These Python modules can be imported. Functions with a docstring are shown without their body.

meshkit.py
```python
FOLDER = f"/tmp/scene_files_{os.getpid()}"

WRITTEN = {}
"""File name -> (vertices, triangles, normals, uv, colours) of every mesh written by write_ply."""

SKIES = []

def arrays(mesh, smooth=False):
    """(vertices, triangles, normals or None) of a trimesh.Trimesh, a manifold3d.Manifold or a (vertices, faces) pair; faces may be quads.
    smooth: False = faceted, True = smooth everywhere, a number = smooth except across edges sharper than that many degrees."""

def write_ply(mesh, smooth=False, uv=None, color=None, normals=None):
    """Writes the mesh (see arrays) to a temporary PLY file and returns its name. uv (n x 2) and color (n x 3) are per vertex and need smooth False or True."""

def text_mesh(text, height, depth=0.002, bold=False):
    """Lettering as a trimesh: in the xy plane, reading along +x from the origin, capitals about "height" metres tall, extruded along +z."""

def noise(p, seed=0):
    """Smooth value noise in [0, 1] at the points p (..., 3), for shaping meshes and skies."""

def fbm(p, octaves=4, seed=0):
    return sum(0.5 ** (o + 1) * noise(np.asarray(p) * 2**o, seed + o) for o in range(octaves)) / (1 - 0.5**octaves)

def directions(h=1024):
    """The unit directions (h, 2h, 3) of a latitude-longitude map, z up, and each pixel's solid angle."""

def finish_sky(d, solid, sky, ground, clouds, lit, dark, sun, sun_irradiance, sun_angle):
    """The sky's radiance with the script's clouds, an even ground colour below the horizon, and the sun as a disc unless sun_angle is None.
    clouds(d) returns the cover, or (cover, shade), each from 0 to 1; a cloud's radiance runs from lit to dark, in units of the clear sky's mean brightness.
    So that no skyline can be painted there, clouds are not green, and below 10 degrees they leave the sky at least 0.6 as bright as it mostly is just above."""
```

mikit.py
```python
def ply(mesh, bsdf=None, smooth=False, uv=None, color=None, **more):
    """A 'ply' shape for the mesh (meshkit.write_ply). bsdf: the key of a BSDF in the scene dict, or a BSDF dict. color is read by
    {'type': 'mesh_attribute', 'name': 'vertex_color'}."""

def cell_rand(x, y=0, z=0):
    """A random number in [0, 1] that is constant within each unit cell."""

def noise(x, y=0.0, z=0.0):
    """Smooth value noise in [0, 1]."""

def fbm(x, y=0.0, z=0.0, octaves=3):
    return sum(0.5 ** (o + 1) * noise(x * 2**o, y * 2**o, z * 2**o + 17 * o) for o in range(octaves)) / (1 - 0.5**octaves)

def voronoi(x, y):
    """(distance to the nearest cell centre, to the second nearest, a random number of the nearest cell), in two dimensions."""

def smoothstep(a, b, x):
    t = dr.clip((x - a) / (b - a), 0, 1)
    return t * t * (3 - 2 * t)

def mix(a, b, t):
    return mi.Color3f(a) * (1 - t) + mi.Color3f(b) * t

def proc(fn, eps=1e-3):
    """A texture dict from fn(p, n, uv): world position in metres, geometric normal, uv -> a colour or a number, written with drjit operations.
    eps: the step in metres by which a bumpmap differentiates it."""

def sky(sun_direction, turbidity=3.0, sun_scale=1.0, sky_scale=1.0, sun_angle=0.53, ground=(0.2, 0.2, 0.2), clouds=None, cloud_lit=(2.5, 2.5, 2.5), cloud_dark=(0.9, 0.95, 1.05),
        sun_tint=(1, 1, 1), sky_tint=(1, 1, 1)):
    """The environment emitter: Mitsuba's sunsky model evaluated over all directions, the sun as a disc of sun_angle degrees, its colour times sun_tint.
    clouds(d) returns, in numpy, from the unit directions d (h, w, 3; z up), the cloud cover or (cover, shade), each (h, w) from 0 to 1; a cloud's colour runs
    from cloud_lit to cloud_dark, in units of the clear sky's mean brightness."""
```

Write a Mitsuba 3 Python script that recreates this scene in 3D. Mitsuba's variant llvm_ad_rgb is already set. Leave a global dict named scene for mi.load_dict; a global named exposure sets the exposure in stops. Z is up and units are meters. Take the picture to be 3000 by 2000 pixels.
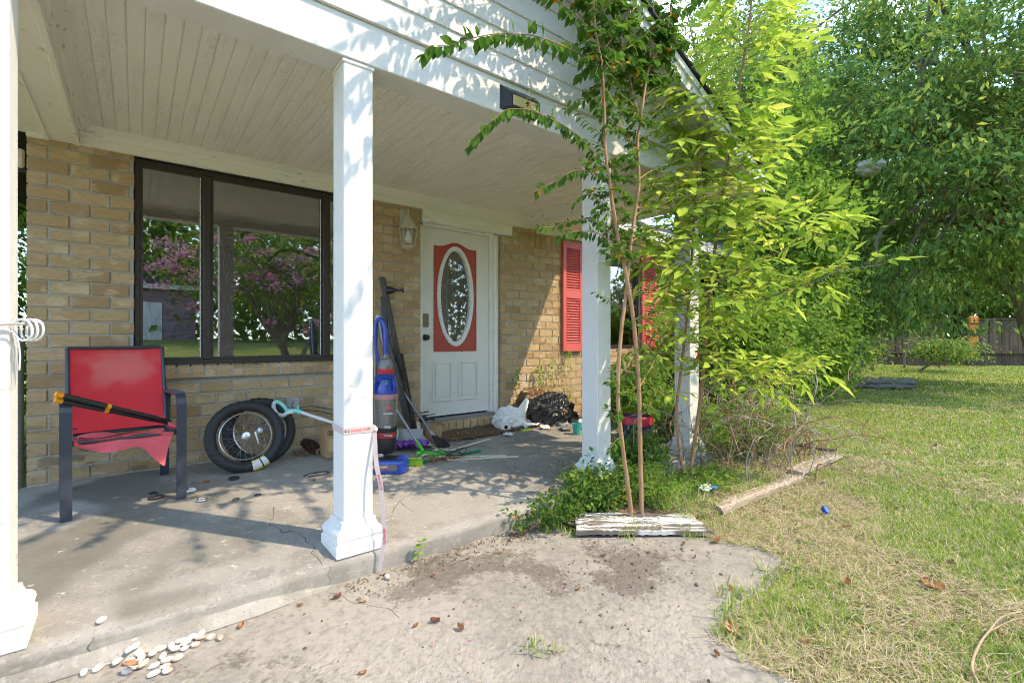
import math, random
import numpy as np
import trimesh, manifold3d, shapely
import shapely.geometry as sg
from shapely.ops import triangulate
import drjit as dr
import mitsuba as mi
import mikit, meshkit
from mikit import proc, noise, fbm, cell_rand, smoothstep, mix, voronoi

T = mi.ScalarTransform4f
random.seed(7)
R = np.random.default_rng(7)
scene, labels = {}, {}

# ------------------------------------------------------------------ camera, sky, exposure
# x runs along the house front, y into the house, z up; the path below the camera is z = 0
EYE = np.array([0.0, 0.0, 1.07])
FWD = np.array([0.6196, 0.7849, 0.0])
scene['camera'] = {'type': 'perspective', 'fov': 94.1, 'fov_axis': 'x', 'near_clip': 0.02, 'far_clip': 500.0,
                   'principal_point_offset_y': 0.004,
                   'to_world': T().look_at(origin=EYE.tolist(), target=(EYE + FWD).tolist(), up=[0, 0, 1])}
SUN = (0.741, -1.0, 1.56)


def cloud_cover(d):
    n = meshkit.fbm(np.stack([d[..., 0] / (d[..., 2] + .25), d[..., 1] / (d[..., 2] + .25), d[..., 2] * 0], -1) * 2.6, 4, seed=3)
    return np.clip((n - 0.60) * 5, 0, 1) * 0.85


scene['sky'] = mikit.sky(SUN, turbidity=3.0, sun_scale=0.58, sky_scale=2.6, sun_angle=0.53, sky_tint=(1.06, 1.0, 0.89), sun_tint=(1.04, 1.0, 0.93), clouds=cloud_cover, cloud_lit=(2.2, 2.2, 2.2), cloud_dark=(1.2, 1.2, 1.25))
labels['sky'] = {'kind': 'structure'}
exposure = 2.9

# ------------------------------------------------------------------ helpers


def A(*v):
    return np.array(v, float)


def unit(v):
    v = np.asarray(v, float)
    return v / (np.linalg.norm(v, axis=-1, keepdims=True) + 1e-12)


class MB:
    """collects pieces that become one mesh"""

    def __init__(self):
        self.v, self.f, self.n = [], [], 0

    def add(self, v, f):
        v, f = np.asarray(v, float), np.asarray(f, int)
        if f.shape[1] == 4:
            f = np.vstack([f[:, [0, 1, 2]], f[:, [0, 2, 3]]])
        self.v.append(v)
        self.f.append(f + self.n)
        self.n += len(v)
        return self

    def tm(self, m):
        return self.add(m.vertices, m.faces)

    def box(self, x0, x1, y0, y1, z0, z1, c=0.0):
        return self.add(*boxm(x0, x1, y0, y1, z0, z1, c))

    def tube(self, pts, r, n=8, cap=True):
        return self.add(*tubem(pts, r, n, cap))

    def get(self):
        return np.vstack(self.v), np.vstack(self.f)


BOXF = np.array([[0, 2, 6, 4], [1, 5, 7, 3], [0, 4, 5, 1], [2, 3, 7, 6], [0, 1, 3, 2], [4, 6, 7, 5]])


def boxm(x0, x1, y0, y1, z0, z1, c=0.0):
    """box; c chamfers all edges"""
    if c <= 0:
        v = np.array([[x, y, z] for x in (x0, x1) for y in (y0, y1) for z in (z0, z1)])
        return v, np.vstack([BOXF[:, [0, 1, 2]], BOXF[:, [0, 2, 3]]])
    p = []
    for x, sx in ((x0, c), (x1, -c)):
        for y, sy in ((y0, c), (y1, -c)):
            for z, sz in ((z0, c), (z1, -c)):
                p += [[x, y + sy, z + sz], [x + sx, y, z + sz], [x + sx, y + sy, z]]
    h = trimesh.convex.convex_hull(np.array(p))
    return np.array(h.vertices), np.array(h.faces)


def tubem(pts, r, n=8, cap=True):
    p = np.asarray(pts, float)
    t = unit(np.gradient(p, axis=0))
    a = np.cross(t[0], [0, 0, 1.0] if abs(t[0][2]) < .9 else [1.0, 0, 0])
    a = a / np.linalg.norm(a)
    fr = []
    for i in range(len(p)):
        a = a - t[i] * np.dot(a, t[i])
        a = a / (np.linalg.norm(a) + 1e-12)
        fr.append(a)
    a = np.array(fr)
    b = np.cross(t, a)
    ang = np.arange(n) * 2 * np.pi / n
    rr = np.broadcast_to(np.asarray(r, float), (len(p),))[:, None, None]
    v = p[:, None] + rr * (np.cos(ang)[None, :, None] * a[:, None] + np.sin(ang)[None, :, None] * b[:, None])
    i, j = np.meshgrid(np.arange(len(p) - 1), np.arange(n), indexing='ij')
    q = np.stack([i * n + j, i * n + (j + 1) % n, (i + 1) * n + (j + 1) % n, (i + 1) * n + j], -1).reshape(-1, 4)
    f = np.vstack([q[:, [0, 1, 2]], q[:, [0, 2, 3]]])
    v = v.reshape(-1, 3)
    if cap:
        m = len(v)
        v = np.vstack([v, p[:1], p[-1:]])
        j = np.arange(n)
        f = np.vstack([f, np.stack([(j + 1) % n, j, j * 0 + m], 1), np.stack([m - n + j, m - n + (j + 1) % n, j * 0 + m + 1], 1)])
    return v, f


def smoothpath(pts, k=6):
    """Catmull-Rom through the points"""
    p = np.asarray(pts, float)
    if len(p) < 3:
        return np.linspace(p[0], p[-1], k + 1)
    q = np.vstack([2 * p[0] - p[1], p, 2 * p[-1] - p[-2]])
    out = []
    for i in range(1, len(q) - 2):
        for s in np.arange(k) / k:
            a, b, c, d = q[i - 1], q[i], q[i + 1], q[i + 2]
            out.append(.5 * (2 * b + (c - a) * s + (2 * a - 5 * b + 4 * c - d) * s * s + (3 * b - a - 3 * c + d) * s ** 3))
    out.append(p[-1])
    return np.array(out)


def ribbonm(path, w, t, side):
    """flat strap along a path: width w along 'side', thickness t"""
    p = np.asarray(path, float)
    tg = unit(np.gradient(p, axis=0))
    s = unit(np.broadcast_to(np.asarray(side, float), p.shape) - tg * np.sum(tg * side, 1)[:, None])
    nn = np.cross(tg, s)
    v = np.stack([p + s * w / 2 + nn * t / 2, p - s * w / 2 + nn * t / 2, p - s * w / 2 - nn * t / 2, p + s * w / 2 - nn * t / 2], 1).reshape(-1, 3)
    f = []
    for i in range(len(p) - 1):
        for j in range(4):
            f.append([i * 4 + j, i * 4 + (j + 1) % 4, i * 4 + 4 + (j + 1) % 4, i * 4 + 4 + j])
    m = (len(p) - 1) * 4
    f += [[3, 2, 1, 0], [m, m + 1, m + 2, m + 3]]
    return v, np.array(f)


def lathem(prof, n=24, c=(0, 0, 0), axis=2):
    """(r, h) profile turned round an axis"""
    pr = np.asarray(prof, float)
    ang = np.arange(n) * 2 * np.pi / n
    v = np.stack([pr[:, :1] * np.cos(ang), pr[:, :1] * np.sin(ang), np.repeat(pr[:, 1:], n, 1)], -1).reshape(-1, 3)
    i, j = np.meshgrid(np.arange(len(pr) - 1), np.arange(n), indexing='ij')
    f = np.stack([i * n + j, i * n + (j + 1) % n, (i + 1) * n + (j + 1) % n, (i + 1) * n + j], -1).reshape(-1, 4)
    v = np.roll(v, {2: 0, 0: 1, 1: 2}[axis], axis=1) if axis != 2 else v
    return v + np.asarray(c, float), f


def prismm(poly, z0, z1):
    """extruded polygon (xy)"""
    p = sg.Polygon(poly) if not hasattr(poly, 'exterior') else poly
    m = trimesh.creation.extrude_polygon(p, z1 - z0, engine='earcut')
    m.apply_translation([0, 0, z0])
    return np.array(m.vertices), np.array(m.faces)


def swap(m, order, sign=(1, 1, 1)):
    """permutes axes, keeping the faces outward"""
    v, f = np.asarray(m[0])[:, list(order)] * np.array(sign), np.asarray(m[1])
    par = np.linalg.det(np.eye(3)[list(order)]) * np.prod(sign)
    return (v, f[:, ::-1]) if par < 0 else (v, f)


def xform(m, origin=(0, 0, 0), u=(1, 0, 0), v=(0, 1, 0), w=(0, 0, 1)):
    """local (x,y,z) -> origin + x u + y v + z w"""
    M = np.array([u, v, w], float)
    f = np.asarray(m[1])
    if np.linalg.det(M) < 0:
        f = f[:, ::-1]
    return np.asarray(m[0], float) @ M + np.asarray(origin, float), f


def rotz(m, a, o=(0, 0, 0)):
    c, s = math.cos(a), math.sin(a)
    return xform(m, o, (c, s, 0), (-s, c, 0), (0, 0, 1))


COUNT = {}


def numbered(name):
    k = COUNT.get(name, -1) + 1
    COUNT[name] = k
    return name if k == 0 else f'{name}_{k:03d}'


def thing(name, label=None, cat=None, group=None, kind=None):
    key = numbered(name)
    d = {}
    if label: d['label'] = label
    if cat: d['category'] = cat
    if group: d['group'] = group
    if kind: d['kind'] = kind
    if d: labels[key] = d
    return key


def part(parent, name, mesh, mat, smooth=False, uv=None, label=None, kind=None):
    key = numbered(f'{parent}__{name}')
    if isinstance(mesh, MB): mesh = mesh.get()
    scene[key] = mikit.ply(mesh, 'mat_' + mat, smooth=smooth, uv=uv)
    d = {}
    if label: d['label'] = label
    if kind: d['kind'] = kind
    if d: labels[key] = d
    return key


def solo(name, mesh, mat, label=None, cat=None, group=None, kind=None, smooth=False, uv=None):
    key = thing(name, label, cat, group, kind)
    if isinstance(mesh, MB): mesh = mesh.get()
    scene[key] = mikit.ply(mesh, 'mat_' + mat, smooth=smooth, uv=uv)
    return key


def slab_z(y):
    return 0.10 + 0.0214 * (np.asarray(y) - 2.1)


# ------------------------------------------------------------------ materials
def mat(name, color, rough=.5, metallic=0.0, spec=.5, two=True, bump=None, bump_scale=1.0, diffuse=False, eps=1e-3, **more):
    col = {'type': 'rgb', 'value': list(color)} if not isinstance(color, dict) else color
    b = {'type': 'diffuse', 'reflectance': col} if diffuse else {'type': 'principled', 'base_color': col, 'roughness': rough, 'metallic': metallic, 'specular': spec, **more}
    if bump is not None:
        b = {'type': 'bumpmap', 'arbitrary': proc(bump, eps=eps), 'scale': bump_scale, 'bsdf': b}
    scene['mat_' + name] = {'type': 'twosided', 'bsdf': b} if two else b
    return name


def C3(a): return mi.Color3f(*a)


# paint that has stood for years: grain along the boards, mildew specks, chips
def f_white(p, n, uv):
    g = fbm(p.x * 3, p.y * 3, p.z * 3)
    s = smoothstep(.72, .84, noise(p.x * 55, p.y * 55, p.z * 55)) * smoothstep(.5, .68, g)
    return mix((.60, .595, .58), (.36, .33, .28), s * .55 + smoothstep(.55, .8, g) * .12)


def f_ceiling(p, n, uv):
    s = smoothstep(.58, .80, noise(p.x * 120, p.y * 70, 3.)) * smoothstep(.40, .62, fbm(p.x * 7, p.y * 1.6, 5.))
    w = smoothstep(.52, .75, fbm(p.x * 26, p.y * 3.2, 1.))
    return mix((.72, .695, .645), (.42, .365, .29), dr.minimum(s * .26 + w * .15, 1))


def f_trim(p, n, uv):
    s = smoothstep(.70, .82, noise(p.x * 22, p.y * 22, p.z * 70)) * smoothstep(.48, .66, fbm(p.x * 5, p.y * 5, p.z * 5))
    w = smoothstep(.5, .75, fbm(p.x * 2.2, p.y * 2.2, p.z * 16))
    return mix((.72, .70, .655), (.36, .31, .25), s * .55 + w * .10)


def f_brick(p, n, uv):
    row = dr.floor((p.z - .0735) / .0856)
    odd = row - 2 * dr.floor(row / 2)
    col = dr.floor((p.x + .534 + odd * .1016) / .2032)
    r, r2 = cell_rand(row, col, 1), cell_rand(row, col, 2)
    grain = fbm(p.x * 45, p.y * 45, p.z * 190, 3)
    blot = fbm(p.x * 11 + r * 20, p.y * 11, p.z * 13, 2)
    base = mix(mix((.44, .305, .165), (.49, .36, .21), r), (.34, .22, .115), smoothstep(.78, .95, r2) * .8)
    c = mix(base, (.25, .17, .095), smoothstep(.45, .68, grain) * .40)
    lime = smoothstep(.55, .72, blot) * smoothstep(.35, .6, grain)
    c = mix(c, (.62, .52, .375), lime * .6)
    # dark weathering, with its own grain, near the ground at the left end where the rain splashes
    mold = smoothstep(.50, .62, fbm(p.x * 9, p.y * 9, p.z * 14 + 5, 3)) * smoothstep(.75, .3, p.z) * smoothstep(.25, -.1, p.x)
    return mix(c, (.10, .08, .05), mold * .6)


def f_mortar(p, n, uv):
    return mix((.30, .30, .285), (.42, .40, .37), fbm(p.x * 60, p.y * 60, p.z * 60, 2))


def seg(px, py, ax, ay, bx, by):
    dx, dy = bx - ax, by - ay
    t = dr.clip(((px - ax) * dx + (py - ay) * dy) / (dx * dx + dy * dy), 0, 1)
    return dr.sqrt(dr.square(px - ax - t * dx) + dr.square(py - ay - t * dy))


CRACKS = [(.62, 2.12, .66, 2.33), (.66, 2.33, .55, 2.72), (.55, 2.72, .62, 2.95), (1.10, 4.1, 1.22, 3.55), (1.22, 3.55, 1.31, 2.9),
          (1.20, 2.42, 1.22, 2.62), (1.22, 2.62, 1.45, 2.8), (1.45, 2.8, 1.60, 3.15), (1.60, 3.15, 1.95, 3.3), (1.22, 2.62, 1.12, 2.5)]


def f_slab(p, n, uv):
    top = smoothstep(.5, .8, n.z)
    big = fbm(p.x * 1.7, p.y * 1.7, p.z * 3, 3)
    fine = fbm(p.x * 60, p.y * 60, p.z * 60, 3)
    spec = smoothstep(.72, .80, noise(p.x * 150, p.y * 150, p.z * 150))
    c = mix((.315, .30, .27), (.20, .19, .17), smoothstep(.40, .62, big) * .7)
    c = mix(c, (.175, .165, .14), smoothstep(.52, .72, fbm(p.x * 5, p.y * 5, 3., 4)) * .5)
    c = mix(c, (.39, .37, .335), smoothstep(.55, .75, fine) * .5)
    c = mix(c, (.14, .135, .12), spec * .45)
    # grey-green stain of old algae near the left end (it has blotches and a grain)
    st = smoothstep(.40, .60, fbm(p.x * 3.1 + 4, p.y * 2.3, 2., 3)) * smoothstep(.75, -.2, p.x) * top
    c = mix(c, (.135, .13, .105), st * .75)
    spl = smoothstep(.735, .77, fbm(p.x * 9, p.y * 15, 8., 4)) * smoothstep(.45, .6, fine) * top
    c = mix(c, (.50, .49, .465), spl * .7)
    wx, wy = p.x + (noise(p.x * 16, p.y * 16) - .5) * .05, p.y + (noise(p.x * 16, p.y * 16, 9) - .5) * .05
    d = mi.Float(9)
    for s in CRACKS:
        d = dr.minimum(d, seg(wx, wy, *s))
    c = mix(c, (.10, .095, .085), smoothstep(.0035, .001, d) * top)
    for xf in (-.12, .655):
        c = mix(c, (.10, .095, .085), smoothstep(.004, .001, dr.abs(p.x - xf + (noise(p.z * 40, 3.) - .5) * .02)) * (1 - top))
    vert = (1 - top) * smoothstep(.45, .62, fbm(p.x * 14, 3., p.z * 4, 3))
    return mix(c, (.22, .21, .185), vert * .55)


def b_slab(p, n, uv):
    return fbm(p.x * 70, p.y * 70, p.z * 70, 2)


PATHCRACKS = [(.62, 2.06, .68, 1.93), (.68, 1.93, .75, 1.84), (.75, 1.84, .79, 1.70)]


def f_walk(p, n, uv):
    big = fbm(p.x * 1.3 + 7, p.y * 1.3, 1., 3)
    mid = fbm(p.x * 9, p.y * 9, 2., 3)
    grit = fbm(p.x * 55, p.y * 55, 6., 3)
    c = mix((.31, .288, .25), (.255, .237, .205), smoothstep(.4, .62, big))
    c = mix(c, (.335, .308, .263), smoothstep(.55, .75, mid) * .5)
    c = mix(c, (.16, .145, .125), smoothstep(.56, .70, grit) * .32)
    c = mix(c, (.38, .35, .30), smoothstep(.44, .32, grit) * .3)
    # loose dirt washed over the slab along the porch and below the plank: clumps with edges
    e = fbm(p.x * 5.5, p.y * 5.5, 4., 4)
    a = smoothstep(.25, .0, dr.abs(p.y - 1.93 - .03 * p.x)) * smoothstep(.35, .8, p.x) * .17
    b = smoothstep(.42, .05, dr.sqrt(dr.square((p.x - 1.92) * .9) + dr.square((p.y - 1.35) * 1.25))) * .22
    b2 = smoothstep(.4, .05, dr.sqrt(dr.square((p.x - 1.62) * .55) + dr.square((p.y - 1.66) * 1.6))) * .09
    e = e * .75 + fbm(p.x * 38, p.y * 38, 4., 3) * .25
    e = e * .8 + fbm(p.x * 110, p.y * 110, 4., 2) * .2
    dirt = smoothstep(.56, .70, e + dr.maximum(dr.maximum(a, b), b2) * .75)
    c = mix(c, mix((.06, .05, .042), (.145, .12, .095), fbm(p.x * 60, p.y * 60, 1., 2)), dirt * .62)
    wx, wy = p.x + (noise(p.x * 14, p.y * 14) - .5) * .05, p.y + (noise(p.x * 14, p.y * 14, 9) - .5) * .05
    d = mi.Float(9)
    for s in PATHCRACKS:
        d = dr.minimum(d, seg(wx, wy, *s))
    return mix(c, (.11, .10, .085), smoothstep(.0035, .001, d) * .8)


def b_walk(p, n, uv):
    return fbm(p.x * 90, p.y * 90, 6., 2)


def f_soil(p, n, uv):
    c = mix((.16, .125, .08), (.30, .24, .15), fbm(p.x * 25, p.y * 25, 0., 3))
    g = smoothstep(.42, .6, fbm(p.x * .9, p.y * .9, 3., 3))
    far = dr.maximum(smoothstep(8., 15., p.x), smoothstep(-1., -3., p.y))
    c = mix(c, mix((.17, .25, .05), (.26, .30, .09), g), .45 + .35 * far)
    lit = smoothstep(.45, .6, fbm(p.x * .7 + 2, p.y * .7, 5., 3)) * smoothstep(3.2, 4.4, p.y - (22 - p.x) * .2) * smoothstep(13., 15., p.x)
    return mix(c, (.20, .10, .07), lit * .8)


def f_bed(p, n, uv):
    return mix((.07, .055, .04), (.26, .20, .13), fbm(p.x * 40, p.y * 40, 0., 4))


def f_wood_old(p, n, uv):
    """white paint mostly flaked off a grey board; grain along uv.x"""
    g = fbm(uv.x * 5, uv.y * 130, 1., 3)
    b = fbm(uv.x * 6, uv.y * 14, 4., 3)
    wood = mix((.06, .05, .042), (.24, .21, .175), g)
    paint = smoothstep(.48, .54, g * .62 + b * .38)
    return mix(wood, (.52, .52, .50), paint * .85)


def f_wood_bare(p, n, uv):
    g = fbm(uv.x * 4, uv.y * 120, 2., 3)
    return mix((.14, .11, .08), (.46, .39, .30), g)


def f_fence(p, n, uv):
    r = cell_rand(uv.x * 1000, 1, 1)
    g = fbm(uv.y * 40, p.z * 3, r * 90, 3)
    return mix(mix((.11, .085, .068), (.19, .15, .12), r), (.055, .042, .035), smoothstep(.4, .65, g) * .6)


def f_bark_red(p, n, uv):
    return mix((.26, .135, .065), (.40, .25, .14), fbm(p.x * 60, p.y * 60, p.z * 14, 2))


def f_bark_grey(p, n, uv):
    return mix((.13, .105, .08), (.30, .255, .20), fbm(p.x * 40, p.y * 40, p.z * 9, 3))


def leafcol(a, b, odd, share, seed):
    def fn(p, n, uv):
        r = cell_rand(uv.x * 4096, seed, 1)
        r2 = cell_rand(uv.x * 4096, seed, 2)
        c = mix(a, b, r)
        return mix(c, odd, dr.select(r2 < share, mi.Float(1), mi.Float(0)))
    return proc(fn)


def leafmat(name, a, b, odd, share=.01, rough=.42, trans=.9, seed=1, spec=.5):
    scene['mat_' + name] = {'type': 'principledthin', 'base_color': leafcol(a, b, odd, share, seed), 'roughness': rough, 'diff_trans': trans, 'eta': 1.45, 'spec_trans': 0.0}
    return name


mat('white_paint', proc(f_white), .55)
mat('ceiling_paint', proc(f_ceiling), .6)
mat('trim_paint', proc(f_trim), .55)
mat('brick', proc(f_brick), .9, diffuse=True, bump=lambda p, n, uv: fbm(p.x * 60, p.y * 60, p.z * 170, 2), bump_scale=.0035)
mat('mortar', proc(f_mortar), diffuse=True)
mat('slab', proc(f_slab), diffuse=True, bump=b_slab, bump_scale=.003)
mat('walk', proc(f_walk), diffuse=True, bump=b_walk, bump_scale=.006)
mat('soil', proc(f_soil), diffuse=True)
mat('bed_soil', proc(f_bed), diffuse=True)
mat('wood_old', proc(f_wood_old), .85)
mat('wood_bare', proc(f_wood_bare), .85)
mat('fence_wood', proc(f_fence), diffuse=True)
mat('bark_red', proc(f_bark_red), .8)
mat('bark_grey', proc(f_bark_grey), diffuse=True)
leafmat('leaf_myrtle', (.065, .155, .025), (.13, .24, .035), (.62, .26, .03), .015, rough=.33, trans=1.0, seed=1)
leafmat('leaf_hickory', (.27, .42, .05), (.54, .64, .10), (.58, .58, .12), .06, rough=.4, trans=1.1, seed=2)
leafmat('leaf_shrub', (.10, .20, .035), (.22, .34, .07), (.50, .28, .04), .012, rough=.4, trans=.8, seed=3)
leafmat('leaf_light', (.16, .29, .04), (.30, .44, .075), (.45, .40, .06), .015, rough=.45, trans=1.0, seed=4)
leafmat('leaf_dark', (.11, .21, .055), (.23, .355, .10), (.40, .47, .09), .20, rough=.33, trans=.9, seed=5)
leafmat('leaf_mixed', (.10, .20, .04), (.22, .34, .06), (.42, .44, .07), .16, rough=.45, trans=.9, seed=6)
leafmat('grass_blade', (.19, .32, .045), (.38, .47, .10), (.60, .53, .34), .24, rough=.5, trans=.7, seed=7)
leafmat('straw', (.40, .33, .20), (.60, .52, .36), (.22, .16, .10), .12, rough=.6, trans=.5, seed=8)
leafmat('dead_leaf', (.33, .16, .075), (.46, .27, .14), (.22, .11, .085), .3, rough=.6, trans=.4, seed=9)
leafmat('petal', (.52, .20, .34), (.66, .32, .46), (.60, .42, .48), .2, rough=.5, trans=.8, seed=10)
mat('window_metal', (.036, .026, .022), .45)
mat('dark_room', (.13, .12, .115), .8)
mat('black_metal', (.018, .017, .017), .45)
mat('black_rubber', (.022, .022, .024), .62)
mat('black_plastic', (.02, .02, .022), .3)
mat('navy_metal', (.036, .043, .062), .35)
mat('steel', (.62, .62, .62), .3, metallic=1.0)
mat('grey_steel', (.30, .31, .33), .38, metallic=.7)
mat('blue_plastic', (.012, .045, .32), .22, clearcoat=.6)
mat('red_plastic', (.55, .03, .05), .25)
mat('green_plastic', (.01, .17, .075), .3)
mat('lime_plastic', (.26, .52, .03), .35)
mat('mint_plastic', (.20, .62, .50), .35)
mat('white_plastic', (.66, .66, .65), .35)
mat('pale_slat', (.56, .51, .40), .6)
mat('cardboard', (.38, .235, .115), .85)
mat('ink', (.02, .02, .02), .6)
mat('paper', (.66, .655, .64), .7)
mat('label_yellow', (.72, .60, .03), .5)
mat('orange_plastic', (.75, .28, .01), .45)
mat('shutter_red', (.54, .105, .10), .45)
mat('door_white', (.64, .62, .57), .45)
mat('door_red', (.36, .055, .035), .5)
mat('came', (.26, .25, .22), .5, metallic=.3)
mat('brass_old', (.20, .17, .12), .4, metallic=.6)
mat('lantern_paint', (.44, .40, .32), .55)
mat('purple_film', (.17, .03, .30), .22)
mat('black_film', (.013, .013, .014), .16)
mat('brown_film', (.16, .085, .03), .35)
mat('bucket_plastic', (.035, .03, .075), .3)
mat('shingle', (.045, .042, .042), .9)
mat('lamp_lens', (.46, .38, .15), .3)
mat('pebble', proc(lambda p, n, uv: mix((.58, .545, .49), (.40, .31, .24), smoothstep(.48, .68, fbm(p.x * 22, p.y * 22, p.z * 22, 2)))), .5)
mat('cloth_red', proc(lambda p, n, uv: mix((.60, .022, .032), (.62, .24, .20), smoothstep(.52, .15, dr.sqrt(dr.square((uv.x - .56) * 1.0) + dr.square((uv.y - .72) * 1.5)) + (fbm(uv.x * 6, uv.y * 6, 1., 3) - .5) * .35) * (.30 + .25 * noise(uv.x * 160, uv.y * 160)))), .75, sheen=.3)
mat('cloth_pink', (.62, .10, .12), .75)
mat('strap_cloth', (.45, .38, .375), .8)
mat('strap_print', (.55, .08, .10), .8)
scene['mat_pane_glass'] = {'type': 'thindielectric', 'int_ior': 2.5}
scene['mat_door_glass'] = {'type': 'thindielectric', 'int_ior': 1.5}
scene['mat_clear_plastic'] = {'type': 'thindielectric', 'int_ior': 1.45}
mat('smoky_plastic', (.16, .145, .14), .15, spec=.6)
mat('neighbour_brick', proc(lambda p, n, uv: mix((.20, .14, .15), (.32, .24, .24), cell_rand(dr.floor(p.x / .2), dr.floor(p.z / .08), 1.))), diffuse=True)
mat('orange_paint', (.62, .21, .03), .6)
mat('mat_dirt', proc(lambda p, n, uv: mix((.07, .05, .035), (.20, .15, .10), fbm(p.x * 70, p.y * 70, 1., 3))), diffuse=True)
mat('stick_brown', proc(lambda p, n, uv: mix((.26, .18, .11), (.40, .30, .19), noise(p.x * 40, p.y * 40, p.z * 40))), .8)
mat('stone_grey', proc(lambda p, n, uv: mix((.13, .12, .11), (.30, .28, .25), fbm(p.x * 9, p.y * 9, p.z * 9, 3))), diffuse=True)
# ================================================================== SETTING
WALK = [(-4, 2.12), (1.86, 2.12), (1.87, 1.84), (2.15, 1.62), (2.42, 1.36), (2.52, 1.08), (2.47, .955), (2.19, .93), (1.94, .95), (1.79, .91), (1.645, .885), (1.60, .75),
        (1.60, .63), (1.56, .3), (1.5, -.6), (1.4, -2.5), (1.3, -6), (-1.6, -6), (-1.9, -1.5), (-4, -1.2)]
# the path's worn edge: small bites and bulges
_w = shapely.segmentize(sg.LineString(WALK[3:16]), .03)
_c = np.array(_w.coords)
_c[1:-1] += (np.stack([meshkit.fbm(np.c_[_c * 9, _c[:, :1] * 0], 3, 1), meshkit.fbm(np.c_[_c * 9, _c[:, :1] * 0 + 7], 3, 2)], 1) - .5)[1:-1] * .055
walk_poly = sg.Polygon(WALK[:3] + [tuple(q) for q in _c] + WALK[16:]).buffer(0)
solo('concrete_path', prismm(walk_poly, -.12, 0.0), 'walk', kind='structure')

# lawn sheet reaching past everything in view
gx = np.unique(np.r_[np.linspace(-45, -4, 20), np.linspace(-4, 8, 121), np.linspace(8, 30, 70), np.linspace(30, 80, 20)])
gy = np.unique(np.r_[np.linspace(-45, -3, 30), np.linspace(-3, 5, 81), np.linspace(5, 12, 25), np.linspace(12, 70, 20)])
GX, GY = np.meshgrid(gx, gy, indexing='ij')


def lawn_z(x, y):
    x, y = np.asarray(x, float), np.asarray(y, float)
    far = np.clip((np.hypot(x, y) - 5) / 10, 0, 1)
    n = meshkit.fbm(np.stack([x * .55, y * .55, x * 0], -1), 3, 5) - .5
    return -.006 + n * (.012 + .16 * far) + .06 * np.clip(-y - 5, 0, 16)


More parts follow.
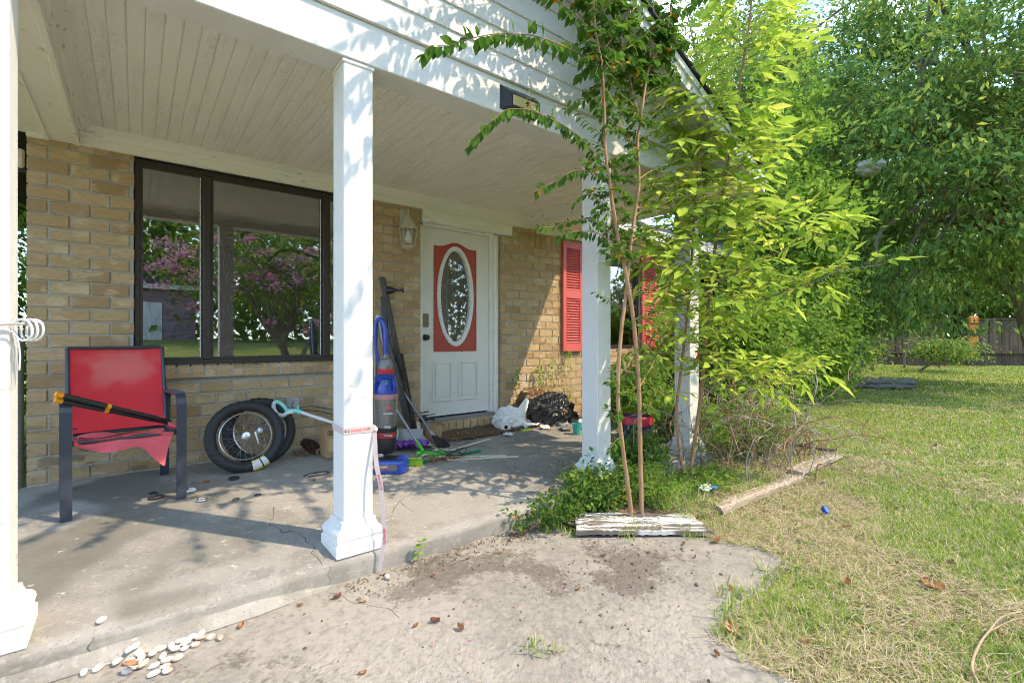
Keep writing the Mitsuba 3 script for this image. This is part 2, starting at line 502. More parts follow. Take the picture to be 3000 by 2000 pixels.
LZ = lawn_z(GX, GY)
nx, ny = GX.shape
ii, jj = np.meshgrid(np.arange(nx - 1), np.arange(ny - 1), indexing='ij')
QF = np.stack([ii * ny + jj, (ii + 1) * ny + jj, (ii + 1) * ny + jj + 1, ii * ny + jj + 1], -1).reshape(-1, 4)
solo('lawn_ground', (np.stack([GX, GY, LZ], -1).reshape(-1, 3), QF), 'soil', kind='structure', smooth=True)

# planting bed inside the edging boards
BED = sg.Polygon([(1.88, 2.098), (1.90, 1.86), (2.46, 1.46), (2.80, 1.52), (4.9, 1.55), (4.98, 2.2), (4.98, 4.1), (4.3, 4.1), (4.3, 2.098)])
_p = np.array([[x, y] for x in np.arange(1.85, 5.0, .06) for y in np.arange(1.4, 4.15, .06) if BED.buffer(.01).contains(sg.Point(x, y))])
from scipy.spatial import Delaunay
_d = Delaunay(_p)
_z = .018 + .035 * (meshkit.fbm(np.c_[_p * 4, _p[:, :1] * 0], 3, 3) - .35)
_s = [s for s in _d.simplices if np.ptp(_p[s], axis=0).max() < .13]
solo('bed_soil_ground', (np.c_[_p, _z], np.array(_s)), 'bed_soil', kind='structure', smooth=True)

# porch slab: worn front lip, cement skirt along its left half
slab = MB()
xs = np.r_[np.linspace(-.56, 4.28, 160)]
nl = (meshkit.fbm(np.c_[xs * 7, xs * 0, xs * 0], 4, 8) - .5)
prof = []
for k, (y, z) in enumerate([(2.106, -.02), (2.103, .06), (2.107, .082), (2.125, .0985), (2.16, None), (4.21, None)]):
    zz = np.full_like(xs, slab_z(y) if z is None else z)
    yy = np.full_like(xs, y)
    if k in (1, 2, 3): yy = yy + nl * .016
    if k in (2, 3): zz = zz + np.minimum(nl, .05) * .016
    prof.append(np.stack([xs, yy, zz], 1))
P_ = np.stack(prof, 0)
n1, n2 = P_.shape[:2]
ii, jj = np.meshgrid(np.arange(n1 - 1), np.arange(n2 - 1), indexing='ij')
slab.add(P_.reshape(-1, 3), np.stack([ii * n2 + jj, ii * n2 + jj + 1, (ii + 1) * n2 + jj + 1, (ii + 1) * n2 + jj], -1).reshape(-1, 4))
slab.add(np.array([[-.56, 2.106, -.02], [-.56, 4.21, -.02], [-.56, 4.21, .145], [-.56, 2.16, .101], [-.56, 2.103, .08]]), np.array([[0, 1, 2], [0, 2, 3], [0, 3, 4]]))
slab.add(np.array([[4.28, 2.106, -.02], [4.28, 4.21, -.02], [4.28, 4.21, .145], [4.28, 2.16, .101], [4.28, 2.103, .08]]), np.array([[0, 2, 1], [0, 3, 2], [0, 4, 3]]))
sk = []
xk = np.linspace(-.9, .72, 60)
nk = meshkit.fbm(np.c_[xk * 5, xk * 0 + 3, xk * 0], 3, 4) - .5
for y, z in [(2.112, .045), (2.096, .034), (2.075, .018), (2.05 , .003)]:
    w = np.clip((.74 - xk) / .35, .05, 1)
    sk.append(np.stack([xk, 2.112 - (2.112 - y) * w + nk * .01, z * w - .002 * (z > .01) + nk * .004], 1))
S_ = np.stack(sk, 0)
n1, n2 = S_.shape[:2]
ii, jj = np.meshgrid(np.arange(n1 - 1), np.arange(n2 - 1), indexing='ij')
slab.add(S_.reshape(-1, 3), np.stack([ii * n2 + jj, (ii + 1) * n2 + jj, (ii + 1) * n2 + jj + 1, ii * n2 + jj + 1], -1).reshape(-1, 4))
scene['porch_slab'] = mikit.ply(slab.get(), 'mat_slab', smooth=40)
labels['porch_slab'] = {'kind': 'structure'}
# a band of pavers let into the slab before the door
for i in range(17):
    x = 2.22 + i * .072
    part('porch_slab', 'paver', boxm(x, x + .066, 3.58, 3.80, slab_z(3.69) - .02, slab_z(3.69) + .0055, .002), 'slab')

# ================================================================== HOUSE
H = thing('brick_house', 'tan brick house with a white gabled porch, red door and red shutters', 'house')
WALL_Y = 4.2
OPEN = [(-.008, 1.715, .775, 2.35), (2.18, 3.166, .125, 2.36), (4.42, 5.63, .92, 2.12), (7.05, 8.38, .92, 2.12)]
SOLD = [(3.40, 6.6, 2.115, 2.36)]
wall = MB()
for x0, x1, z0, z1 in [(-.530, -.012, 0, 2.44), (-.012, 1.72, 0, .79), (1.72, 2.176, 0, 2.44), (2.176, 3.17, 0, .13), (3.17, 4.416, 0, 2.44), (4.416, 5.634, 0, .93), (4.416, 5.634, 2.11, 2.44),
                       (5.634, 7.046, 0, 2.44), (7.046, 8.384, 0, .93), (7.046, 8.384, 2.11, 2.44), (8.384, 9.4, 0, 2.44)]:
    wall.box(x0, x1, 4.207, 4.288, z0, z1)
W = part(H, 'brick_wall', wall, 'mortar')


def cut(x0, x1, z0, z1, holes):
    out = [(x0, x1)]
    for a, b, c, d in holes:
        if z1 <= c + .012 or z0 >= d - .012: continue
        nxt = []
        for p, q in out:
            if q <= a or p >= b: nxt.append((p, q))
            else:
                if p < a - .03: nxt.append((p, a))
                if q > b + .03: nxt.append((b, q))
        out = nxt
    return out


bricks = []
for row in range(27):
    z0 = .0735 + row * .0856
    z1 = min(z0 + .076, 2.345)
    off = (row % 2) * .1016
    k = 0
    x = -.534 - off
    while x < 9.3:
        a, b = max(x, -.534), x + .1937
        if b - a > .02:
            for p, q in cut(a, b, z0, z1, OPEN + SOLD):
                if q - p > .02: bricks.append((p, q, z0, z1))
        x += .2032
x = 3.41
while x < 6.6:
    bricks.append((x, x + .0757, 2.125, 2.345))
    x += .0856
bricks.sort(key=lambda b: np.linalg.norm(A((b[0] + b[1]) / 2, 4.2, (b[2] + b[3]) / 2) - EYE))
rest = MB()
for i, (p, q, z0, z1) in enumerate(bricks):
    dy, t1, t2 = R.normal(0, .0016), R.normal(0, .0010), R.normal(0, .0012)
    v, f = boxm(p, q, WALL_Y + dy, 4.286, z0, z1, .0035) if i < 300 else boxm(p, q, WALL_Y + dy, 4.286, z0, z1)
    v = v.copy()
    v[:, 2] += (v[:, 0] - (p + q) / 2) * t1 * 8
    v[:, 1] += np.where(v[:, 1] < 4.24, (v[:, 0] - (p + q) / 2) * t2 * 12, 0)
    if i < 300: part(W, 'brick', (v, f), 'brick')
    else: rest.add(v, f)
part(W, 'bricks_beyond', rest, 'brick', kind='stuff')
# rowlock sill below the picture window
part(W, 'sill_mortar', boxm(-.02, 1.70, 4.160, 4.2, .787, .868), 'mortar')
x = -.02
while x < 1.70:
    v, f = boxm(x, x + .0757, 4.155 + R.normal(0, .002), 4.285, .785, .872, .004)
    v = v.copy(); v[:, 2] += np.where(v[:, 1] > 4.2, .012, 0)
    part(W, 'sill_brick', (v, f), 'brick')
    x += .0856
# dark room behind the panes
room = MB()
room.box(-.5, 9.3, 8.0, 8.05, .1, 2.4).box(-.5, -.45, 4.3, 8, .1, 2.4).box(9.25, 9.3, 4.3, 8, .1, 2.4).box(-.5, 9.3, 4.3, 8, .05, .1).box(-.5, 9.3, 4.3, 8, 2.4, 2.45)
room.box(2.0, 2.05, 4.4, 8, .1, 2.4).box(3.3, 3.35, 4.4, 8, .1, 2.4)
part(H, 'interior_room', room, 'dark_room')
part(H, 'side_wall', MB().box(-.533, -.505, 4.288, 8.1, 0, 2.44).box(9.3, 9.4, 4.288, 8.1, 0, 2.44).box(-.5, 9.4, 8.06, 8.14, 0, 2.44), 'brick')

# picture window
fr = MB()
X0, X1, Z0, Z1, YF = -.008, 1.712, .872, 2.332, 4.235
fr.box(X0, X1, YF, YF + .05, Z1 - .04, Z1, .004).box(X0, X1, YF, YF + .05, Z0, Z0 + .045, .004).box(X0, X0 + .032, YF, YF + .05, Z0 + .045, Z1 - .04, .004).box(X1 - .032, X1, YF, YF + .05, Z0 + .045, Z1 - .04, .004)
fr.box(X0 - .004, X1 + .004, YF + .012, YF + .046, Z0 - .02, Z0 - .0005)
PW = part(H, 'picture_window', fr, 'window_metal')
for a, b in ((.396, .446), (1.268, 1.312)):
    part(PW, 'mullion', boxm(a, b, YF - .006, YF + .045, Z0 + .046, Z1 - .041, .004), 'window_metal')
for a, b in ((X0 + .03, .396), (.446, 1.268), (1.312, X1 - .03)):
    s = MB()
    za, zb = Z0 + .045, Z1 - .04
    s.box(a + .001, a + .018, YF + .008, YF + .03, za, zb).box(b - .018, b - .001, YF + .008, YF + .03, za, zb).box(a + .018, b - .018, YF + .008, YF + .03, za, za + .018).box(a + .018, b - .018, YF + .008, YF + .03, zb - .018, zb)
    part(PW, 'sash', s, 'window_metal')
    part(PW, 'pane', (A([a + .016, YF + .02, za + .016], [b - .016, YF + .02, za + .016], [b - .016, YF + .02, zb - .016], [a + .016, YF + .02, zb - .016]), np.array([[0, 1, 2, 3]])), 'pane_glass')
# white bead inside the sashes
for a in (.376, 1.245):
    part(PW, 'glazing_bead', boxm(a, a + .005, YF + .004, YF + .009, Z0 + .06, Z1 - .06), 'white_plastic')

# side windows with shutters
for (a, b) in ((4.42, 5.63), (7.05, 8.38)):
    s = MB()
    za, zb = .935, 2.11
    for q in ((a, b, zb - .05, zb), (a, b, za, za + .05), (a, a + .045, za + .05, zb - .05), (b - .045, b, za + .05, zb - .05), (a + .045, b - .045, 1.50, 1.545)):
        s.box(q[0], q[1], 4.225, 4.27, q[2], q[3])
    WK = part(H, 'side_window', s, 'window_metal')
    part(WK, 'pane', (A([a + .04, 4.25, za + .04], [b - .04, 4.25, za + .04], [b - .04, 4.25, zb - .04], [a + .04, 4.25, zb - .04]), np.array([[0, 1, 2, 3]])), 'pane_glass')
    xs_ = np.linspace(a + .1, a + .4, 30)
    cv = np.vstack([np.stack([xs_, 4.33 + .02 * np.sin(xs_ * 70), xs_ * 0 + z], 1) for z in (1.0, 2.08)])
    i = np.arange(29)
    part(WK, 'curtain', (cv, np.stack([i, i + 1, i + 31, i + 30], 1)), 'paper', smooth=True)


def shutter(x0, x1, z0, z1):
    y0, y1 = 4.158, 4.192
    s = MB()
    st = .052
    s.box(x0, x0 + st, y0, y1, z0, z1, .003).box(x1 - st, x1, y0, y1, z0, z1, .003)
    zm = z0 + (z1 - z0) * .52
    for za, zb in ((z0, z0 + .10), (zm - .05, zm + .05), (z1 - .085, z1)):
        s.box(x0 + st, x1 - st, y0 + .001, y1 - .001, za, zb)
    s.box(x0 + st, x1 - st, y1 - .006, y1 - .002, z0 + .1, z1 - .085)
    k = part(H, 'shutter', s, 'shutter_red')
    for za, zb in ((z0 + .10, zm - .05), (zm + .05, z1 - .085)):
        n = int((zb - za) / .031)
        for i in range(n):
            z = za + (i + .5) * (zb - za) / n
            v, f = boxm(x0 + st, x1 - st, -.016, .016, -.004, .004, .001)
            c, sn = math.cos(.75), math.sin(.75)
            v = np.stack([v[:, 0], (y0 + y1) / 2 + v[:, 1] * c - v[:, 2] * sn, z + v[:, 1] * sn + v[:, 2] * c], 1)
            part(k, 'slat', (v, f), 'shutter_red')
    return k


shutter(4.08, 4.425, .916, 2.268)
shutter(5.64, 5.985, .916, 2.268)
shutter(8.39, 8.73, .916, 2.268)

# ---- front door
DY = 4.285
jm = MB()
jm.box(2.184, 2.232, 4.25, 4.33, .27, 2.20, .004).box(3.062, 3.10, 4.262, 4.33, .27, 2.2, .004).box(3.10, 3.155, 4.235, 4.33, .255, 2.21, .006)
jm.box(2.232, 3.10, 4.25, 4.33, 2.196, 2.245, .004).box(3.04, 3.062, 4.292, 4.33, .27, 2.196)
part(H, 'door_frame', jm, 'trim_paint')
door = sg.box(2.238, .285, 3.056, 2.192)
oval = sg.Point(0, 0).buffer(1, 64)
cx, cz, rx, rz = 2.628, 1.512, .222, .520
from shapely import affinity
ov_out = affinity.translate(affinity.scale(oval, rx, rz), cx, cz)
ov_in = affinity.translate(affinity.scale(oval, rx - .042, rz - .047), cx, cz)
top = [(2.886 - (2.886 - 2.370) * t, 2.018 + .052 * (0.5 - .5 * math.cos(2 * math.pi * min(max((t - .12) / .76, 0), 1)))) for t in np.linspace(0, 1, 40)]
redp = sg.Polygon([(2.368, .937), (2.888, .937)] + top)


def facing(poly, y0, y1):
    """a polygon drawn in (x, z) extruded from y0 (front) to y1"""
    out = MB()
    for g in getattr(poly, 'geoms', [poly]):
        v, f = prismm(g, 0, y1 - y0)
        v = np.stack([v[:, 0], y1 - v[:, 2], v[:, 1]], 1)
        out.add(v, f)
    return out


D = part(H, 'front_door', facing(door.difference(ov_in), DY, DY + .04), 'door_white')
part(D, 'red_panel', facing(redp.difference(ov_out), DY - .003, DY + .002), 'door_red', label='dull red panel with an arched top round the oval glass')
rim = MB()
for k, (a, b, h) in enumerate([(0, .012, .010), (.012, .028, .019), (.028, .042, .012)]):
    o = affinity.translate(affinity.scale(oval, rx - a, rz - a), cx, cz)
    n_ = affinity.translate(affinity.scale(oval, rx - b, rz - b * 1.1), cx, cz)
    v, f = facing(o.difference(n_), DY - h, DY + .001).get()
    rim.add(v, f)
part(D, 'oval_frame', rim, 'white_plastic')
part(D, 'panel_moulding', facing(redp.difference(redp.buffer(-.009)).difference(ov_out.buffer(.001)), DY - .007, DY - .003), 'door_red')
g = facing(ov_in.buffer(.004), DY + .012, DY + .018)
part(D, 'oval_glass', facing(ov_in.buffer(.004), DY + .016, DY + .0165).get(), 'door_glass')
came = MB()


def cameline(pts, r=.0015):
    p = np.array([[cx + x, DY + .013, cz + z] for x, z in pts])
    came.tube(p, r, 5)


for s in (1, -1):
    for k in (.86, .62):
        t = np.linspace(-math.pi / 2, math.pi / 2, 40)
        cameline(np.c_[s * (rx - .052) * k * np.cos(t), (rz - .058) * (k + .10) * np.sin(t)])
    for t in np.linspace(-1.3, 1.3, 11):
        cameline([(s * (rx - .052) * .62 * math.cos(t), (rz - .058) * .72 * math.sin(t)), (s * (rx - .054) * .97 * math.cos(t), (rz - .058) * .985 * math.sin(t))])
    for z0_, h_, w_ in ((.0, .055, .034), (.075, .05, .028), (-.075, .05, .028), (0.17, .07, .018), (-.17, .07, .018)):
        t = np.linspace(-math.pi / 2, math.pi / 2, 14)
        cameline(np.c_[s * w_ * np.cos(t) ** 1.3, z0_ + h_ * np.sin(t)])
    for dz in (-.04, .04):
        t = np.linspace(0, 2 * math.pi, 14)
        cameline(np.c_[s * .045 + .02 * np.cos(t), dz + .034 * np.sin(t)])
    for e in (1, -1):
        t = np.linspace(0, 2 * math.pi, 12)
        cameline(np.c_[s * .022 + .018 * np.cos(t), e * .405 + .022 * np.sin(t)])
cameline([(0, .24), (0, .40)]); cameline([(0, -.24), (0, -.40)])
part(D, 'lead_came', came, 'came', smooth=True)
for a, b in ((2.352, 2.585), (2.668, 2.907)):
    r = MB()
    o = sg.box(a, .430, b, .832)
    r.add(*facing(o.difference(o.buffer(-.016)), DY - .014, DY + .001).get())
    r.add(*facing(o.buffer(-.040, join_style='mitre'), DY - .013, DY + .001).get())
    part(D, 'raised_panel', r, 'door_white')
kn = MB()
kn.add(*swap(lathem([(0, 0), (.030, 0), (.032, .004), (.014, .010), (.011, .030), (.024, .038), (.028, .052), (.020, .064), (0, .066)], 20), (0, 2, 1), (1, -1, 1)))
v, f = kn.get()
part(D, 'knob', (v + A(2.272, DY, 1.083), f), 'black_metal', smooth=40)
part(D, 'deadbolt_plate', facing(sg.box(2.247, 1.20, 2.297, 1.31).buffer(.012), DY - .012, DY), 'brass_old')
th = MB().box(2.21, 3.10, 4.225, 4.33, .245, .268, .003).box(2.21, 3.10, 4.218, 4.232, .236, .250, .002)
part(H, 'threshold', th, 'grey_steel')
x = 2.20
ST = part(H, 'door_step', boxm(2.19, 3.15, 4.135, 4.3, .10, .222), 'mortar')
while x < 3.12:
    part(ST, 'brick', boxm(x, x + .0757, 4.118 + R.normal(0, .002), 4.29, .128, .238 + R.normal(0, .001), .004), 'brick')
    x += .0856
part(H, 'interior_wall', MB().box(2.2, 3.2, 4.40, 4.42, .2, 2.3), 'dark_room')

# ---- ceiling, beams, trim
CE = part(H, 'porch_ceiling', boxm(-.30, 3.66, 2.15, 4.2, 2.4582, 2.48), 'ceiling_paint')
x = -.232
while x < 3.50:
    v, f = boxm(x, x + .0650, 2.30, 4.12, 2.4495 + R.normal(0, .0007), 2.458, .0042)
    part(CE, 'board', (v, f), 'ceiling_paint')
    x += .0668


def along_x(prof, x0, x1):
    """(y, z) profile extruded along x"""
    v, f = prismm(prof, x0, x1)
    return swap((v, f), (2, 0, 1))


def along_y(prof, y0, y1):
    """(x, z) profile extruded along y"""
    v, f = prismm(prof, y0, y1)
    return swap((v, f), (0, 2, 1))


FB = part(H, 'front_beam', boxm(-.455, 3.715, 2.142, 2.305, 2.337, 2.529, .004), 'white_paint')
part(FB, 'inner_moulding', along_x([(2.305, 2.395), (2.312, 2.395), (2.318, 2.425), (2.345, 2.449), (2.305, 2.449)], -.225, 3.50), 'trim_paint')
for s, xa, xb in ((1, -.45, -.288), (-1, 3.505, 3.665)):
    B = part(H, 'side_beam', boxm(xa, xb, 2.306, 4.199, 2.334, 2.449, .004), 'trim_paint')
    e = xb if s > 0 else xa
    part(B, 'crown_moulding', along_y([(e, 2.385), (e + s * .012, 2.385), (e + s * .022, 2.41), (e + s * .055, 2.44), (e + s * .062, 2.4488), (e, 2.4488)], 2.35, 4.14), 'trim_paint')
    part(B, 'edge_moulding', MB().box(xa - .004, xa + .022, 2.308, 4.198, 2.326, 2.3345, .002).box(xb - .022, xb + .004, 2.308, 4.198, 2.326, 2.3345, .002), 'trim_paint')
part(H, 'frieze_board', along_x([(4.199, 2.331), (4.168, 2.331), (4.166, 2.385), (4.150, 2.392), (4.138, 2.412), (4.105, 2.440), (4.098, 2.4488), (4.199, 2.4488)], -.286, 3.503), 'trim_paint')
part(H, 'door_header_board', boxm(2.19, 3.30, 4.172, 4.24, 2.215, 2.3305, .003), 'trim_paint')
part(H, 'wall_frieze', boxm(3.668, 9.4, 4.17, 4.199, 2.300, 2.375, .003), 'trim_paint')
part(H, 'wall_frieze', boxm(-.533, -.452, 4.165, 4.199, 2.325, 2.41, .003), 'trim_paint')

# ---- porch columns
for xa, y0 in ((-.450, 2.158), (.735, 2.155), (2.444, 2.165), (3.585, 2.175)):
    xb, y1 = xa + .137, y0 + .145
    zs = float(slab_z(y0)) - .004
    c = part(H, 'porch_column', boxm(xa, xb, y0, y1, zs + .12, 2.3365, .004), 'white_paint')
    xm, ym, h = (xa + xb) / 2, (y0 + y1) / 2, .1125

    def sq(hw, z):
        return [[xm - hw, ym - hw, z], [xm + hw, ym - hw, z], [xm + hw, ym + hw, z], [xm - hw, ym + hw, z]]
    prof = [(h - .004, zs), (h, zs + .004), (h, zs + .05), (h - .006, zs + .055), (h - .008, zs + .066), (h - .003, zs + .076), (h - .004, zs + .090), (h - .012, zs + .104), (h - .026, zs + .115), (h - .032, zs + .130), (h - .034, zs + .145), (.066, zs + .148)]
    V = np.array([p for q in prof for p in sq(*q)])
    F = [[i * 4 + j, i * 4 + (j + 1) % 4, i * 4 + 4 + (j + 1) % 4, i * 4 + 4 + j] for i in range(len(prof) - 1) for j in range(4)]
    part(c, 'base', (V, np.array(F)), 'white_paint', smooth=35)
    part(c, 'cap_trim', boxm(xa - .006, xb + .006, y0 - .006, y1 + .006, 2.318, 2.3362, .003), 'white_paint')

# ---- gable: clapboards, rake, soffit, roofs
RX, RZ, SL = 1.64, 3.401, .42


def soff(x): return RZ - SL * abs(x - RX)


GB = part(H, 'gable_siding', facing(sg.Polygon([(-.45, 2.5), (3.72, 2.5), (3.72, soff(3.72)), (RX, RZ), (-.45, soff(-.45))]), 2.150, 2.30), 'white_paint')
k = 0
while True:
    z0, z1 = 2.531 + k * .134, 2.531 + (k + 1) * .134 + .012
    if z0 > 3.36: break
    za, zb = z0, min(z1, 3.395)
    xa, xb = min(RX + (RZ - za) / SL, 3.74), min(RX + (RZ - zb) / SL, 3.74)
    V = A([2 * RX - xa, 2.122, za], [xa, 2.122, za], [xb, 2.134, zb], [2 * RX - xb, 2.134, zb], [2 * RX - xa, 2.149, za], [xa, 2.149, za], [xb, 2.149, zb], [2 * RX - xb, 2.149, zb])
    V[[0, 4], 0] = np.maximum(V[[0, 4], 0], -.46); V[[3, 7], 0] = np.maximum(V[[3, 7], 0], -.46)
    part(GB, 'clapboard', (V, np.array([[0, 1, 2, 3], [4, 7, 6, 5], [0, 4, 5, 1], [2, 6, 7, 3], [1, 5, 6, 2], [0, 3, 7, 4]])), 'white_paint')
    k += 1
roof = MB()
for s in (1, -1):
    def rp(d, dz): return (RX + s * d, RZ - SL * d + dz)
    v, f = along_y([rp(0, .02), rp(2.58, .02), rp(2.58, .10), rp(0, .115)][::s], 1.885, 6.2)
    roof.add(v, f)
RF = part(H, 'roof', roof, 'shingle')
for s in (1, -1):
    def rp(d, dz): return (RX + s * d, RZ - SL * d + dz)
    part(RF, 'rake_board', along_y([rp(0, -.012), rp(2.56, -.012), rp(2.56, .115), rp(0, .125)][::s], 1.850, 1.884), 'white_paint')
    part(RF, 'rake_trim', along_y([rp(0, .075), rp(2.57, .070), rp(2.57, .118), rp(0, .128)][::s], 1.836, 1.8495), 'white_paint')
    sh = MB()
    for q in range(17):
        d0, d1 = q * .155, q * .155 + .17
        lift = .132
        sh.add(*along_y([rp(d0, lift - .004), rp(min(d1, 2.60), lift + .012), rp(min(d1, 2.60), lift + .026), rp(d0, lift + .010)][::s], 1.815, 6.2))
    part(RF, 'shingle_course', sh, 'shingle', kind='stuff')
    d = .05
    while d < 2.5:
        e = min(d + .118, 2.55)
        part(RF, 'soffit_panel', along_y([rp(d, .004), rp(e, .004), rp(e, .012), rp(d, .012)][::s], 1.885, 2.150), 'white_paint')
        d += .122
    part(RF, 'soffit_trim', along_y([rp(.02, -.014), rp(2.08, -.014), rp(2.08, .003), rp(.02, .003)][::s], 2.096, 2.1215), 'white_paint')
    xe = RX + s * 2.56
    part(RF, 'eave_fascia', boxm(min(xe, xe - s * .02), max(xe, xe - s * .02), 1.885, 3.86, 2.325, 2.44), 'white_paint')
    xi = 3.7155 if s > 0 else -.4555
    part(RF, 'eave_soffit', boxm(min(xi, xe - s * .021), max(xi, xe - s * .021), 1.9, 4.198, 2.352, 2.362), 'trim_paint')
# main roof and its eaves
part(H, 'main_roof', MB().add(*along_x([(3.86, 2.47), (3.86, 2.53), (6.1, 3.47), (8.4, 2.5), (8.4, 2.44), (6.1, 3.40)], -1.2, 9.8)), 'shingle')
part(H, 'main_fascia', boxm(4.205, 9.8, 3.845, 3.868, 2.385, 2.53, .003), 'white_paint')
part(H, 'main_fascia', boxm(-1.2, -.925, 3.845, 3.868, 2.385, 2.53, .003), 'white_paint')
ms = MB()
x = 4.21
while x < 9.7:
    ms.box(x, x + .20, 3.87, 4.169, 2.388, 2.396)
    x += .205
part(H, 'main_soffit', ms, 'trim_paint', kind='stuff')
MYRTLE_STEMS = [
    ([(2.269, 1.750, 0.059), (2.203, 1.757, 0.427), (2.163, 1.764, 0.752), (2.201, 1.771, 1.098), (2.247, 1.778, 1.288), (2.310, 1.784, 1.646), (2.361, 1.791, 1.843), (2.404, 1.798, 2.020), (2.399, 1.805, 2.260), (2.439, 1.812, 2.411), (2.493, 1.819, 2.628), (2.552, 1.826, 2.806), (2.638, 1.833, 2.912), (2.712, 1.839, 3.014), (2.791, 1.846, 3.192), (2.861, 1.853, 3.502), (2.913, 1.860, 3.857)], 0.0125, 0.0045),
    ([(2.352, 1.740, 0.022), (2.344, 1.744, 0.413), (2.335, 1.747, 0.779), (2.289, 1.751, 1.178), (2.208, 1.754, 1.493), (2.164, 1.758, 1.623), (2.133, 1.761, 1.758), (2.104, 1.765, 1.877), (2.094, 1.768, 1.974), (2.078, 1.772, 2.044), (2.067, 1.775, 2.166), (2.063, 1.779, 2.355), (2.052, 1.782, 2.558), (2.039, 1.786, 2.657), (2.004, 1.789, 2.757), (1.988, 1.793, 2.945), (1.970, 1.796, 3.222), (1.952, 1.800, 3.534)], 0.0135, 0.0050),
    ([(2.463, 1.830, 2.424), (2.407, 1.833, 2.533), (2.358, 1.837, 2.688), (2.326, 1.840, 2.761), (2.286, 1.843, 2.858), (2.233, 1.847, 3.002), (2.206, 1.850, 3.194)], 0.0060, 0.0030),
    ([(2.586, 1.850, 2.829), (2.611, 1.858, 3.035), (2.640, 1.865, 3.237), (2.669, 1.873, 3.469), (2.706, 1.880, 3.762)], 0.0060, 0.0030),
]
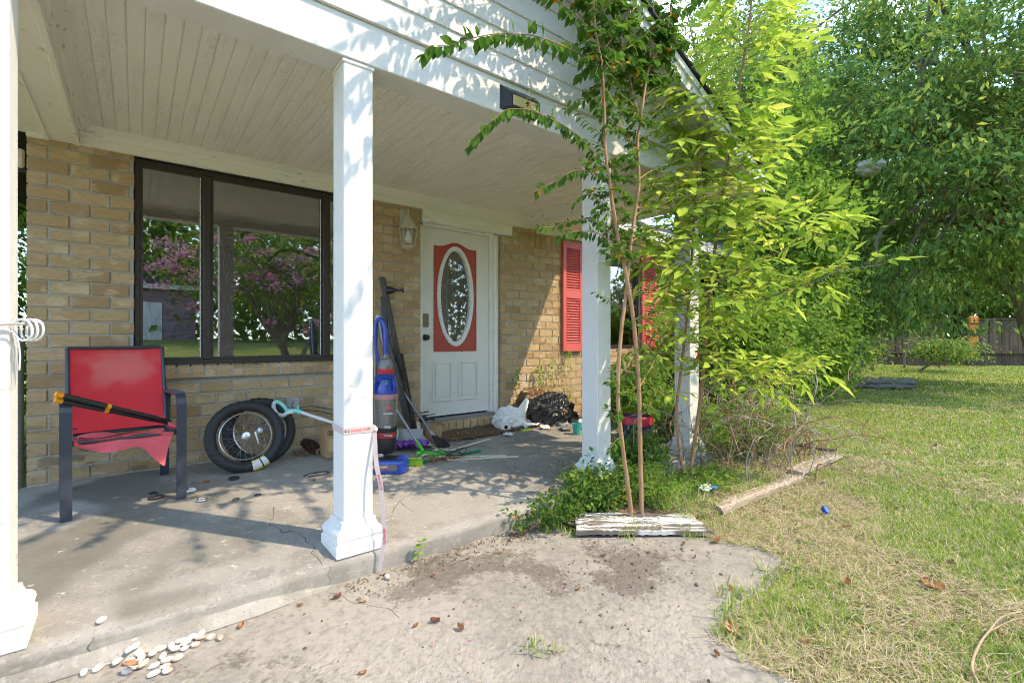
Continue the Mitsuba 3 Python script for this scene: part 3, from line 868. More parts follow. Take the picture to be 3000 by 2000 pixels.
MYRTLE_BRANCHES = [   # points, leaf length, leaves per metre, droop
    ([(2.053, 1.780, 2.615), (1.972, 1.794, 2.613), (1.839, 1.807, 2.617), (1.712, 1.821, 2.620), (1.592, 1.835, 2.610), (1.478, 1.848, 2.582), (1.393, 1.862, 2.557), (1.301, 1.875, 2.516), (1.202, 1.889, 2.462), (1.110, 1.903, 2.410), (1.047, 1.916, 2.393), (1.016, 1.930, 2.348)], 0.066, 62, 1.0),
    ([(2.004, 1.790, 2.752), (1.938, 1.802, 2.791), (1.846, 1.814, 2.823), (1.744, 1.826, 2.856), (1.653, 1.838, 2.894), (1.548, 1.850, 2.904)], 0.066, 62, 0.9),
    ([(2.090, 1.790, 2.060), (2.016, 1.803, 2.089), (1.936, 1.815, 2.158), (1.861, 1.828, 2.195), (1.758, 1.841, 2.223), (1.660, 1.854, 2.239), (1.569, 1.866, 2.241), (1.455, 1.879, 2.212), (1.405, 1.892, 2.168), (1.334, 1.905, 2.098), (1.286, 1.917, 2.043), (1.261, 1.930, 1.994)], 0.052, 80, 1.0),
    ([(2.114, 1.790, 1.984), (2.049, 1.817, 2.002), (1.914, 1.843, 2.000), (1.845, 1.870, 1.964), (1.832, 1.897, 1.944), (1.755, 1.923, 1.902), (1.716, 1.950, 1.873)], 0.045, 80, 1.0),
    ([(2.173, 1.790, 1.655), (2.149, 1.820, 1.717), (2.086, 1.850, 1.748), (2.002, 1.880, 1.753), (1.911, 1.910, 1.727), (1.821, 1.940, 1.691), (1.742, 1.970, 1.691)], 0.036, 100, 0.5),
    ([(2.120, 1.790, 1.633), (2.027, 1.817, 1.669), (1.951, 1.845, 1.668), (1.887, 1.872, 1.660), (1.835, 1.900, 1.639)], 0.045, 70, 1.0),
    ([(2.079, 1.800, 2.606), (2.166, 1.806, 2.687), (2.308, 1.812, 2.807), (2.394, 1.819, 2.870), (2.523, 1.825, 2.986), (2.677, 1.831, 3.128), (2.865, 1.838, 3.271), (3.090, 1.844, 3.440), (3.364, 1.850, 3.684)], 0.066, 62, 0.9),
    ([(2.096, 1.800, 2.721), (2.216, 1.812, 2.868), (2.359, 1.825, 3.044), (2.467, 1.838, 3.170), (2.572, 1.850, 3.343)], 0.066, 62, 0.9),
    ([(2.463, 1.830, 2.396), (2.590, 1.840, 2.487), (2.758, 1.850, 2.619), (2.900, 1.860, 2.722), (3.072, 1.870, 2.818), (3.228, 1.880, 2.905)], 0.045, 70, 0.8),
    ([(2.419, 1.820, 2.039), (2.534, 1.828, 2.114), (2.673, 1.836, 2.181), (2.835, 1.844, 2.254), (2.971, 1.852, 2.318), (3.149, 1.860, 2.394)], 0.032, 100, 0.5),
    ([(2.426, 1.820, 1.977), (2.570, 1.828, 2.046), (2.772, 1.836, 2.099), (3.047, 1.844, 2.171), (3.230, 1.852, 2.213), (3.431, 1.860, 2.282)], 0.036, 90, 0.5),
    ([(2.081, 1.800, 2.352), (2.024, 1.820, 2.400), (1.934, 1.840, 2.399), (1.848, 1.860, 2.324)], 0.045, 60, 0.9),
    ([(2.070, 1.800, 2.570), (2.193, 1.813, 2.529), (2.368, 1.827, 2.508), (2.487, 1.840, 2.486)], 0.034, 80, 0.6),
    ([(2.087, 1.800, 2.334), (2.189, 1.810, 2.327), (2.327, 1.820, 2.297), (2.440, 1.830, 2.172)], 0.030, 90, 0.5),
    ([(2.419, 1.820, 2.270), (2.282, 1.810, 2.272), (2.192, 1.800, 2.285)], 0.030, 90, 0.5),
    ([(2.334, 1.800, 1.652), (2.521, 1.813, 1.737), (2.723, 1.827, 1.745), (2.902, 1.840, 1.702)], 0.030, 80, 0.5),
    ([(2.314, 1.770, 1.179), (2.481, 1.785, 1.232), (2.646, 1.800, 1.260)], 0.032, 80, 0.5),
    ([(2.353, 1.760, 0.777), (2.478, 1.770, 0.886), (2.562, 1.780, 0.967)], 0.032, 80, 0.5),
    ([(1.985, 1.790, 2.942), (1.832, 1.768, 2.971), (1.638, 1.745, 2.952), (1.441, 1.722, 2.874), (1.246, 1.700, 2.748)], 0.066, 62, 0.9),
    ([(1.963, 1.790, 3.214), (1.708, 1.743, 3.194), (1.420, 1.697, 3.085), (1.155, 1.650, 2.917)], 0.066, 60, 0.9),
    ([(1.952, 1.800, 3.534), (1.642, 1.700, 3.449), (1.300, 1.600, 3.244), (0.988, 1.500, 2.944)], 0.066, 60, 0.9),
    ([(2.913, 1.860, 3.857), (2.474, 1.780, 3.845), (2.056, 1.700, 3.708)], 0.066, 60, 0.9),
    ([(2.064, 1.800, 2.616), (2.158, 1.810, 2.773), (2.201, 1.820, 2.934)], 0.060, 60, 0.9),
    ([(2.320, 1.840, 2.758), (2.501, 1.850, 2.773), (2.696, 1.860, 2.756)], 0.050, 60, 0.9),
    ([(2.742, 1.860, 3.036), (2.941, 1.865, 3.146), (3.121, 1.870, 3.170)], 0.060, 60, 0.9),
    ([(2.076, 1.790, 1.826), (1.988, 1.813, 1.873), (1.931, 1.837, 1.858), (1.901, 1.860, 1.811)], 0.034, 90, 0.5),
    ([(2.167, 1.790, 1.769), (2.263, 1.795, 1.859), (2.334, 1.800, 1.914)], 0.034, 90, 0.5),
    ([(2.386, 1.810, 1.851), (2.502, 1.825, 1.929), (2.667, 1.840, 1.984)], 0.034, 90, 0.5),
]
HICKORY_STEMS = [
    ([(3.213, 1.986, 0.045), (3.198, 2.005, 0.130), (3.171, 2.034, 0.501), (3.200, 2.018, 0.804), (3.254, 1.983, 1.359), (3.283, 1.967, 1.818), (3.304, 1.957, 2.146), (3.329, 1.944, 2.541), (3.351, 1.935, 2.775), (3.364, 1.931, 2.932)], 0.0140, 0.0040),
    ([(3.287, 1.992, 0.031), (3.303, 1.991, 0.126), (3.369, 1.951, 0.648), (3.416, 1.925, 1.262), (3.449, 1.910, 1.570), (3.503, 1.880, 1.963), (3.552, 1.852, 2.306), (3.609, 1.819, 2.676), (3.676, 1.778, 3.212), (3.722, 1.753, 3.510), (3.750, 1.743, 3.851), (3.774, 1.735, 4.229)], 0.0165, 0.0060),
    ([(3.386, 1.914, 1.178), (3.501, 1.807, 1.281), (3.578, 1.731, 1.326), (3.745, 1.582, 1.394), (3.910, 1.437, 1.472), (3.986, 1.361, 1.506), (4.059, 1.287, 1.560), (4.220, 1.144, 1.598), (4.294, 1.070, 1.612)], 0.0080, 0.0025),
    ([(3.425, 1.883, 1.488), (3.512, 1.789, 1.544), (3.635, 1.667, 1.611), (3.686, 1.601, 1.671), (3.877, 1.424, 1.796), (3.959, 1.334, 1.852)], 0.0070, 0.0025),
    ([(3.478, 1.867, 1.957), (3.597, 1.735, 1.975), (3.727, 1.594, 1.942), (3.834, 1.471, 1.935), (3.940, 1.350, 1.965)], 0.0070, 0.0025),
    ([(3.364, 1.931, 0.766), (3.469, 1.801, 0.782), (3.631, 1.625, 0.817), (3.769, 1.469, 0.813), (3.864, 1.346, 0.811)], 0.0060, 0.0025),
    ([(3.372, 1.925, 0.972), (3.441, 1.786, 0.898), (3.551, 1.614, 0.802), (3.578, 1.507, 0.685)], 0.0060, 0.0025),
    ([(3.233, 1.971, 1.357), (3.121, 1.979, 1.575), (2.996, 1.999, 1.666), (2.896, 1.998, 1.773), (2.827, 1.972, 1.878)], 0.0060, 0.0025),
    ([(3.217, 1.983, 1.228), (3.044, 2.014, 1.398), (2.857, 2.055, 1.535), (2.694, 2.078, 1.607)], 0.0050, 0.0020),
    ([(3.285, 1.968, 1.819), (3.151, 1.998, 1.932), (3.038, 2.010, 2.042), (2.957, 1.998, 2.122)], 0.0050, 0.0020),
    ([(3.548, 1.850, 2.304), (3.652, 1.736, 2.425), (3.708, 1.660, 2.493)], 0.0050, 0.0020),
    ([(3.605, 1.817, 2.675), (3.453, 1.899, 2.817), (3.344, 1.947, 2.880)], 0.0050, 0.0020),
    ([(3.683, 1.782, 3.216), (3.749, 1.678, 3.265), (3.809, 1.580, 3.344)], 0.0050, 0.0020),
]
HICKORY_LEAVES = [   # stalk start, tip, leaflet length
    ((4.294, 1.070, 1.612), (4.320, 0.986, 1.638), 0.160),
    ((4.030, 1.278, 1.556), (4.077, 1.177, 1.705), 0.110),
    ((4.205, 1.140, 1.597), (4.213, 1.070, 1.680), 0.100),
    ((3.855, 1.416, 1.466), (3.903, 1.251, 1.416), 0.130),
    ((3.943, 1.346, 1.501), (3.903, 1.251, 1.343), 0.130),
    ((3.680, 1.555, 1.388), (3.693, 1.417, 1.294), 0.130),
    ((3.680, 1.555, 1.388), (3.743, 1.505, 1.526), 0.120),
    ((3.503, 1.694, 1.321), (3.502, 1.568, 1.221), 0.130),
    ((3.416, 1.763, 1.276), (3.387, 1.658, 1.148), 0.120),
    ((3.855, 1.416, 1.792), (4.018, 1.287, 1.827), 0.130),
    ((3.959, 1.334, 1.852), (4.019, 1.223, 1.940), 0.170),
    ((3.644, 1.583, 1.664), (3.723, 1.520, 1.802), 0.120),
    ((3.573, 1.638, 1.602), (3.559, 1.522, 1.489), 0.120),
    ((3.434, 1.749, 1.534), (3.526, 1.676, 1.677), 0.120),
    ((3.940, 1.350, 1.965), (3.961, 1.269, 2.076), 0.170),
    ((3.940, 1.350, 1.965), (4.077, 1.177, 1.977), 0.200),
    ((3.802, 1.458, 1.927), (3.881, 1.396, 2.053), 0.150),
    ((3.802, 1.458, 1.927), (3.798, 1.334, 1.806), 0.150),
    ((3.664, 1.567, 1.927), (3.743, 1.505, 2.078), 0.150),
    ((3.507, 1.691, 1.953), (3.502, 1.568, 1.806), 0.140),
    ((3.864, 1.346, 0.811), (3.875, 1.273, 0.790), 0.170),
    ((3.728, 1.453, 0.815), (3.770, 1.356, 0.904), 0.130),
    ((3.674, 1.432, 0.819), (3.695, 1.351, 0.715), 0.120),
    ((3.553, 1.591, 0.823), (3.617, 1.477, 0.929), 0.120),
    ((3.502, 1.568, 0.826), (3.507, 1.500, 0.715), 0.120),
    ((3.578, 1.507, 0.685), (3.547, 1.404, 0.626), 0.120),
    ((3.483, 1.583, 0.807), (3.399, 1.521, 0.673), 0.100),
    ((3.311, 1.718, 0.904), (3.325, 1.580, 0.957), 0.120),
    ((2.827, 1.972, 1.878), (2.702, 1.944, 1.969), 0.120),
    ((2.842, 1.961, 1.760), (2.666, 1.972, 1.854), 0.120),
    ((2.887, 1.926, 1.644), (2.660, 1.914, 1.650), 0.140),
    ((3.043, 1.930, 1.562), (2.898, 1.917, 1.406), 0.130),
    ((2.694, 2.078, 1.607), (2.504, 2.100, 1.590), 0.130),
    ((2.787, 2.005, 1.524), (2.648, 1.987, 1.396), 0.120),
    ((2.787, 2.005, 1.524), (2.612, 2.015, 1.533), 0.120),
    ((2.898, 1.917, 1.382), (2.818, 1.917, 1.238), 0.130),
    ((2.957, 1.998, 2.122), (2.768, 2.019, 2.174), 0.120),
    ((2.986, 1.975, 2.025), (2.787, 2.005, 2.020), 0.130),
    ((3.043, 1.930, 1.903), (3.046, 1.800, 1.973), 0.130),
    ((3.536, 1.897, 1.972), (3.296, 2.157, 2.022), 0.186),
    ((3.537, 1.896, 1.983), (3.142, 1.352, 1.794), 0.154),
    ((3.539, 1.895, 1.995), (3.424, 2.184, 1.911), 0.131),
    ((3.540, 1.894, 2.007), (3.577, 1.631, 2.053), 0.162),
    ((3.542, 1.893, 2.019), (2.996, 1.770, 2.128), 0.184),
    ((3.543, 1.892, 2.031), (3.820, 1.747, 2.024), 0.133),
    ((3.544, 1.891, 2.043), (2.696, 1.671, 1.888), 0.181),
    ((3.546, 1.890, 2.055), (3.970, 1.852, 2.321), 0.181),
    ((3.547, 1.888, 2.067), (3.104, 1.999, 2.221), 0.168),
    ((3.549, 1.887, 2.079), (3.758, 1.666, 2.319), 0.188),
    ((3.550, 1.886, 2.091), (3.005, 1.862, 1.921), 0.135),
    ((3.552, 1.885, 2.102), (3.296, 1.560, 2.162), 0.164),
    ((3.553, 1.884, 2.114), (3.029, 1.814, 2.281), 0.144),
    ((3.555, 1.883, 2.126), (3.392, 1.502, 1.963), 0.156),
    ((3.556, 1.882, 2.138), (3.553, 2.172, 2.207), 0.125),
    ((3.557, 1.880, 2.150), (3.139, 1.340, 1.925), 0.176),
    ((3.559, 1.879, 2.162), (2.687, 1.686, 2.084), 0.127),
    ((3.560, 1.878, 2.174), (3.279, 1.446, 2.250), 0.174),
    ((3.562, 1.877, 2.186), (2.943, 1.891, 1.957), 0.147),
    ((3.563, 1.876, 2.198), (3.227, 1.381, 2.088), 0.173),
    ((3.565, 1.875, 2.209), (2.678, 1.727, 1.957), 0.186),
    ((3.566, 1.874, 2.221), (3.618, 1.680, 2.418), 0.184),
    ((3.567, 1.873, 2.233), (3.122, 1.992, 2.355), 0.144),
    ((3.569, 1.871, 2.245), (3.128, 1.422, 2.171), 0.134),
    ((3.570, 1.870, 2.257), (2.770, 1.806, 2.081), 0.127),
    ((3.572, 1.869, 2.269), (3.481, 1.540, 2.048), 0.139),
    ((3.573, 1.868, 2.281), (3.038, 1.950, 2.242), 0.152),
    ((3.575, 1.867, 2.293), (3.097, 1.392, 2.328), 0.156),
    ((3.576, 1.866, 2.305), (3.362, 2.029, 2.254), 0.186),
    ((3.578, 1.865, 2.317), (3.242, 1.367, 2.141), 0.152),
    ((3.579, 1.863, 2.330), (2.966, 1.813, 2.425), 0.154),
    ((3.581, 1.862, 2.342), (4.083, 1.755, 2.254), 0.154),
    ((3.583, 1.861, 2.355), (3.082, 1.944, 2.368), 0.143),
    ((3.584, 1.859, 2.368), (3.440, 1.538, 2.355), 0.189),
    ((3.586, 1.858, 2.381), (3.132, 1.928, 2.184), 0.146),
    ((3.587, 1.857, 2.394), (3.799, 1.745, 2.647), 0.181),
    ((3.589, 1.855, 2.406), (3.350, 2.090, 2.591), 0.170),
    ((3.591, 1.854, 2.419), (3.507, 1.468, 2.303), 0.170),
    ((3.592, 1.853, 2.432), (3.395, 2.049, 2.632), 0.169),
    ((3.594, 1.852, 2.445), (3.783, 1.597, 2.622), 0.162),
    ((3.596, 1.850, 2.458), (2.997, 1.735, 2.536), 0.168),
    ((3.597, 1.849, 2.470), (3.796, 1.584, 2.556), 0.176),
    ((3.599, 1.848, 2.483), (3.346, 2.049, 2.652), 0.178),
    ((3.601, 1.846, 2.496), (4.009, 1.685, 2.730), 0.169),
    ((3.602, 1.845, 2.509), (3.135, 1.949, 2.283), 0.159),
    ((3.604, 1.844, 2.522), (4.038, 1.744, 2.873), 0.155),
    ((3.606, 1.842, 2.535), (3.315, 2.064, 2.534), 0.135),
    ((3.607, 1.841, 2.547), (3.801, 1.602, 2.481), 0.152),
    ((3.609, 1.840, 2.560), (3.231, 2.017, 2.557), 0.171),
    ((3.611, 1.839, 2.573), (3.468, 1.593, 2.680), 0.167),
    ((3.612, 1.837, 2.586), (3.286, 1.967, 2.766), 0.127),
    ((3.614, 1.836, 2.599), (3.160, 1.368, 2.408), 0.133),
    ((3.616, 1.835, 2.611), (2.936, 1.714, 2.526), 0.126),
    ((3.617, 1.833, 2.624), (3.732, 1.591, 2.674), 0.163),
    ((3.619, 1.832, 2.637), (2.721, 1.650, 2.531), 0.151),
    ((3.621, 1.831, 2.650), (3.223, 1.392, 2.549), 0.179),
    ((3.622, 1.829, 2.663), (3.321, 1.918, 2.731), 0.130),
    ((3.624, 1.828, 2.675), (3.708, 1.573, 2.676), 0.187),
    ((3.626, 1.827, 2.690), (3.448, 2.059, 2.670), 0.166),
    ((3.628, 1.825, 2.709), (3.692, 1.604, 2.775), 0.161),
    ((3.630, 1.823, 2.727), (3.234, 1.981, 2.533), 0.147),
    ((3.632, 1.822, 2.746), (3.202, 1.400, 2.421), 0.161),
    ((3.634, 1.820, 2.764), (3.320, 1.938, 2.754), 0.183),
    ((3.636, 1.819, 2.783), (3.361, 1.418, 2.682), 0.143),
    ((3.638, 1.817, 2.801), (3.615, 2.107, 2.781), 0.184),
    ((3.640, 1.816, 2.820), (4.116, 1.735, 2.979), 0.157),
    ((3.642, 1.814, 2.838), (3.632, 2.121, 3.081), 0.156),
    ((3.644, 1.812, 2.857), (3.256, 1.374, 2.728), 0.165),
    ((3.646, 1.811, 2.875), (3.458, 2.013, 3.007), 0.178),
    ((3.648, 1.809, 2.894), (3.360, 1.476, 2.928), 0.185),
    ((3.650, 1.808, 2.912), (3.008, 1.746, 2.662), 0.134),
    ((3.652, 1.806, 2.931), (3.733, 1.586, 2.759), 0.155),
    ((3.654, 1.804, 2.949), (3.387, 2.023, 2.978), 0.132),
    ((3.656, 1.803, 2.968), (3.686, 1.533, 2.846), 0.146),
    ((3.658, 1.801, 2.986), (3.183, 1.846, 3.022), 0.148),
    ((3.660, 1.800, 3.005), (3.218, 1.301, 2.636), 0.140),
    ((3.662, 1.798, 3.023), (3.495, 2.113, 3.233), 0.160),
    ((3.664, 1.796, 3.042), (3.543, 1.518, 3.173), 0.162),
    ((3.666, 1.795, 3.060), (3.168, 1.879, 2.924), 0.184),
    ((3.668, 1.793, 3.079), (4.016, 1.658, 3.280), 0.137),
    ((3.670, 1.792, 3.097), (2.816, 1.654, 2.915), 0.179),
    ((3.672, 1.790, 3.116), (3.468, 1.406, 2.880), 0.175),
    ((3.674, 1.789, 3.134), (3.238, 1.820, 2.926), 0.160),
    ((3.676, 1.787, 3.153), (3.323, 1.360, 2.914), 0.162),
    ((3.678, 1.785, 3.171), (3.019, 1.692, 2.864), 0.178),
    ((3.680, 1.784, 3.190), (3.228, 1.280, 2.762), 0.171),
    ((3.682, 1.782, 3.208), (3.367, 1.988, 3.032), 0.127),
    ((3.684, 1.781, 3.222), (3.811, 1.570, 3.119), 0.187),
    ((3.685, 1.780, 3.232), (3.070, 1.728, 2.983), 0.184),
    ((3.686, 1.779, 3.242), (3.572, 1.478, 3.289), 0.134),
    ((3.687, 1.778, 3.252), (2.915, 1.627, 2.926), 0.149),
    ((3.689, 1.777, 3.262), (3.675, 1.592, 3.379), 0.173),
    ((3.690, 1.776, 3.272), (3.209, 1.786, 3.040), 0.145),
    ((3.691, 1.775, 3.283), (4.156, 1.652, 3.446), 0.148),
    ((3.693, 1.774, 3.293), (2.970, 1.635, 3.204), 0.165),
    ((3.694, 1.773, 3.303), (3.809, 1.462, 3.295), 0.165),
    ((3.695, 1.772, 3.313), (3.033, 1.710, 3.207), 0.173),
    ((3.696, 1.771, 3.323), (3.404, 1.393, 3.096), 0.148),
    ((3.698, 1.770, 3.333), (3.455, 1.933, 3.309), 0.167),
    ((3.699, 1.769, 3.344), (3.248, 1.343, 3.196), 0.132),
    ((3.700, 1.768, 3.354), (3.596, 2.020, 3.484), 0.155),
    ((3.702, 1.767, 3.364), (3.243, 1.272, 3.099), 0.172),
    ((3.703, 1.766, 3.374), (3.751, 1.988, 3.747), 0.169),
    ((3.704, 1.765, 3.384), (4.121, 1.721, 3.715), 0.168),
    ((3.706, 1.764, 3.394), (3.392, 1.875, 3.286), 0.147),
    ((3.707, 1.763, 3.405), (3.786, 1.551, 3.517), 0.147),
    ((3.708, 1.762, 3.415), (3.589, 1.970, 3.599), 0.167),
    ((3.709, 1.761, 3.425), (4.073, 1.612, 3.447), 0.158),
    ((3.711, 1.760, 3.435), (3.445, 1.973, 3.488), 0.150),
    ((3.712, 1.759, 3.445), (3.328, 1.414, 3.297), 0.126),
    ((3.713, 1.757, 3.455), (3.491, 1.961, 3.384), 0.124),
    ((3.715, 1.756, 3.465), (3.890, 1.476, 3.509), 0.152),
    ((3.716, 1.755, 3.476), (2.981, 1.631, 3.194), 0.134),
    ((3.717, 1.754, 3.486), (4.094, 1.631, 3.723), 0.134),
    ((3.718, 1.753, 3.496), (2.995, 1.628, 3.290), 0.143),
    ((3.720, 1.752, 3.506), (3.221, 1.293, 3.230), 0.185),
    ((3.721, 1.752, 3.517), (3.388, 1.955, 3.659), 0.168),
    ((3.721, 1.751, 3.529), (3.382, 1.270, 3.238), 0.168),
    ((3.722, 1.751, 3.541), (3.467, 1.942, 3.731), 0.135),
    ((3.722, 1.750, 3.552), (3.382, 1.406, 3.383), 0.129),
    ((3.723, 1.750, 3.564), (3.096, 1.794, 3.469), 0.144),
    ((3.724, 1.749, 3.576), (3.948, 1.567, 3.672), 0.171),
    ((3.724, 1.749, 3.587), (3.485, 1.860, 3.751), 0.186),
    ((3.725, 1.748, 3.599), (4.223, 1.644, 3.781), 0.124),
    ((3.726, 1.748, 3.610), (3.227, 1.746, 3.669), 0.127),
    ((3.726, 1.747, 3.622), (3.814, 1.414, 3.554), 0.147),
    ((3.727, 1.747, 3.634), (3.725, 1.944, 3.963), 0.156),
    ((3.728, 1.746, 3.645), (3.420, 1.392, 3.248), 0.127),
    ((3.728, 1.746, 3.657), (3.092, 1.665, 3.437), 0.151),
    ((3.729, 1.745, 3.669), (3.208, 1.310, 3.320), 0.188),
    ((3.730, 1.745, 3.680), (3.217, 1.744, 3.663), 0.159),
    ((3.730, 1.744, 3.692), (3.267, 1.349, 3.468), 0.160),
    ((3.731, 1.744, 3.703), (3.587, 2.002, 3.676), 0.138),
    ((3.732, 1.743, 3.715), (3.649, 1.505, 3.812), 0.161),
    ((3.732, 1.743, 3.727), (3.466, 1.939, 3.873), 0.184),
    ((3.733, 1.742, 3.738), (4.052, 1.599, 3.977), 0.139),
    ((3.733, 1.742, 3.750), (2.961, 1.566, 3.493), 0.175),
    ((3.734, 1.741, 3.761), (3.344, 1.314, 3.299), 0.129),
    ((3.735, 1.741, 3.773), (3.272, 1.733, 3.714), 0.162),
    ((3.735, 1.740, 3.785), (3.877, 1.584, 3.925), 0.127),
    ((3.736, 1.740, 3.796), (3.212, 1.714, 3.723), 0.130),
    ((3.737, 1.739, 3.808), (3.980, 1.566, 3.939), 0.160),
    ((3.737, 1.738, 3.820), (3.497, 1.956, 3.738), 0.162),
    ((3.738, 1.738, 3.831), (3.939, 1.481, 3.902), 0.187),
    ((3.739, 1.737, 3.843), (3.038, 1.723, 3.492), 0.177),
    ((3.303, 1.979, 1.823), (2.584, 1.735, 1.776), 0.102),
    ((3.304, 1.979, 1.839), (3.082, 1.608, 1.898), 0.097),
    ((3.305, 1.978, 1.854), (2.514, 1.744, 1.691), 0.096),
    ((3.305, 1.977, 1.870), (3.565, 1.921, 2.092), 0.141),
    ((3.306, 1.977, 1.885), (2.868, 1.950, 1.852), 0.112),
    ((3.307, 1.976, 1.901), (3.317, 1.784, 1.977), 0.135),
    ((3.308, 1.976, 1.917), (2.966, 1.995, 1.871), 0.102),
    ((3.309, 1.975, 1.932), (3.699, 1.911, 1.980), 0.133),
    ((3.309, 1.974, 1.948), (3.315, 2.185, 2.188), 0.117),
    ((3.310, 1.974, 1.963), (3.534, 1.834, 2.072), 0.141),
    ((3.311, 1.973, 1.979), (2.947, 2.090, 2.018), 0.099),
    ((3.312, 1.973, 1.995), (2.874, 1.489, 1.799), 0.143),
    ((3.312, 1.972, 2.010), (2.957, 1.944, 2.165), 0.138),
    ((3.313, 1.971, 2.026), (3.062, 1.613, 2.003), 0.104),
    ((3.314, 1.971, 2.041), (3.131, 2.133, 2.099), 0.106),
    ((3.315, 1.970, 2.057), (3.711, 1.954, 2.248), 0.136),
    ((3.315, 1.970, 2.072), (2.829, 1.947, 1.934), 0.101),
    ((3.316, 1.969, 2.088), (2.869, 1.476, 1.865), 0.102),
    ((3.317, 1.968, 2.104), (3.287, 2.190, 2.386), 0.104),
    ((3.318, 1.968, 2.119), (3.457, 1.793, 2.078), 0.137),
    ((3.319, 1.967, 2.135), (2.788, 1.950, 2.064), 0.094),
    ((3.319, 1.966, 2.150), (3.018, 1.536, 2.058), 0.113),
    ((3.320, 1.966, 2.169), (2.816, 1.849, 2.151), 0.113),
    ((3.321, 1.965, 2.188), (3.228, 1.630, 2.173), 0.143),
    ((3.322, 1.964, 2.207), (3.045, 2.130, 2.144), 0.127),
    ((3.323, 1.963, 2.226), (3.207, 1.603, 2.175), 0.123),
    ((3.324, 1.963, 2.244), (2.741, 1.875, 2.115), 0.098),
    ((3.325, 1.962, 2.263), (3.322, 1.775, 2.407), 0.132),
    ((3.326, 1.961, 2.282), (3.295, 2.219, 2.345), 0.107),
    ((3.327, 1.960, 2.301), (3.511, 1.835, 2.310), 0.127),
    ((3.328, 1.960, 2.319), (3.065, 2.108, 2.197), 0.136),
    ((3.329, 1.959, 2.338), (3.053, 1.538, 2.151), 0.120),
    ((3.330, 1.958, 2.357), (3.354, 2.227, 2.378), 0.121),
    ((3.331, 1.957, 2.376), (3.165, 1.668, 2.344), 0.103),
    ((3.332, 1.957, 2.395), (3.226, 2.250, 2.477), 0.124),
    ((3.333, 1.956, 2.413), (3.451, 1.805, 2.498), 0.121),
    ((3.334, 1.955, 2.432), (3.261, 2.194, 2.486), 0.104),
    ((3.335, 1.954, 2.451), (3.396, 1.767, 2.540), 0.139),
    ((3.336, 1.954, 2.470), (3.186, 2.108, 2.683), 0.105),
    ((3.337, 1.953, 2.489), (3.571, 1.881, 2.754), 0.138),
    ((3.338, 1.952, 2.507), (2.879, 1.937, 2.385), 0.120),
    ((3.339, 1.951, 2.526), (3.094, 1.593, 2.297), 0.124),
    ((3.340, 1.951, 2.545), (2.585, 1.691, 2.209), 0.100),
    ((3.340, 1.950, 2.556), (3.039, 1.519, 2.388), 0.103),
    ((3.341, 1.949, 2.567), (3.080, 2.099, 2.593), 0.130),
    ((3.342, 1.949, 2.578), (3.575, 1.883, 2.841), 0.142),
    ((3.343, 1.948, 2.589), (3.049, 2.069, 2.710), 0.140),
    ((3.343, 1.947, 2.600), (3.631, 1.846, 2.832), 0.118),
    ((3.344, 1.947, 2.611), (2.721, 1.737, 2.531), 0.098),
    ((3.345, 1.946, 2.622), (2.929, 1.510, 2.533), 0.132),
    ((3.346, 1.946, 2.633), (3.164, 2.170, 2.647), 0.129),
    ((3.346, 1.945, 2.644), (3.474, 1.709, 2.503), 0.142),
    ((3.347, 1.944, 2.655), (2.650, 1.681, 2.519), 0.104),
    ((3.348, 1.944, 2.666), (3.487, 1.766, 2.763), 0.131),
    ((3.349, 1.943, 2.678), (3.043, 1.951, 2.791), 0.113),
    ((3.350, 1.943, 2.689), (3.176, 1.641, 2.726), 0.128),
    ((3.350, 1.942, 2.700), (3.274, 2.255, 2.886), 0.097),
    ((3.351, 1.941, 2.711), (3.162, 1.557, 2.500), 0.100),
    ((3.352, 1.941, 2.722), (3.161, 2.092, 2.805), 0.140),
    ((3.353, 1.940, 2.733), (3.308, 1.687, 2.733), 0.129),
    ((3.353, 1.940, 2.744), (2.776, 1.862, 2.522), 0.111),
    ((3.354, 1.939, 2.755), (2.913, 1.457, 2.408), 0.115),
    ((3.355, 1.938, 2.766), (2.611, 1.723, 2.617), 0.107),
    ((3.356, 1.938, 2.777), (3.735, 1.939, 3.111), 0.121),
    ((3.356, 1.937, 2.784), (2.591, 1.761, 2.607), 0.112),
    ((3.357, 1.937, 2.792), (3.542, 1.826, 2.782), 0.112),
    ((3.357, 1.937, 2.799), (3.000, 1.882, 2.865), 0.113),
    ((3.357, 1.937, 2.807), (3.041, 1.559, 2.624), 0.142),
    ((3.358, 1.936, 2.814), (2.616, 1.733, 2.596), 0.108),
    ((3.358, 1.936, 2.821), (3.348, 1.666, 2.625), 0.096),
    ((3.358, 1.936, 2.829), (2.887, 1.942, 2.807), 0.123),
    ((3.359, 1.935, 2.836), (3.472, 1.724, 2.716), 0.096),
    ((3.359, 1.935, 2.843), (2.933, 1.879, 2.924), 0.137),
    ((3.360, 1.935, 2.851), (3.259, 1.580, 2.633), 0.144),
    ((3.360, 1.934, 2.858), (2.633, 1.796, 2.560), 0.133),
    ((3.360, 1.934, 2.865), (3.846, 1.862, 3.120), 0.105),
    ((3.361, 1.934, 2.873), (2.957, 1.929, 2.838), 0.108),
    ((3.361, 1.933, 2.880), (3.006, 1.527, 2.625), 0.117),
    ((3.362, 1.933, 2.888), (3.359, 2.129, 3.180), 0.138),
    ((3.362, 1.933, 2.895), (3.580, 1.872, 3.091), 0.142),
    ((3.362, 1.933, 2.902), (2.766, 1.798, 2.695), 0.140),
    ((3.363, 1.932, 2.910), (3.003, 1.548, 2.591), 0.115),
    ((3.363, 1.932, 2.917), (2.858, 1.890, 2.898), 0.133),
    ((3.363, 1.932, 2.924), (3.748, 1.916, 3.250), 0.129),
    ((3.364, 1.931, 2.932), (3.160, 1.979, 3.062), 0.112),
    ((3.433, 1.902, 1.412), (3.076, 1.996, 1.535), 0.159),
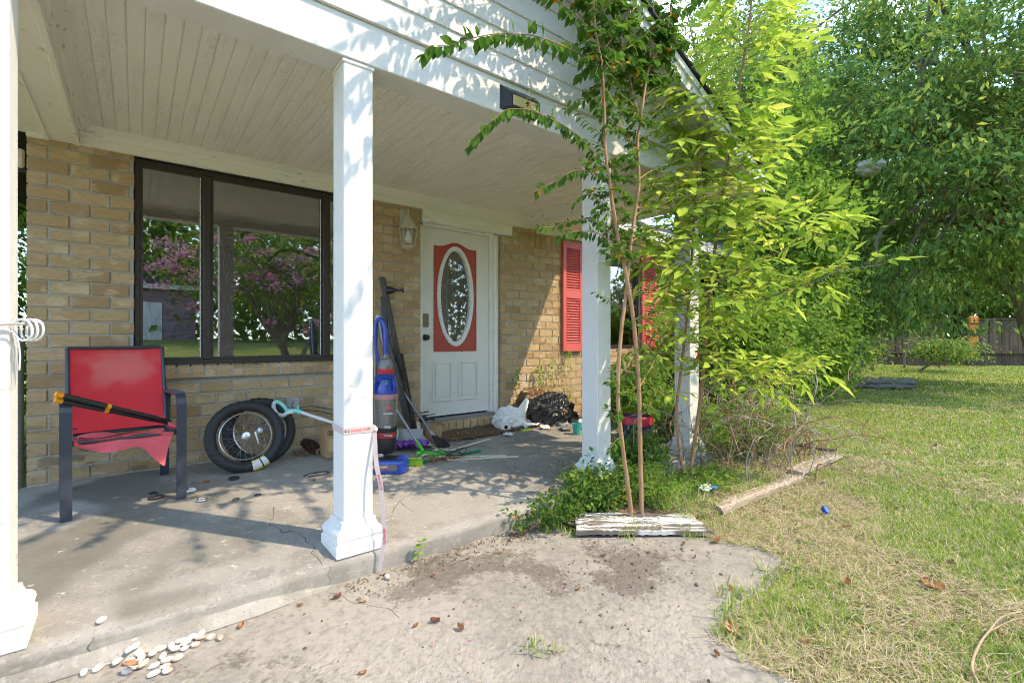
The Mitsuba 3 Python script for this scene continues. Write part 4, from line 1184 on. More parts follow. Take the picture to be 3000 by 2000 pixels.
    ((3.434, 1.901, 1.424), (3.196, 1.516, 1.554), 0.136),
    ((3.435, 1.901, 1.435), (3.013, 1.924, 1.405), 0.145),
    ((3.436, 1.900, 1.447), (3.309, 1.615, 1.690), 0.133),
    ((3.436, 1.900, 1.458), (2.593, 1.741, 1.424), 0.133),
    ((3.437, 1.899, 1.470), (3.224, 1.594, 1.653), 0.106),
    ((3.438, 1.898, 1.481), (3.154, 2.023, 1.638), 0.157),
    ((3.439, 1.898, 1.493), (3.649, 1.704, 1.634), 0.157),
    ((3.439, 1.897, 1.504), (2.804, 1.872, 1.336), 0.114),
    ((3.440, 1.897, 1.516), (3.351, 1.618, 1.413), 0.146),
    ((3.441, 1.896, 1.527), (3.367, 2.182, 1.627), 0.122),
    ((3.442, 1.895, 1.539), (3.138, 1.410, 1.526), 0.125),
    ((3.442, 1.895, 1.551), (2.750, 1.801, 1.564), 0.130),
    ((3.443, 1.894, 1.562), (3.211, 1.600, 1.702), 0.113),
    ((3.444, 1.894, 1.574), (2.852, 1.802, 1.427), 0.149),
    ((3.445, 1.893, 1.585), (3.753, 1.762, 1.585), 0.140),
    ((3.445, 1.892, 1.597), (2.788, 1.817, 1.652), 0.120),
    ((3.446, 1.892, 1.608), (3.829, 1.784, 1.555), 0.115),
    ((3.447, 1.891, 1.620), (3.299, 2.011, 1.810), 0.136),
    ((3.448, 1.891, 1.631), (3.654, 1.833, 1.870), 0.133),
    ((3.448, 1.890, 1.643), (3.135, 1.958, 1.570), 0.112),
    ((3.449, 1.889, 1.654), (3.586, 1.631, 1.625), 0.117),
    ((3.450, 1.889, 1.666), (2.688, 1.676, 1.493), 0.143),
    ((3.451, 1.888, 1.677), (3.333, 1.646, 1.821), 0.141),
    ((3.452, 1.888, 1.689), (2.636, 1.723, 1.504), 0.141),
    ((3.452, 1.887, 1.700), (3.667, 1.739, 1.656), 0.119),
    ((3.453, 1.886, 1.712), (3.301, 2.032, 1.856), 0.134),
    ((3.454, 1.886, 1.723), (3.120, 1.446, 1.552), 0.117),
    ((3.455, 1.885, 1.732), (2.753, 1.796, 1.827), 0.110),
    ((3.456, 1.884, 1.741), (3.343, 1.596, 1.803), 0.140),
    ((3.456, 1.884, 1.749), (2.736, 1.729, 1.662), 0.133),
    ((3.457, 1.883, 1.758), (3.540, 1.620, 1.735), 0.156),
    ((3.458, 1.882, 1.767), (3.078, 1.888, 1.916), 0.135),
    ((3.459, 1.882, 1.775), (3.624, 1.661, 1.675), 0.128),
    ((3.460, 1.881, 1.784), (2.811, 1.856, 1.661), 0.111),
    ((3.461, 1.880, 1.792), (3.807, 1.792, 2.005), 0.120),
    ((3.462, 1.879, 1.801), (3.383, 2.207, 1.877), 0.112),
    ((3.463, 1.879, 1.810), (3.075, 1.418, 1.665), 0.140),
    ((3.464, 1.878, 1.818), (2.637, 1.699, 1.630), 0.159),
    ((3.465, 1.877, 1.827), (3.697, 1.678, 1.968), 0.120),
    ((3.466, 1.877, 1.836), (2.703, 1.703, 1.807), 0.109),
    ((3.466, 1.876, 1.844), (3.832, 1.748, 1.866), 0.109),
    ((3.467, 1.875, 1.853), (3.457, 2.134, 2.054), 0.149),
    ((3.468, 1.874, 1.862), (3.086, 1.410, 1.660), 0.128),
    ((3.469, 1.874, 1.870), (3.157, 1.912, 1.990), 0.121),
    ((3.470, 1.873, 1.879), (3.840, 1.818, 2.175), 0.158),
    ((3.471, 1.872, 1.887), (3.301, 2.045, 1.985), 0.111),
    ((3.472, 1.872, 1.896), (3.912, 1.827, 2.018), 0.135),
    ((3.473, 1.871, 1.905), (3.101, 1.940, 1.965), 0.159),
    ((3.474, 1.870, 1.913), (3.465, 1.608, 1.965), 0.156),
    ((3.475, 1.869, 1.922), (3.384, 2.161, 2.115), 0.123),
    ((3.475, 1.869, 1.931), (3.136, 1.414, 1.755), 0.108),
    ((3.476, 1.868, 1.939), (3.003, 1.886, 1.781), 0.156),
    ((3.477, 1.867, 1.948), (3.281, 1.474, 1.893), 0.147),
    ((3.478, 1.867, 1.957), (3.288, 2.043, 2.149), 0.139),
    ((3.627, 1.724, 2.416), (3.492, 1.779, 2.531), 0.156),
    ((3.654, 1.702, 2.442), (3.181, 1.345, 2.376), 0.123),
    ((3.681, 1.681, 2.468), (3.469, 1.707, 2.572), 0.164),
    ((3.708, 1.660, 2.493), (3.193, 1.301, 2.382), 0.147),
    ((3.425, 1.883, 2.803), (2.723, 1.609, 2.576), 0.145),
    ((3.398, 1.905, 2.829), (3.134, 1.628, 2.774), 0.138),
    ((3.371, 1.926, 2.854), (3.361, 2.099, 2.947), 0.156),
    ((3.344, 1.947, 2.880), (3.574, 1.935, 3.049), 0.112),
    ((3.708, 1.660, 3.241), (3.783, 1.891, 3.472), 0.136),
    ((3.742, 1.633, 3.276), (3.916, 1.486, 3.292), 0.128),
    ((3.775, 1.607, 3.310), (3.750, 1.767, 3.325), 0.172),
    ((3.809, 1.580, 3.344), (3.924, 1.415, 3.405), 0.151),
    ((3.759, 1.747, 3.858), (3.559, 1.874, 3.838), 0.169),
    ((3.761, 1.745, 3.911), (3.665, 1.528, 3.721), 0.128),
    ((3.763, 1.744, 3.964), (3.660, 1.946, 4.012), 0.130),
    ((3.765, 1.742, 4.017), (3.315, 1.350, 3.601), 0.141),
    ((3.767, 1.740, 4.070), (3.124, 1.644, 3.607), 0.184),
    ((3.769, 1.739, 4.123), (3.845, 1.568, 4.074), 0.143),
    ((3.771, 1.737, 4.176), (3.575, 1.795, 4.224), 0.167),
    ((3.774, 1.735, 4.229), (3.644, 1.472, 3.979), 0.148),
    ((3.097, 1.887, 1.345), (2.852, 1.911, 1.337), 0.126),
    ((3.082, 1.899, 1.382), (2.617, 1.449, 1.385), 0.103),
    ((3.068, 1.910, 1.420), (2.395, 1.619, 1.340), 0.091),
    ((3.054, 1.921, 1.457), (2.919, 1.690, 1.426), 0.111),
    ((3.039, 1.933, 1.494), (2.732, 1.915, 1.455), 0.091),
    ((3.025, 1.944, 1.531), (3.075, 1.768, 1.500), 0.130),
    ((3.010, 1.956, 1.569), (2.951, 2.141, 1.618), 0.120),
    ((2.996, 1.967, 1.606), (3.319, 2.018, 1.838), 0.100),
    ((2.982, 1.978, 1.643), (2.378, 1.684, 1.658), 0.108),
    ((2.971, 1.987, 1.676), (2.430, 1.526, 1.656), 0.111),
    ((2.964, 1.992, 1.704), (2.554, 1.895, 1.745), 0.098),
    ((2.956, 1.998, 1.733), (3.062, 1.857, 1.662), 0.100),
    ((2.949, 2.004, 1.761), (2.563, 1.911, 1.771), 0.091),
    ((2.942, 2.009, 1.789), (3.053, 1.869, 1.855), 0.131),
    ((2.935, 2.015, 1.818), (2.885, 2.216, 1.859), 0.134),
    ((2.928, 2.021, 1.846), (2.991, 1.877, 1.819), 0.122),
    ((2.920, 2.027, 1.874), (2.550, 1.963, 1.773), 0.099),
    ((2.913, 2.032, 1.903), (2.977, 1.915, 1.980), 0.127),
    ((3.036, 1.872, 1.219), (3.018, 2.011, 1.348), 0.108),
    ((3.004, 1.897, 1.267), (2.771, 1.628, 1.373), 0.097),
    ((2.972, 1.922, 1.315), (2.404, 1.659, 1.344), 0.110),
    ((2.940, 1.947, 1.363), (2.853, 1.790, 1.452), 0.136),
    ((2.909, 1.972, 1.411), (2.944, 2.171, 1.412), 0.094),
    ((2.877, 1.997, 1.459), (2.385, 1.564, 1.468), 0.119),
    ((2.845, 2.022, 1.507), (2.772, 2.160, 1.513), 0.112),
    ((2.822, 2.041, 1.537), (2.778, 1.833, 1.473), 0.098),
    ((2.807, 2.052, 1.550), (2.755, 2.198, 1.635), 0.101),
    ((2.793, 2.064, 1.563), (2.369, 1.592, 1.560), 0.116),
    ((2.778, 2.075, 1.576), (2.557, 2.077, 1.672), 0.095),
    ((2.764, 2.086, 1.589), (2.544, 1.756, 1.532), 0.131),
    ((2.749, 2.098, 1.602), (2.591, 2.151, 1.589), 0.096),
    ((2.735, 2.109, 1.615), (2.759, 1.974, 1.645), 0.134),
    ((3.088, 1.958, 1.915), (2.806, 1.909, 1.887), 0.113),
    ((3.078, 1.966, 1.940), (2.776, 1.649, 1.883), 0.112),
    ((3.069, 1.973, 1.965), (2.572, 1.768, 1.968), 0.104),
    ((3.059, 1.981, 1.989), (3.307, 2.021, 2.169), 0.104),
    ((3.049, 1.989, 2.014), (3.137, 2.171, 2.200), 0.094),
    ((3.039, 1.996, 2.039), (3.089, 1.891, 2.103), 0.112),
    ((3.030, 2.004, 2.063), (2.598, 1.850, 2.084), 0.123),
    ((3.020, 2.012, 2.088), (2.567, 1.547, 1.957), 0.101),
    ((3.010, 2.019, 2.113), (2.983, 2.144, 2.231), 0.114),
    ((3.001, 2.027, 2.137), (3.206, 1.996, 2.260), 0.117),
    ((3.224, 1.851, 0.778), (2.968, 1.906, 0.864), 0.109),
    ((3.255, 1.826, 0.783), (3.097, 1.591, 0.872), 0.132),
    ((3.286, 1.801, 0.787), (3.046, 1.830, 0.899), 0.118),
    ((3.318, 1.777, 0.791), (3.430, 1.684, 0.928), 0.092),
    ((3.349, 1.752, 0.795), (3.378, 1.933, 0.958), 0.093),
    ((3.381, 1.727, 0.800), (3.057, 1.435, 0.979), 0.122),
    ((3.412, 1.702, 0.804), (2.791, 1.496, 0.984), 0.106),
    ((3.443, 1.677, 0.808), (3.707, 1.610, 0.811), 0.130),
    ((3.475, 1.653, 0.812), (2.795, 1.512, 0.879), 0.113),
    ((3.506, 1.628, 0.816), (3.019, 1.255, 0.953), 0.132),
    ((3.538, 1.603, 0.821), (3.574, 1.823, 0.916), 0.135),
    ((3.568, 1.579, 0.822), (3.997, 1.556, 0.912), 0.096),
    ((3.598, 1.556, 0.821), (3.172, 1.554, 0.835), 0.103),
    ((3.627, 1.532, 0.820), (3.941, 1.521, 0.949), 0.109),
    ((3.657, 1.509, 0.819), (3.232, 1.482, 0.956), 0.119),
    ((3.686, 1.486, 0.818), (3.079, 1.116, 0.922), 0.129),
    ((3.716, 1.462, 0.816), (3.350, 1.464, 0.853), 0.118),
    ((3.745, 1.439, 0.815), (3.962, 1.319, 0.881), 0.105),
    ((3.775, 1.416, 0.814), (3.058, 1.286, 0.944), 0.135),
    ((3.804, 1.393, 0.813), (3.406, 1.146, 0.990), 0.115),
    ((3.834, 1.369, 0.812), (4.007, 1.538, 0.952), 0.128),
    ((3.864, 1.346, 0.811), (3.212, 1.008, 0.964), 0.096),
    ((3.185, 1.818, 0.977), (2.687, 1.696, 1.121), 0.102),
    ((3.224, 1.787, 0.955), (3.541, 1.849, 1.085), 0.126),
    ((3.264, 1.755, 0.932), (3.158, 1.895, 0.878), 0.102),
    ((3.304, 1.724, 0.909), (2.763, 1.338, 1.038), 0.098),
    ((3.344, 1.693, 0.887), (2.556, 1.435, 0.928), 0.105),
    ((3.383, 1.661, 0.864), (3.529, 1.538, 0.831), 0.125),
    ((3.423, 1.630, 0.841), (2.967, 1.562, 0.826), 0.118),
    ((3.463, 1.598, 0.818), (3.084, 1.320, 0.931), 0.112),
    ((3.489, 1.578, 0.799), (2.940, 1.419, 0.939), 0.108),
    ((3.502, 1.568, 0.783), (3.727, 1.511, 0.723), 0.126),
    ((3.515, 1.558, 0.766), (3.062, 1.498, 0.828), 0.105),
    ((3.527, 1.547, 0.750), (3.742, 1.443, 0.773), 0.104),
    ((3.540, 1.537, 0.734), (3.310, 1.535, 0.855), 0.101),
    ((3.553, 1.527, 0.718), (3.116, 1.257, 0.896), 0.100),
    ((3.566, 1.517, 0.702), (2.988, 1.423, 0.765), 0.125),
    ((3.578, 1.507, 0.685), (3.071, 1.160, 0.871), 0.118),
    ((3.680, 1.555, 1.388), (3.294, 1.557, 1.375), 0.132),
    ((3.712, 1.530, 1.404), (3.167, 1.163, 1.368), 0.099),
    ((3.743, 1.504, 1.419), (2.983, 1.328, 1.414), 0.126),
    ((3.775, 1.479, 1.434), (3.668, 1.304, 1.500), 0.130),
    ((3.807, 1.454, 1.449), (3.554, 1.495, 1.537), 0.121),
    ((3.839, 1.429, 1.465), (3.661, 1.247, 1.523), 0.119),
    ((3.871, 1.404, 1.480), (3.463, 1.374, 1.470), 0.117),
    ((3.902, 1.379, 1.495), (4.199, 1.377, 1.630), 0.091),
    ((3.934, 1.354, 1.510), (3.085, 1.170, 1.471), 0.103),
    ((3.966, 1.329, 1.526), (4.256, 1.309, 1.679), 0.094),
    ((3.998, 1.304, 1.541), (3.748, 1.365, 1.622), 0.091),
    ((4.030, 1.278, 1.556), (4.307, 1.251, 1.691), 0.111),
    ((3.802, 1.458, 1.927), (3.430, 1.447, 1.978), 0.121),
    ((3.827, 1.438, 1.933), (3.702, 1.223, 1.889), 0.145),
    ((3.852, 1.418, 1.938), (3.561, 1.499, 1.896), 0.115),
    ((3.878, 1.398, 1.944), (3.583, 1.140, 1.903), 0.154),
    ((3.903, 1.379, 1.949), (3.639, 1.438, 2.013), 0.153),
    ((3.928, 1.359, 1.954), (4.041, 1.237, 1.897), 0.155),
    ((3.953, 1.339, 1.960), (3.708, 1.392, 2.056), 0.116),
    ((3.979, 1.319, 1.965), (3.829, 1.140, 1.906), 0.144),
    ((3.296, 1.857, 1.050), (2.901, 1.844, 1.053), 0.135),
    ((3.322, 1.837, 1.065), (3.711, 1.838, 1.150), 0.106),
    ((3.349, 1.816, 1.081), (2.607, 1.611, 1.081), 0.127),
    ((3.375, 1.795, 1.096), (3.579, 1.698, 1.120), 0.131),
    ((3.401, 1.774, 1.112), (3.178, 1.804, 1.253), 0.124),
    ((3.428, 1.754, 1.127), (3.671, 1.672, 1.059), 0.093),
    ((3.454, 1.733, 1.142), (3.470, 1.973, 1.245), 0.126),
    ((3.478, 1.714, 1.156), (3.429, 1.505, 1.260), 0.122),
    ((3.499, 1.697, 1.168), (3.304, 1.824, 1.194), 0.137),
    ((3.520, 1.681, 1.179), (3.588, 1.531, 1.240), 0.117),
    ((3.541, 1.664, 1.191), (3.031, 1.561, 1.350), 0.114),
    ((3.562, 1.647, 1.202), (3.839, 1.661, 1.365), 0.103),
    ((3.584, 1.630, 1.214), (2.970, 1.515, 1.304), 0.122),
    ((3.605, 1.614, 1.225), (3.514, 1.371, 1.260), 0.106),
    ((3.185, 2.008, 0.806), (2.423, 1.718, 0.980), 0.096),
    ((3.187, 2.007, 0.824), (3.361, 1.908, 1.003), 0.135),
    ((3.189, 2.006, 0.843), (2.661, 1.885, 0.973), 0.120),
    ((3.190, 2.005, 0.862), (3.166, 1.766, 0.944), 0.103),
    ((3.192, 2.003, 0.880), (2.504, 1.782, 1.092), 0.111),
    ((3.193, 2.002, 0.899), (3.525, 1.906, 0.871), 0.105),
    ((3.195, 2.001, 0.918), (3.174, 2.209, 0.848), 0.110),
    ((3.197, 2.000, 0.936), (3.535, 2.037, 1.150), 0.124),
    ((3.198, 1.998, 0.955), (2.386, 1.756, 0.966), 0.105),
    ((3.200, 1.997, 0.974), (3.594, 1.893, 1.076), 0.097),
    ((3.202, 1.996, 0.992), (2.666, 1.896, 0.913), 0.094),
    ((3.203, 1.994, 1.011), (3.144, 1.698, 1.112), 0.105),
    ((3.205, 1.993, 1.030), (2.672, 1.894, 0.962), 0.127),
    ((3.206, 1.992, 1.049), (2.804, 1.544, 1.185), 0.101),
    ((3.208, 1.991, 1.067), (2.844, 2.020, 0.967), 0.122),
    ((3.210, 1.989, 1.086), (3.080, 1.644, 1.097), 0.097),
    ((3.211, 1.988, 1.105), (2.824, 1.892, 1.276), 0.090),
    ((3.213, 1.987, 1.123), (2.946, 1.588, 1.129), 0.105),
    ((3.215, 1.985, 1.142), (3.133, 2.190, 1.220), 0.113),
    ((3.216, 1.984, 1.161), (3.470, 1.970, 1.352), 0.118),
    ((3.218, 1.983, 1.179), (2.460, 1.745, 1.291), 0.133),
    ((3.219, 1.982, 1.198), (2.794, 1.487, 1.103), 0.110),
    ((3.221, 1.980, 1.217), (2.588, 1.841, 1.155), 0.101),
    ((3.223, 1.979, 1.236), (2.866, 1.588, 1.397), 0.111),
    ((3.224, 1.978, 1.254), (2.800, 2.016, 1.166), 0.128),
    ((3.226, 1.976, 1.273), (3.531, 1.891, 1.520), 0.113),
    ((3.228, 1.975, 1.292), (3.249, 2.253, 1.248), 0.105),
    ((3.229, 1.974, 1.310), (3.631, 1.896, 1.227), 0.125),
    ((3.231, 1.973, 1.329), (3.033, 2.030, 1.514), 0.134),
    ((3.232, 1.971, 1.348), (3.043, 1.650, 1.332), 0.107),
    ((3.234, 1.970, 1.365), (2.908, 1.960, 1.505), 0.108),
    ((3.234, 1.970, 1.380), (3.598, 1.938, 1.559), 0.119),
    ((3.235, 1.969, 1.396), (2.427, 1.753, 1.316), 0.132),
    ((3.236, 1.968, 1.411), (3.367, 1.868, 1.595), 0.126),
    ((3.237, 1.968, 1.427), (3.021, 2.121, 1.461), 0.111),
    ((3.238, 1.967, 1.442), (2.819, 1.542, 1.514), 0.092),
    ((3.239, 1.967, 1.457), (2.700, 1.921, 1.321), 0.110),
    ((3.239, 1.966, 1.473), (3.217, 1.688, 1.605), 0.098),
    ((3.240, 1.965, 1.488), (2.452, 1.751, 1.347), 0.112),
    ((3.241, 1.965, 1.504), (3.077, 1.637, 1.623), 0.104),
    ((3.242, 1.964, 1.519), (2.859, 1.983, 1.633), 0.113),
    ((3.243, 1.963, 1.534), (3.640, 1.904, 1.573), 0.111),
    ((3.243, 1.963, 1.550), (2.910, 2.086, 1.497), 0.118),
    ((3.244, 1.962, 1.565), (2.962, 1.527, 1.465), 0.110),
    ((3.245, 1.961, 1.581), (3.077, 2.034, 1.728), 0.106),
    ((3.246, 1.961, 1.596), (2.738, 1.497, 1.603), 0.122),
    ((3.247, 1.960, 1.612), (3.012, 2.072, 1.726), 0.134),
    ((3.247, 1.959, 1.627), (3.659, 1.940, 1.672), 0.099),
    ((3.248, 1.959, 1.642), (2.665, 1.875, 1.617), 0.133),
    ((3.249, 1.958, 1.658), (2.918, 1.495, 1.596), 0.130),
    ((3.250, 1.958, 1.673), (3.059, 2.108, 1.831), 0.105),
    ((3.251, 1.957, 1.689), (3.636, 1.945, 1.886), 0.122),
    ((3.252, 1.956, 1.704), (2.979, 2.073, 1.778), 0.103),
    ((3.252, 1.956, 1.720), (3.232, 1.784, 1.866), 0.119),
    ((3.253, 1.955, 1.735), (3.154, 2.174, 1.653), 0.137),
    ((3.254, 1.954, 1.750), (3.204, 1.672, 1.774), 0.108),
    ((3.255, 1.954, 1.766), (2.544, 1.771, 1.636), 0.136),
    ((3.256, 1.953, 1.781), (3.305, 1.684, 1.814), 0.118),
    ((3.256, 1.952, 1.797), (2.585, 1.749, 1.717), 0.125),
    ((3.257, 1.952, 1.812), (3.487, 1.865, 1.943), 0.126),
    ((3.352, 1.941, 0.650), (2.659, 1.755, 0.704), 0.126),
    ((3.354, 1.939, 0.692), (3.495, 1.779, 0.874), 0.103),
    ((3.357, 1.937, 0.734), (3.272, 2.068, 0.966), 0.118),
    ((3.360, 1.935, 0.776), (3.511, 1.808, 0.699), 0.111),
    ((3.362, 1.933, 0.818), (2.755, 1.799, 0.892), 0.116),
    ((3.365, 1.930, 0.860), (3.475, 1.683, 0.907), 0.114),
    ((3.368, 1.928, 0.902), (2.882, 1.914, 0.938), 0.103),
    ((3.370, 1.926, 0.945), (2.903, 1.448, 0.978), 0.098),
    ((3.373, 1.924, 0.987), (3.105, 2.038, 1.118), 0.114),
    ((3.376, 1.922, 1.029), (3.193, 1.599, 1.005), 0.126),
    ((3.378, 1.920, 1.071), (3.313, 2.156, 1.085), 0.091),
    ((3.381, 1.918, 1.113), (3.746, 1.802, 1.187), 0.099),
    ((3.384, 1.916, 1.155), (3.352, 2.181, 1.125), 0.106),
    ((3.386, 1.914, 1.197), (3.840, 1.863, 1.225), 0.106),
    ((3.389, 1.912, 1.239), (3.187, 2.007, 1.335), 0.093),
    ((3.391, 1.910, 1.266), (3.041, 1.525, 1.207), 0.136),
    ((3.393, 1.909, 1.276), (2.846, 1.866, 1.329), 0.102),
    ((3.394, 1.907, 1.287), (3.100, 1.481, 1.377), 0.133),
    ((3.396, 1.906, 1.297), (2.795, 1.810, 1.212), 0.125),
    ((3.398, 1.905, 1.307), (3.103, 1.512, 1.215), 0.119),
    ((3.399, 1.903, 1.317), (2.713, 1.734, 1.205), 0.100),
    ((3.401, 1.902, 1.328), (2.870, 1.431, 1.301), 0.108),
    ((3.403, 1.901, 1.338), (2.666, 1.680, 1.420), 0.117),
    ((3.404, 1.899, 1.348), (3.441, 1.682, 1.351), 0.115),
    ((3.406, 1.898, 1.359), (3.120, 2.005, 1.324), 0.117),
    ((3.408, 1.897, 1.369), (2.981, 1.480, 1.298), 0.132),
    ((3.409, 1.895, 1.379), (3.394, 2.098, 1.364), 0.119),
    ((3.411, 1.894, 1.390), (3.275, 1.565, 1.309), 0.095),
    ((3.413, 1.893, 1.400), (2.972, 1.918, 1.357), 0.103),
    ((3.414, 1.891, 1.410), (3.373, 1.593, 1.517), 0.100),
    ((3.708, 1.660, 2.493), (3.026, 1.520, 2.216), 0.124),
    ((3.743, 1.632, 2.508), (3.611, 1.418, 2.413), 0.154),
    ((3.777, 1.605, 2.523), (3.133, 1.469, 2.423), 0.126),
    ((3.812, 1.578, 2.538), (4.116, 1.528, 2.651), 0.121),
    ((3.841, 1.555, 2.541), (3.333, 1.479, 2.356), 0.119),
    ((3.864, 1.537, 2.534), (3.625, 1.272, 2.502), 0.163),
    ((3.887, 1.518, 2.527), (3.200, 1.392, 2.259), 0.138),
    ((3.910, 1.500, 2.519), (3.587, 1.269, 2.480), 0.122),
    ((3.862, 1.602, 3.376), (3.266, 1.533, 3.122), 0.136),
    ((3.891, 1.579, 3.391), (3.687, 1.380, 3.339), 0.125),
    ((3.921, 1.556, 3.406), (3.809, 1.686, 3.486), 0.137),
    ((3.950, 1.532, 3.421), (4.348, 1.452, 3.488), 0.135),
    ((3.956, 1.528, 3.387), (3.951, 1.710, 3.419), 0.150),
    ((3.938, 1.542, 3.305), (4.107, 1.433, 3.371), 0.144),
    ((3.921, 1.555, 3.223), (3.449, 1.555, 3.004), 0.122),
    ((3.903, 1.569, 3.141), (3.656, 1.321, 3.059), 0.157),
    ((3.557, 1.715, 1.965), (3.612, 1.860, 2.175), 0.158),
    ((3.590, 1.689, 1.962), (3.611, 1.510, 1.943), 0.161),
    ((3.623, 1.663, 1.959), (3.260, 1.658, 1.891), 0.158),
    ((3.656, 1.637, 1.957), (3.368, 1.345, 1.899), 0.142),
    ((3.690, 1.611, 1.954), (3.769, 1.866, 2.094), 0.161),
    ((3.723, 1.584, 1.951), (3.147, 1.235, 1.765), 0.124),
    ((3.756, 1.558, 1.948), (3.149, 1.456, 1.816), 0.111),
    ((3.789, 1.532, 1.945), (3.274, 1.221, 1.895), 0.147),
    ((3.823, 1.506, 1.943), (3.607, 1.534, 2.029), 0.112),
    ((3.856, 1.479, 1.940), (4.155, 1.414, 1.945), 0.146),
    ((3.416, 1.763, 1.276), (3.010, 1.704, 1.263), 0.108),
    ((3.456, 1.731, 1.293), (3.318, 1.476, 1.365), 0.128),
    ((3.496, 1.700, 1.310), (2.897, 1.535, 1.300), 0.118),
    ((3.536, 1.668, 1.328), (3.174, 1.364, 1.287), 0.108),
    ((3.575, 1.637, 1.345), (3.619, 1.830, 1.432), 0.119),
    ((3.615, 1.605, 1.362), (3.498, 1.420, 1.444), 0.098),
    ((3.655, 1.574, 1.379), (3.470, 1.622, 1.446), 0.132),
    ((3.695, 1.543, 1.397), (3.467, 1.296, 1.328), 0.117),
    ((3.735, 1.511, 1.414), (3.422, 1.520, 1.437), 0.114),
    ((3.775, 1.480, 1.431), (3.992, 1.429, 1.572), 0.121),
    ((3.815, 1.448, 1.449), (3.594, 1.493, 1.528), 0.117),
    ((3.854, 1.417, 1.466), (3.622, 1.201, 1.529), 0.120),
    ((3.573, 1.638, 1.602), (3.261, 1.645, 1.544), 0.117),
    ((3.614, 1.607, 1.629), (3.242, 1.307, 1.571), 0.134),
    ((3.654, 1.575, 1.656), (3.079, 1.452, 1.711), 0.114),
    ((3.694, 1.543, 1.683), (3.234, 1.228, 1.647), 0.136),
    ((3.734, 1.512, 1.710), (3.657, 1.575, 1.849), 0.108),
    ((3.774, 1.480, 1.737), (4.162, 1.470, 1.935), 0.100),
    ((3.814, 1.448, 1.765), (3.940, 1.665, 1.824), 0.119),
    ((3.855, 1.417, 1.792), (3.341, 1.090, 1.638), 0.111),
    ((3.231, 1.909, 2.504), (2.588, 1.631, 2.264), 0.126),
    ((3.198, 1.935, 2.496), (2.699, 1.513, 2.210), 0.113),
    ((3.165, 1.960, 2.487), (3.042, 2.032, 2.433), 0.102),
    ((3.133, 1.986, 2.479), (3.049, 1.765, 2.414), 0.086),
    ((3.113, 2.002, 2.462), (2.993, 2.064, 2.580), 0.124),
    ((3.093, 2.017, 2.446), (3.115, 1.936, 2.521), 0.101),
    ((3.074, 2.033, 2.429), (3.004, 2.120, 2.494), 0.117),
    ((3.359, 1.744, 0.791), (3.022, 1.712, 0.816), 0.100),
    ((3.406, 1.707, 0.794), (3.256, 1.502, 0.870), 0.125),
    ((3.452, 1.671, 0.797), (3.291, 1.718, 0.798), 0.119),
    ((3.498, 1.635, 0.800), (3.832, 1.617, 0.889), 0.086),
    ((3.544, 1.598, 0.803), (3.173, 1.564, 0.849), 0.107),
    ((3.590, 1.562, 0.806), (3.868, 1.526, 0.770), 0.093),
    ((3.636, 1.526, 0.809), (2.984, 1.369, 0.843), 0.118),
    ((3.682, 1.489, 0.812), (3.952, 1.466, 0.840), 0.104),
    ((3.728, 1.453, 0.815), (3.175, 1.393, 0.859), 0.106),
]
# ================================================================== PLANTS: helpers


def leafmesh(P, D, N, L, Wd, simple=False, droop=.12, fold=.10):
    """leaves from base points P towards D, blade normal N; returns vertices, faces, uv (uv.x is a random number of each leaf)"""
    P, D = np.atleast_2d(P), unit(np.atleast_2d(D))
    n = len(P)
    N = np.broadcast_to(np.atleast_2d(N), (n, 3))
    S = unit(np.cross(D, N) + 1e-6)
    N = np.cross(S, D)
    L = np.broadcast_to(np.asarray(L, float), (n,))[:, None]
    Wd = np.broadcast_to(np.asarray(Wd, float), (n,))[:, None]
    if simple:
        t = [(0, 0, 0), (.42, .5, .0), (.42, -.5, .0), (1, 0, -droop)]
        f = [[0, 2, 3], [0, 3, 1]]
    else:
        t = [(0, 0, 0), (.24, .40, .02), (.24, -.40, .02), (.26, 0, -fold * .6), (.60, .44, -.02), (.60, -.44, -.02), (.62, 0, -fold), (1, 0, -droop - .04)]
        f = [[0, 2, 3], [0, 3, 1], [3, 2, 5], [3, 5, 6], [1, 3, 6], [1, 6, 4], [6, 5, 7], [6, 7, 4]]
    bow = (.3 + 1.5 * R.random(n))[:, None]
    V = np.stack([P + D * L * a + S * Wd * b + N * (L * c * bow) for a, b, c in t], 1)
    k = len(t)
    F = (np.array(f)[None] + (np.arange(n) * k)[:, None, None]).reshape(-1, 3)
    u = R.random(n)
    uv = np.stack([np.repeat(u, k), np.tile([a for a, _, _ in t], n)], 1)
    return V.reshape(-1, 3), F, uv


class LB:
    """leaf buffer"""

    def __init__(self): self.p, self.d, self.n, self.l, self.w = [], [], [], [], []

    def add(self, p, d, n, l, w):
        self.p.append(p); self.d.append(d); self.n.append(n); self.l.append(l); self.w.append(w)

    def arrays(self):
        return np.array(self.p), np.array(self.d), np.array(self.n), np.array(self.l), np.array(self.w)


def leafparts(key, lb, matname, keep, stuffname='foliage'):
    """the leaves that show largest as parts of their own, the rest as one part"""
    P, D, N, L, Wd = lb.arrays()
    size = L / np.linalg.norm(P - EYE, axis=1) * (((P - EYE) @ FWD) > .2)
    order = np.argsort(-size)
    for i in order[:keep]:
        v, f, uv = leafmesh(P[i], D[i], N[i], L[i], Wd[i])
        part(key, 'leaf', (v, f), matname, smooth=True, uv=uv)
    i = order[keep:]
    if len(i):
        v, f, uv = leafmesh(P[i], D[i], N[i], L[i], Wd[i])
        part(key, stuffname, (v, f), matname, smooth=True, uv=uv, kind='stuff')


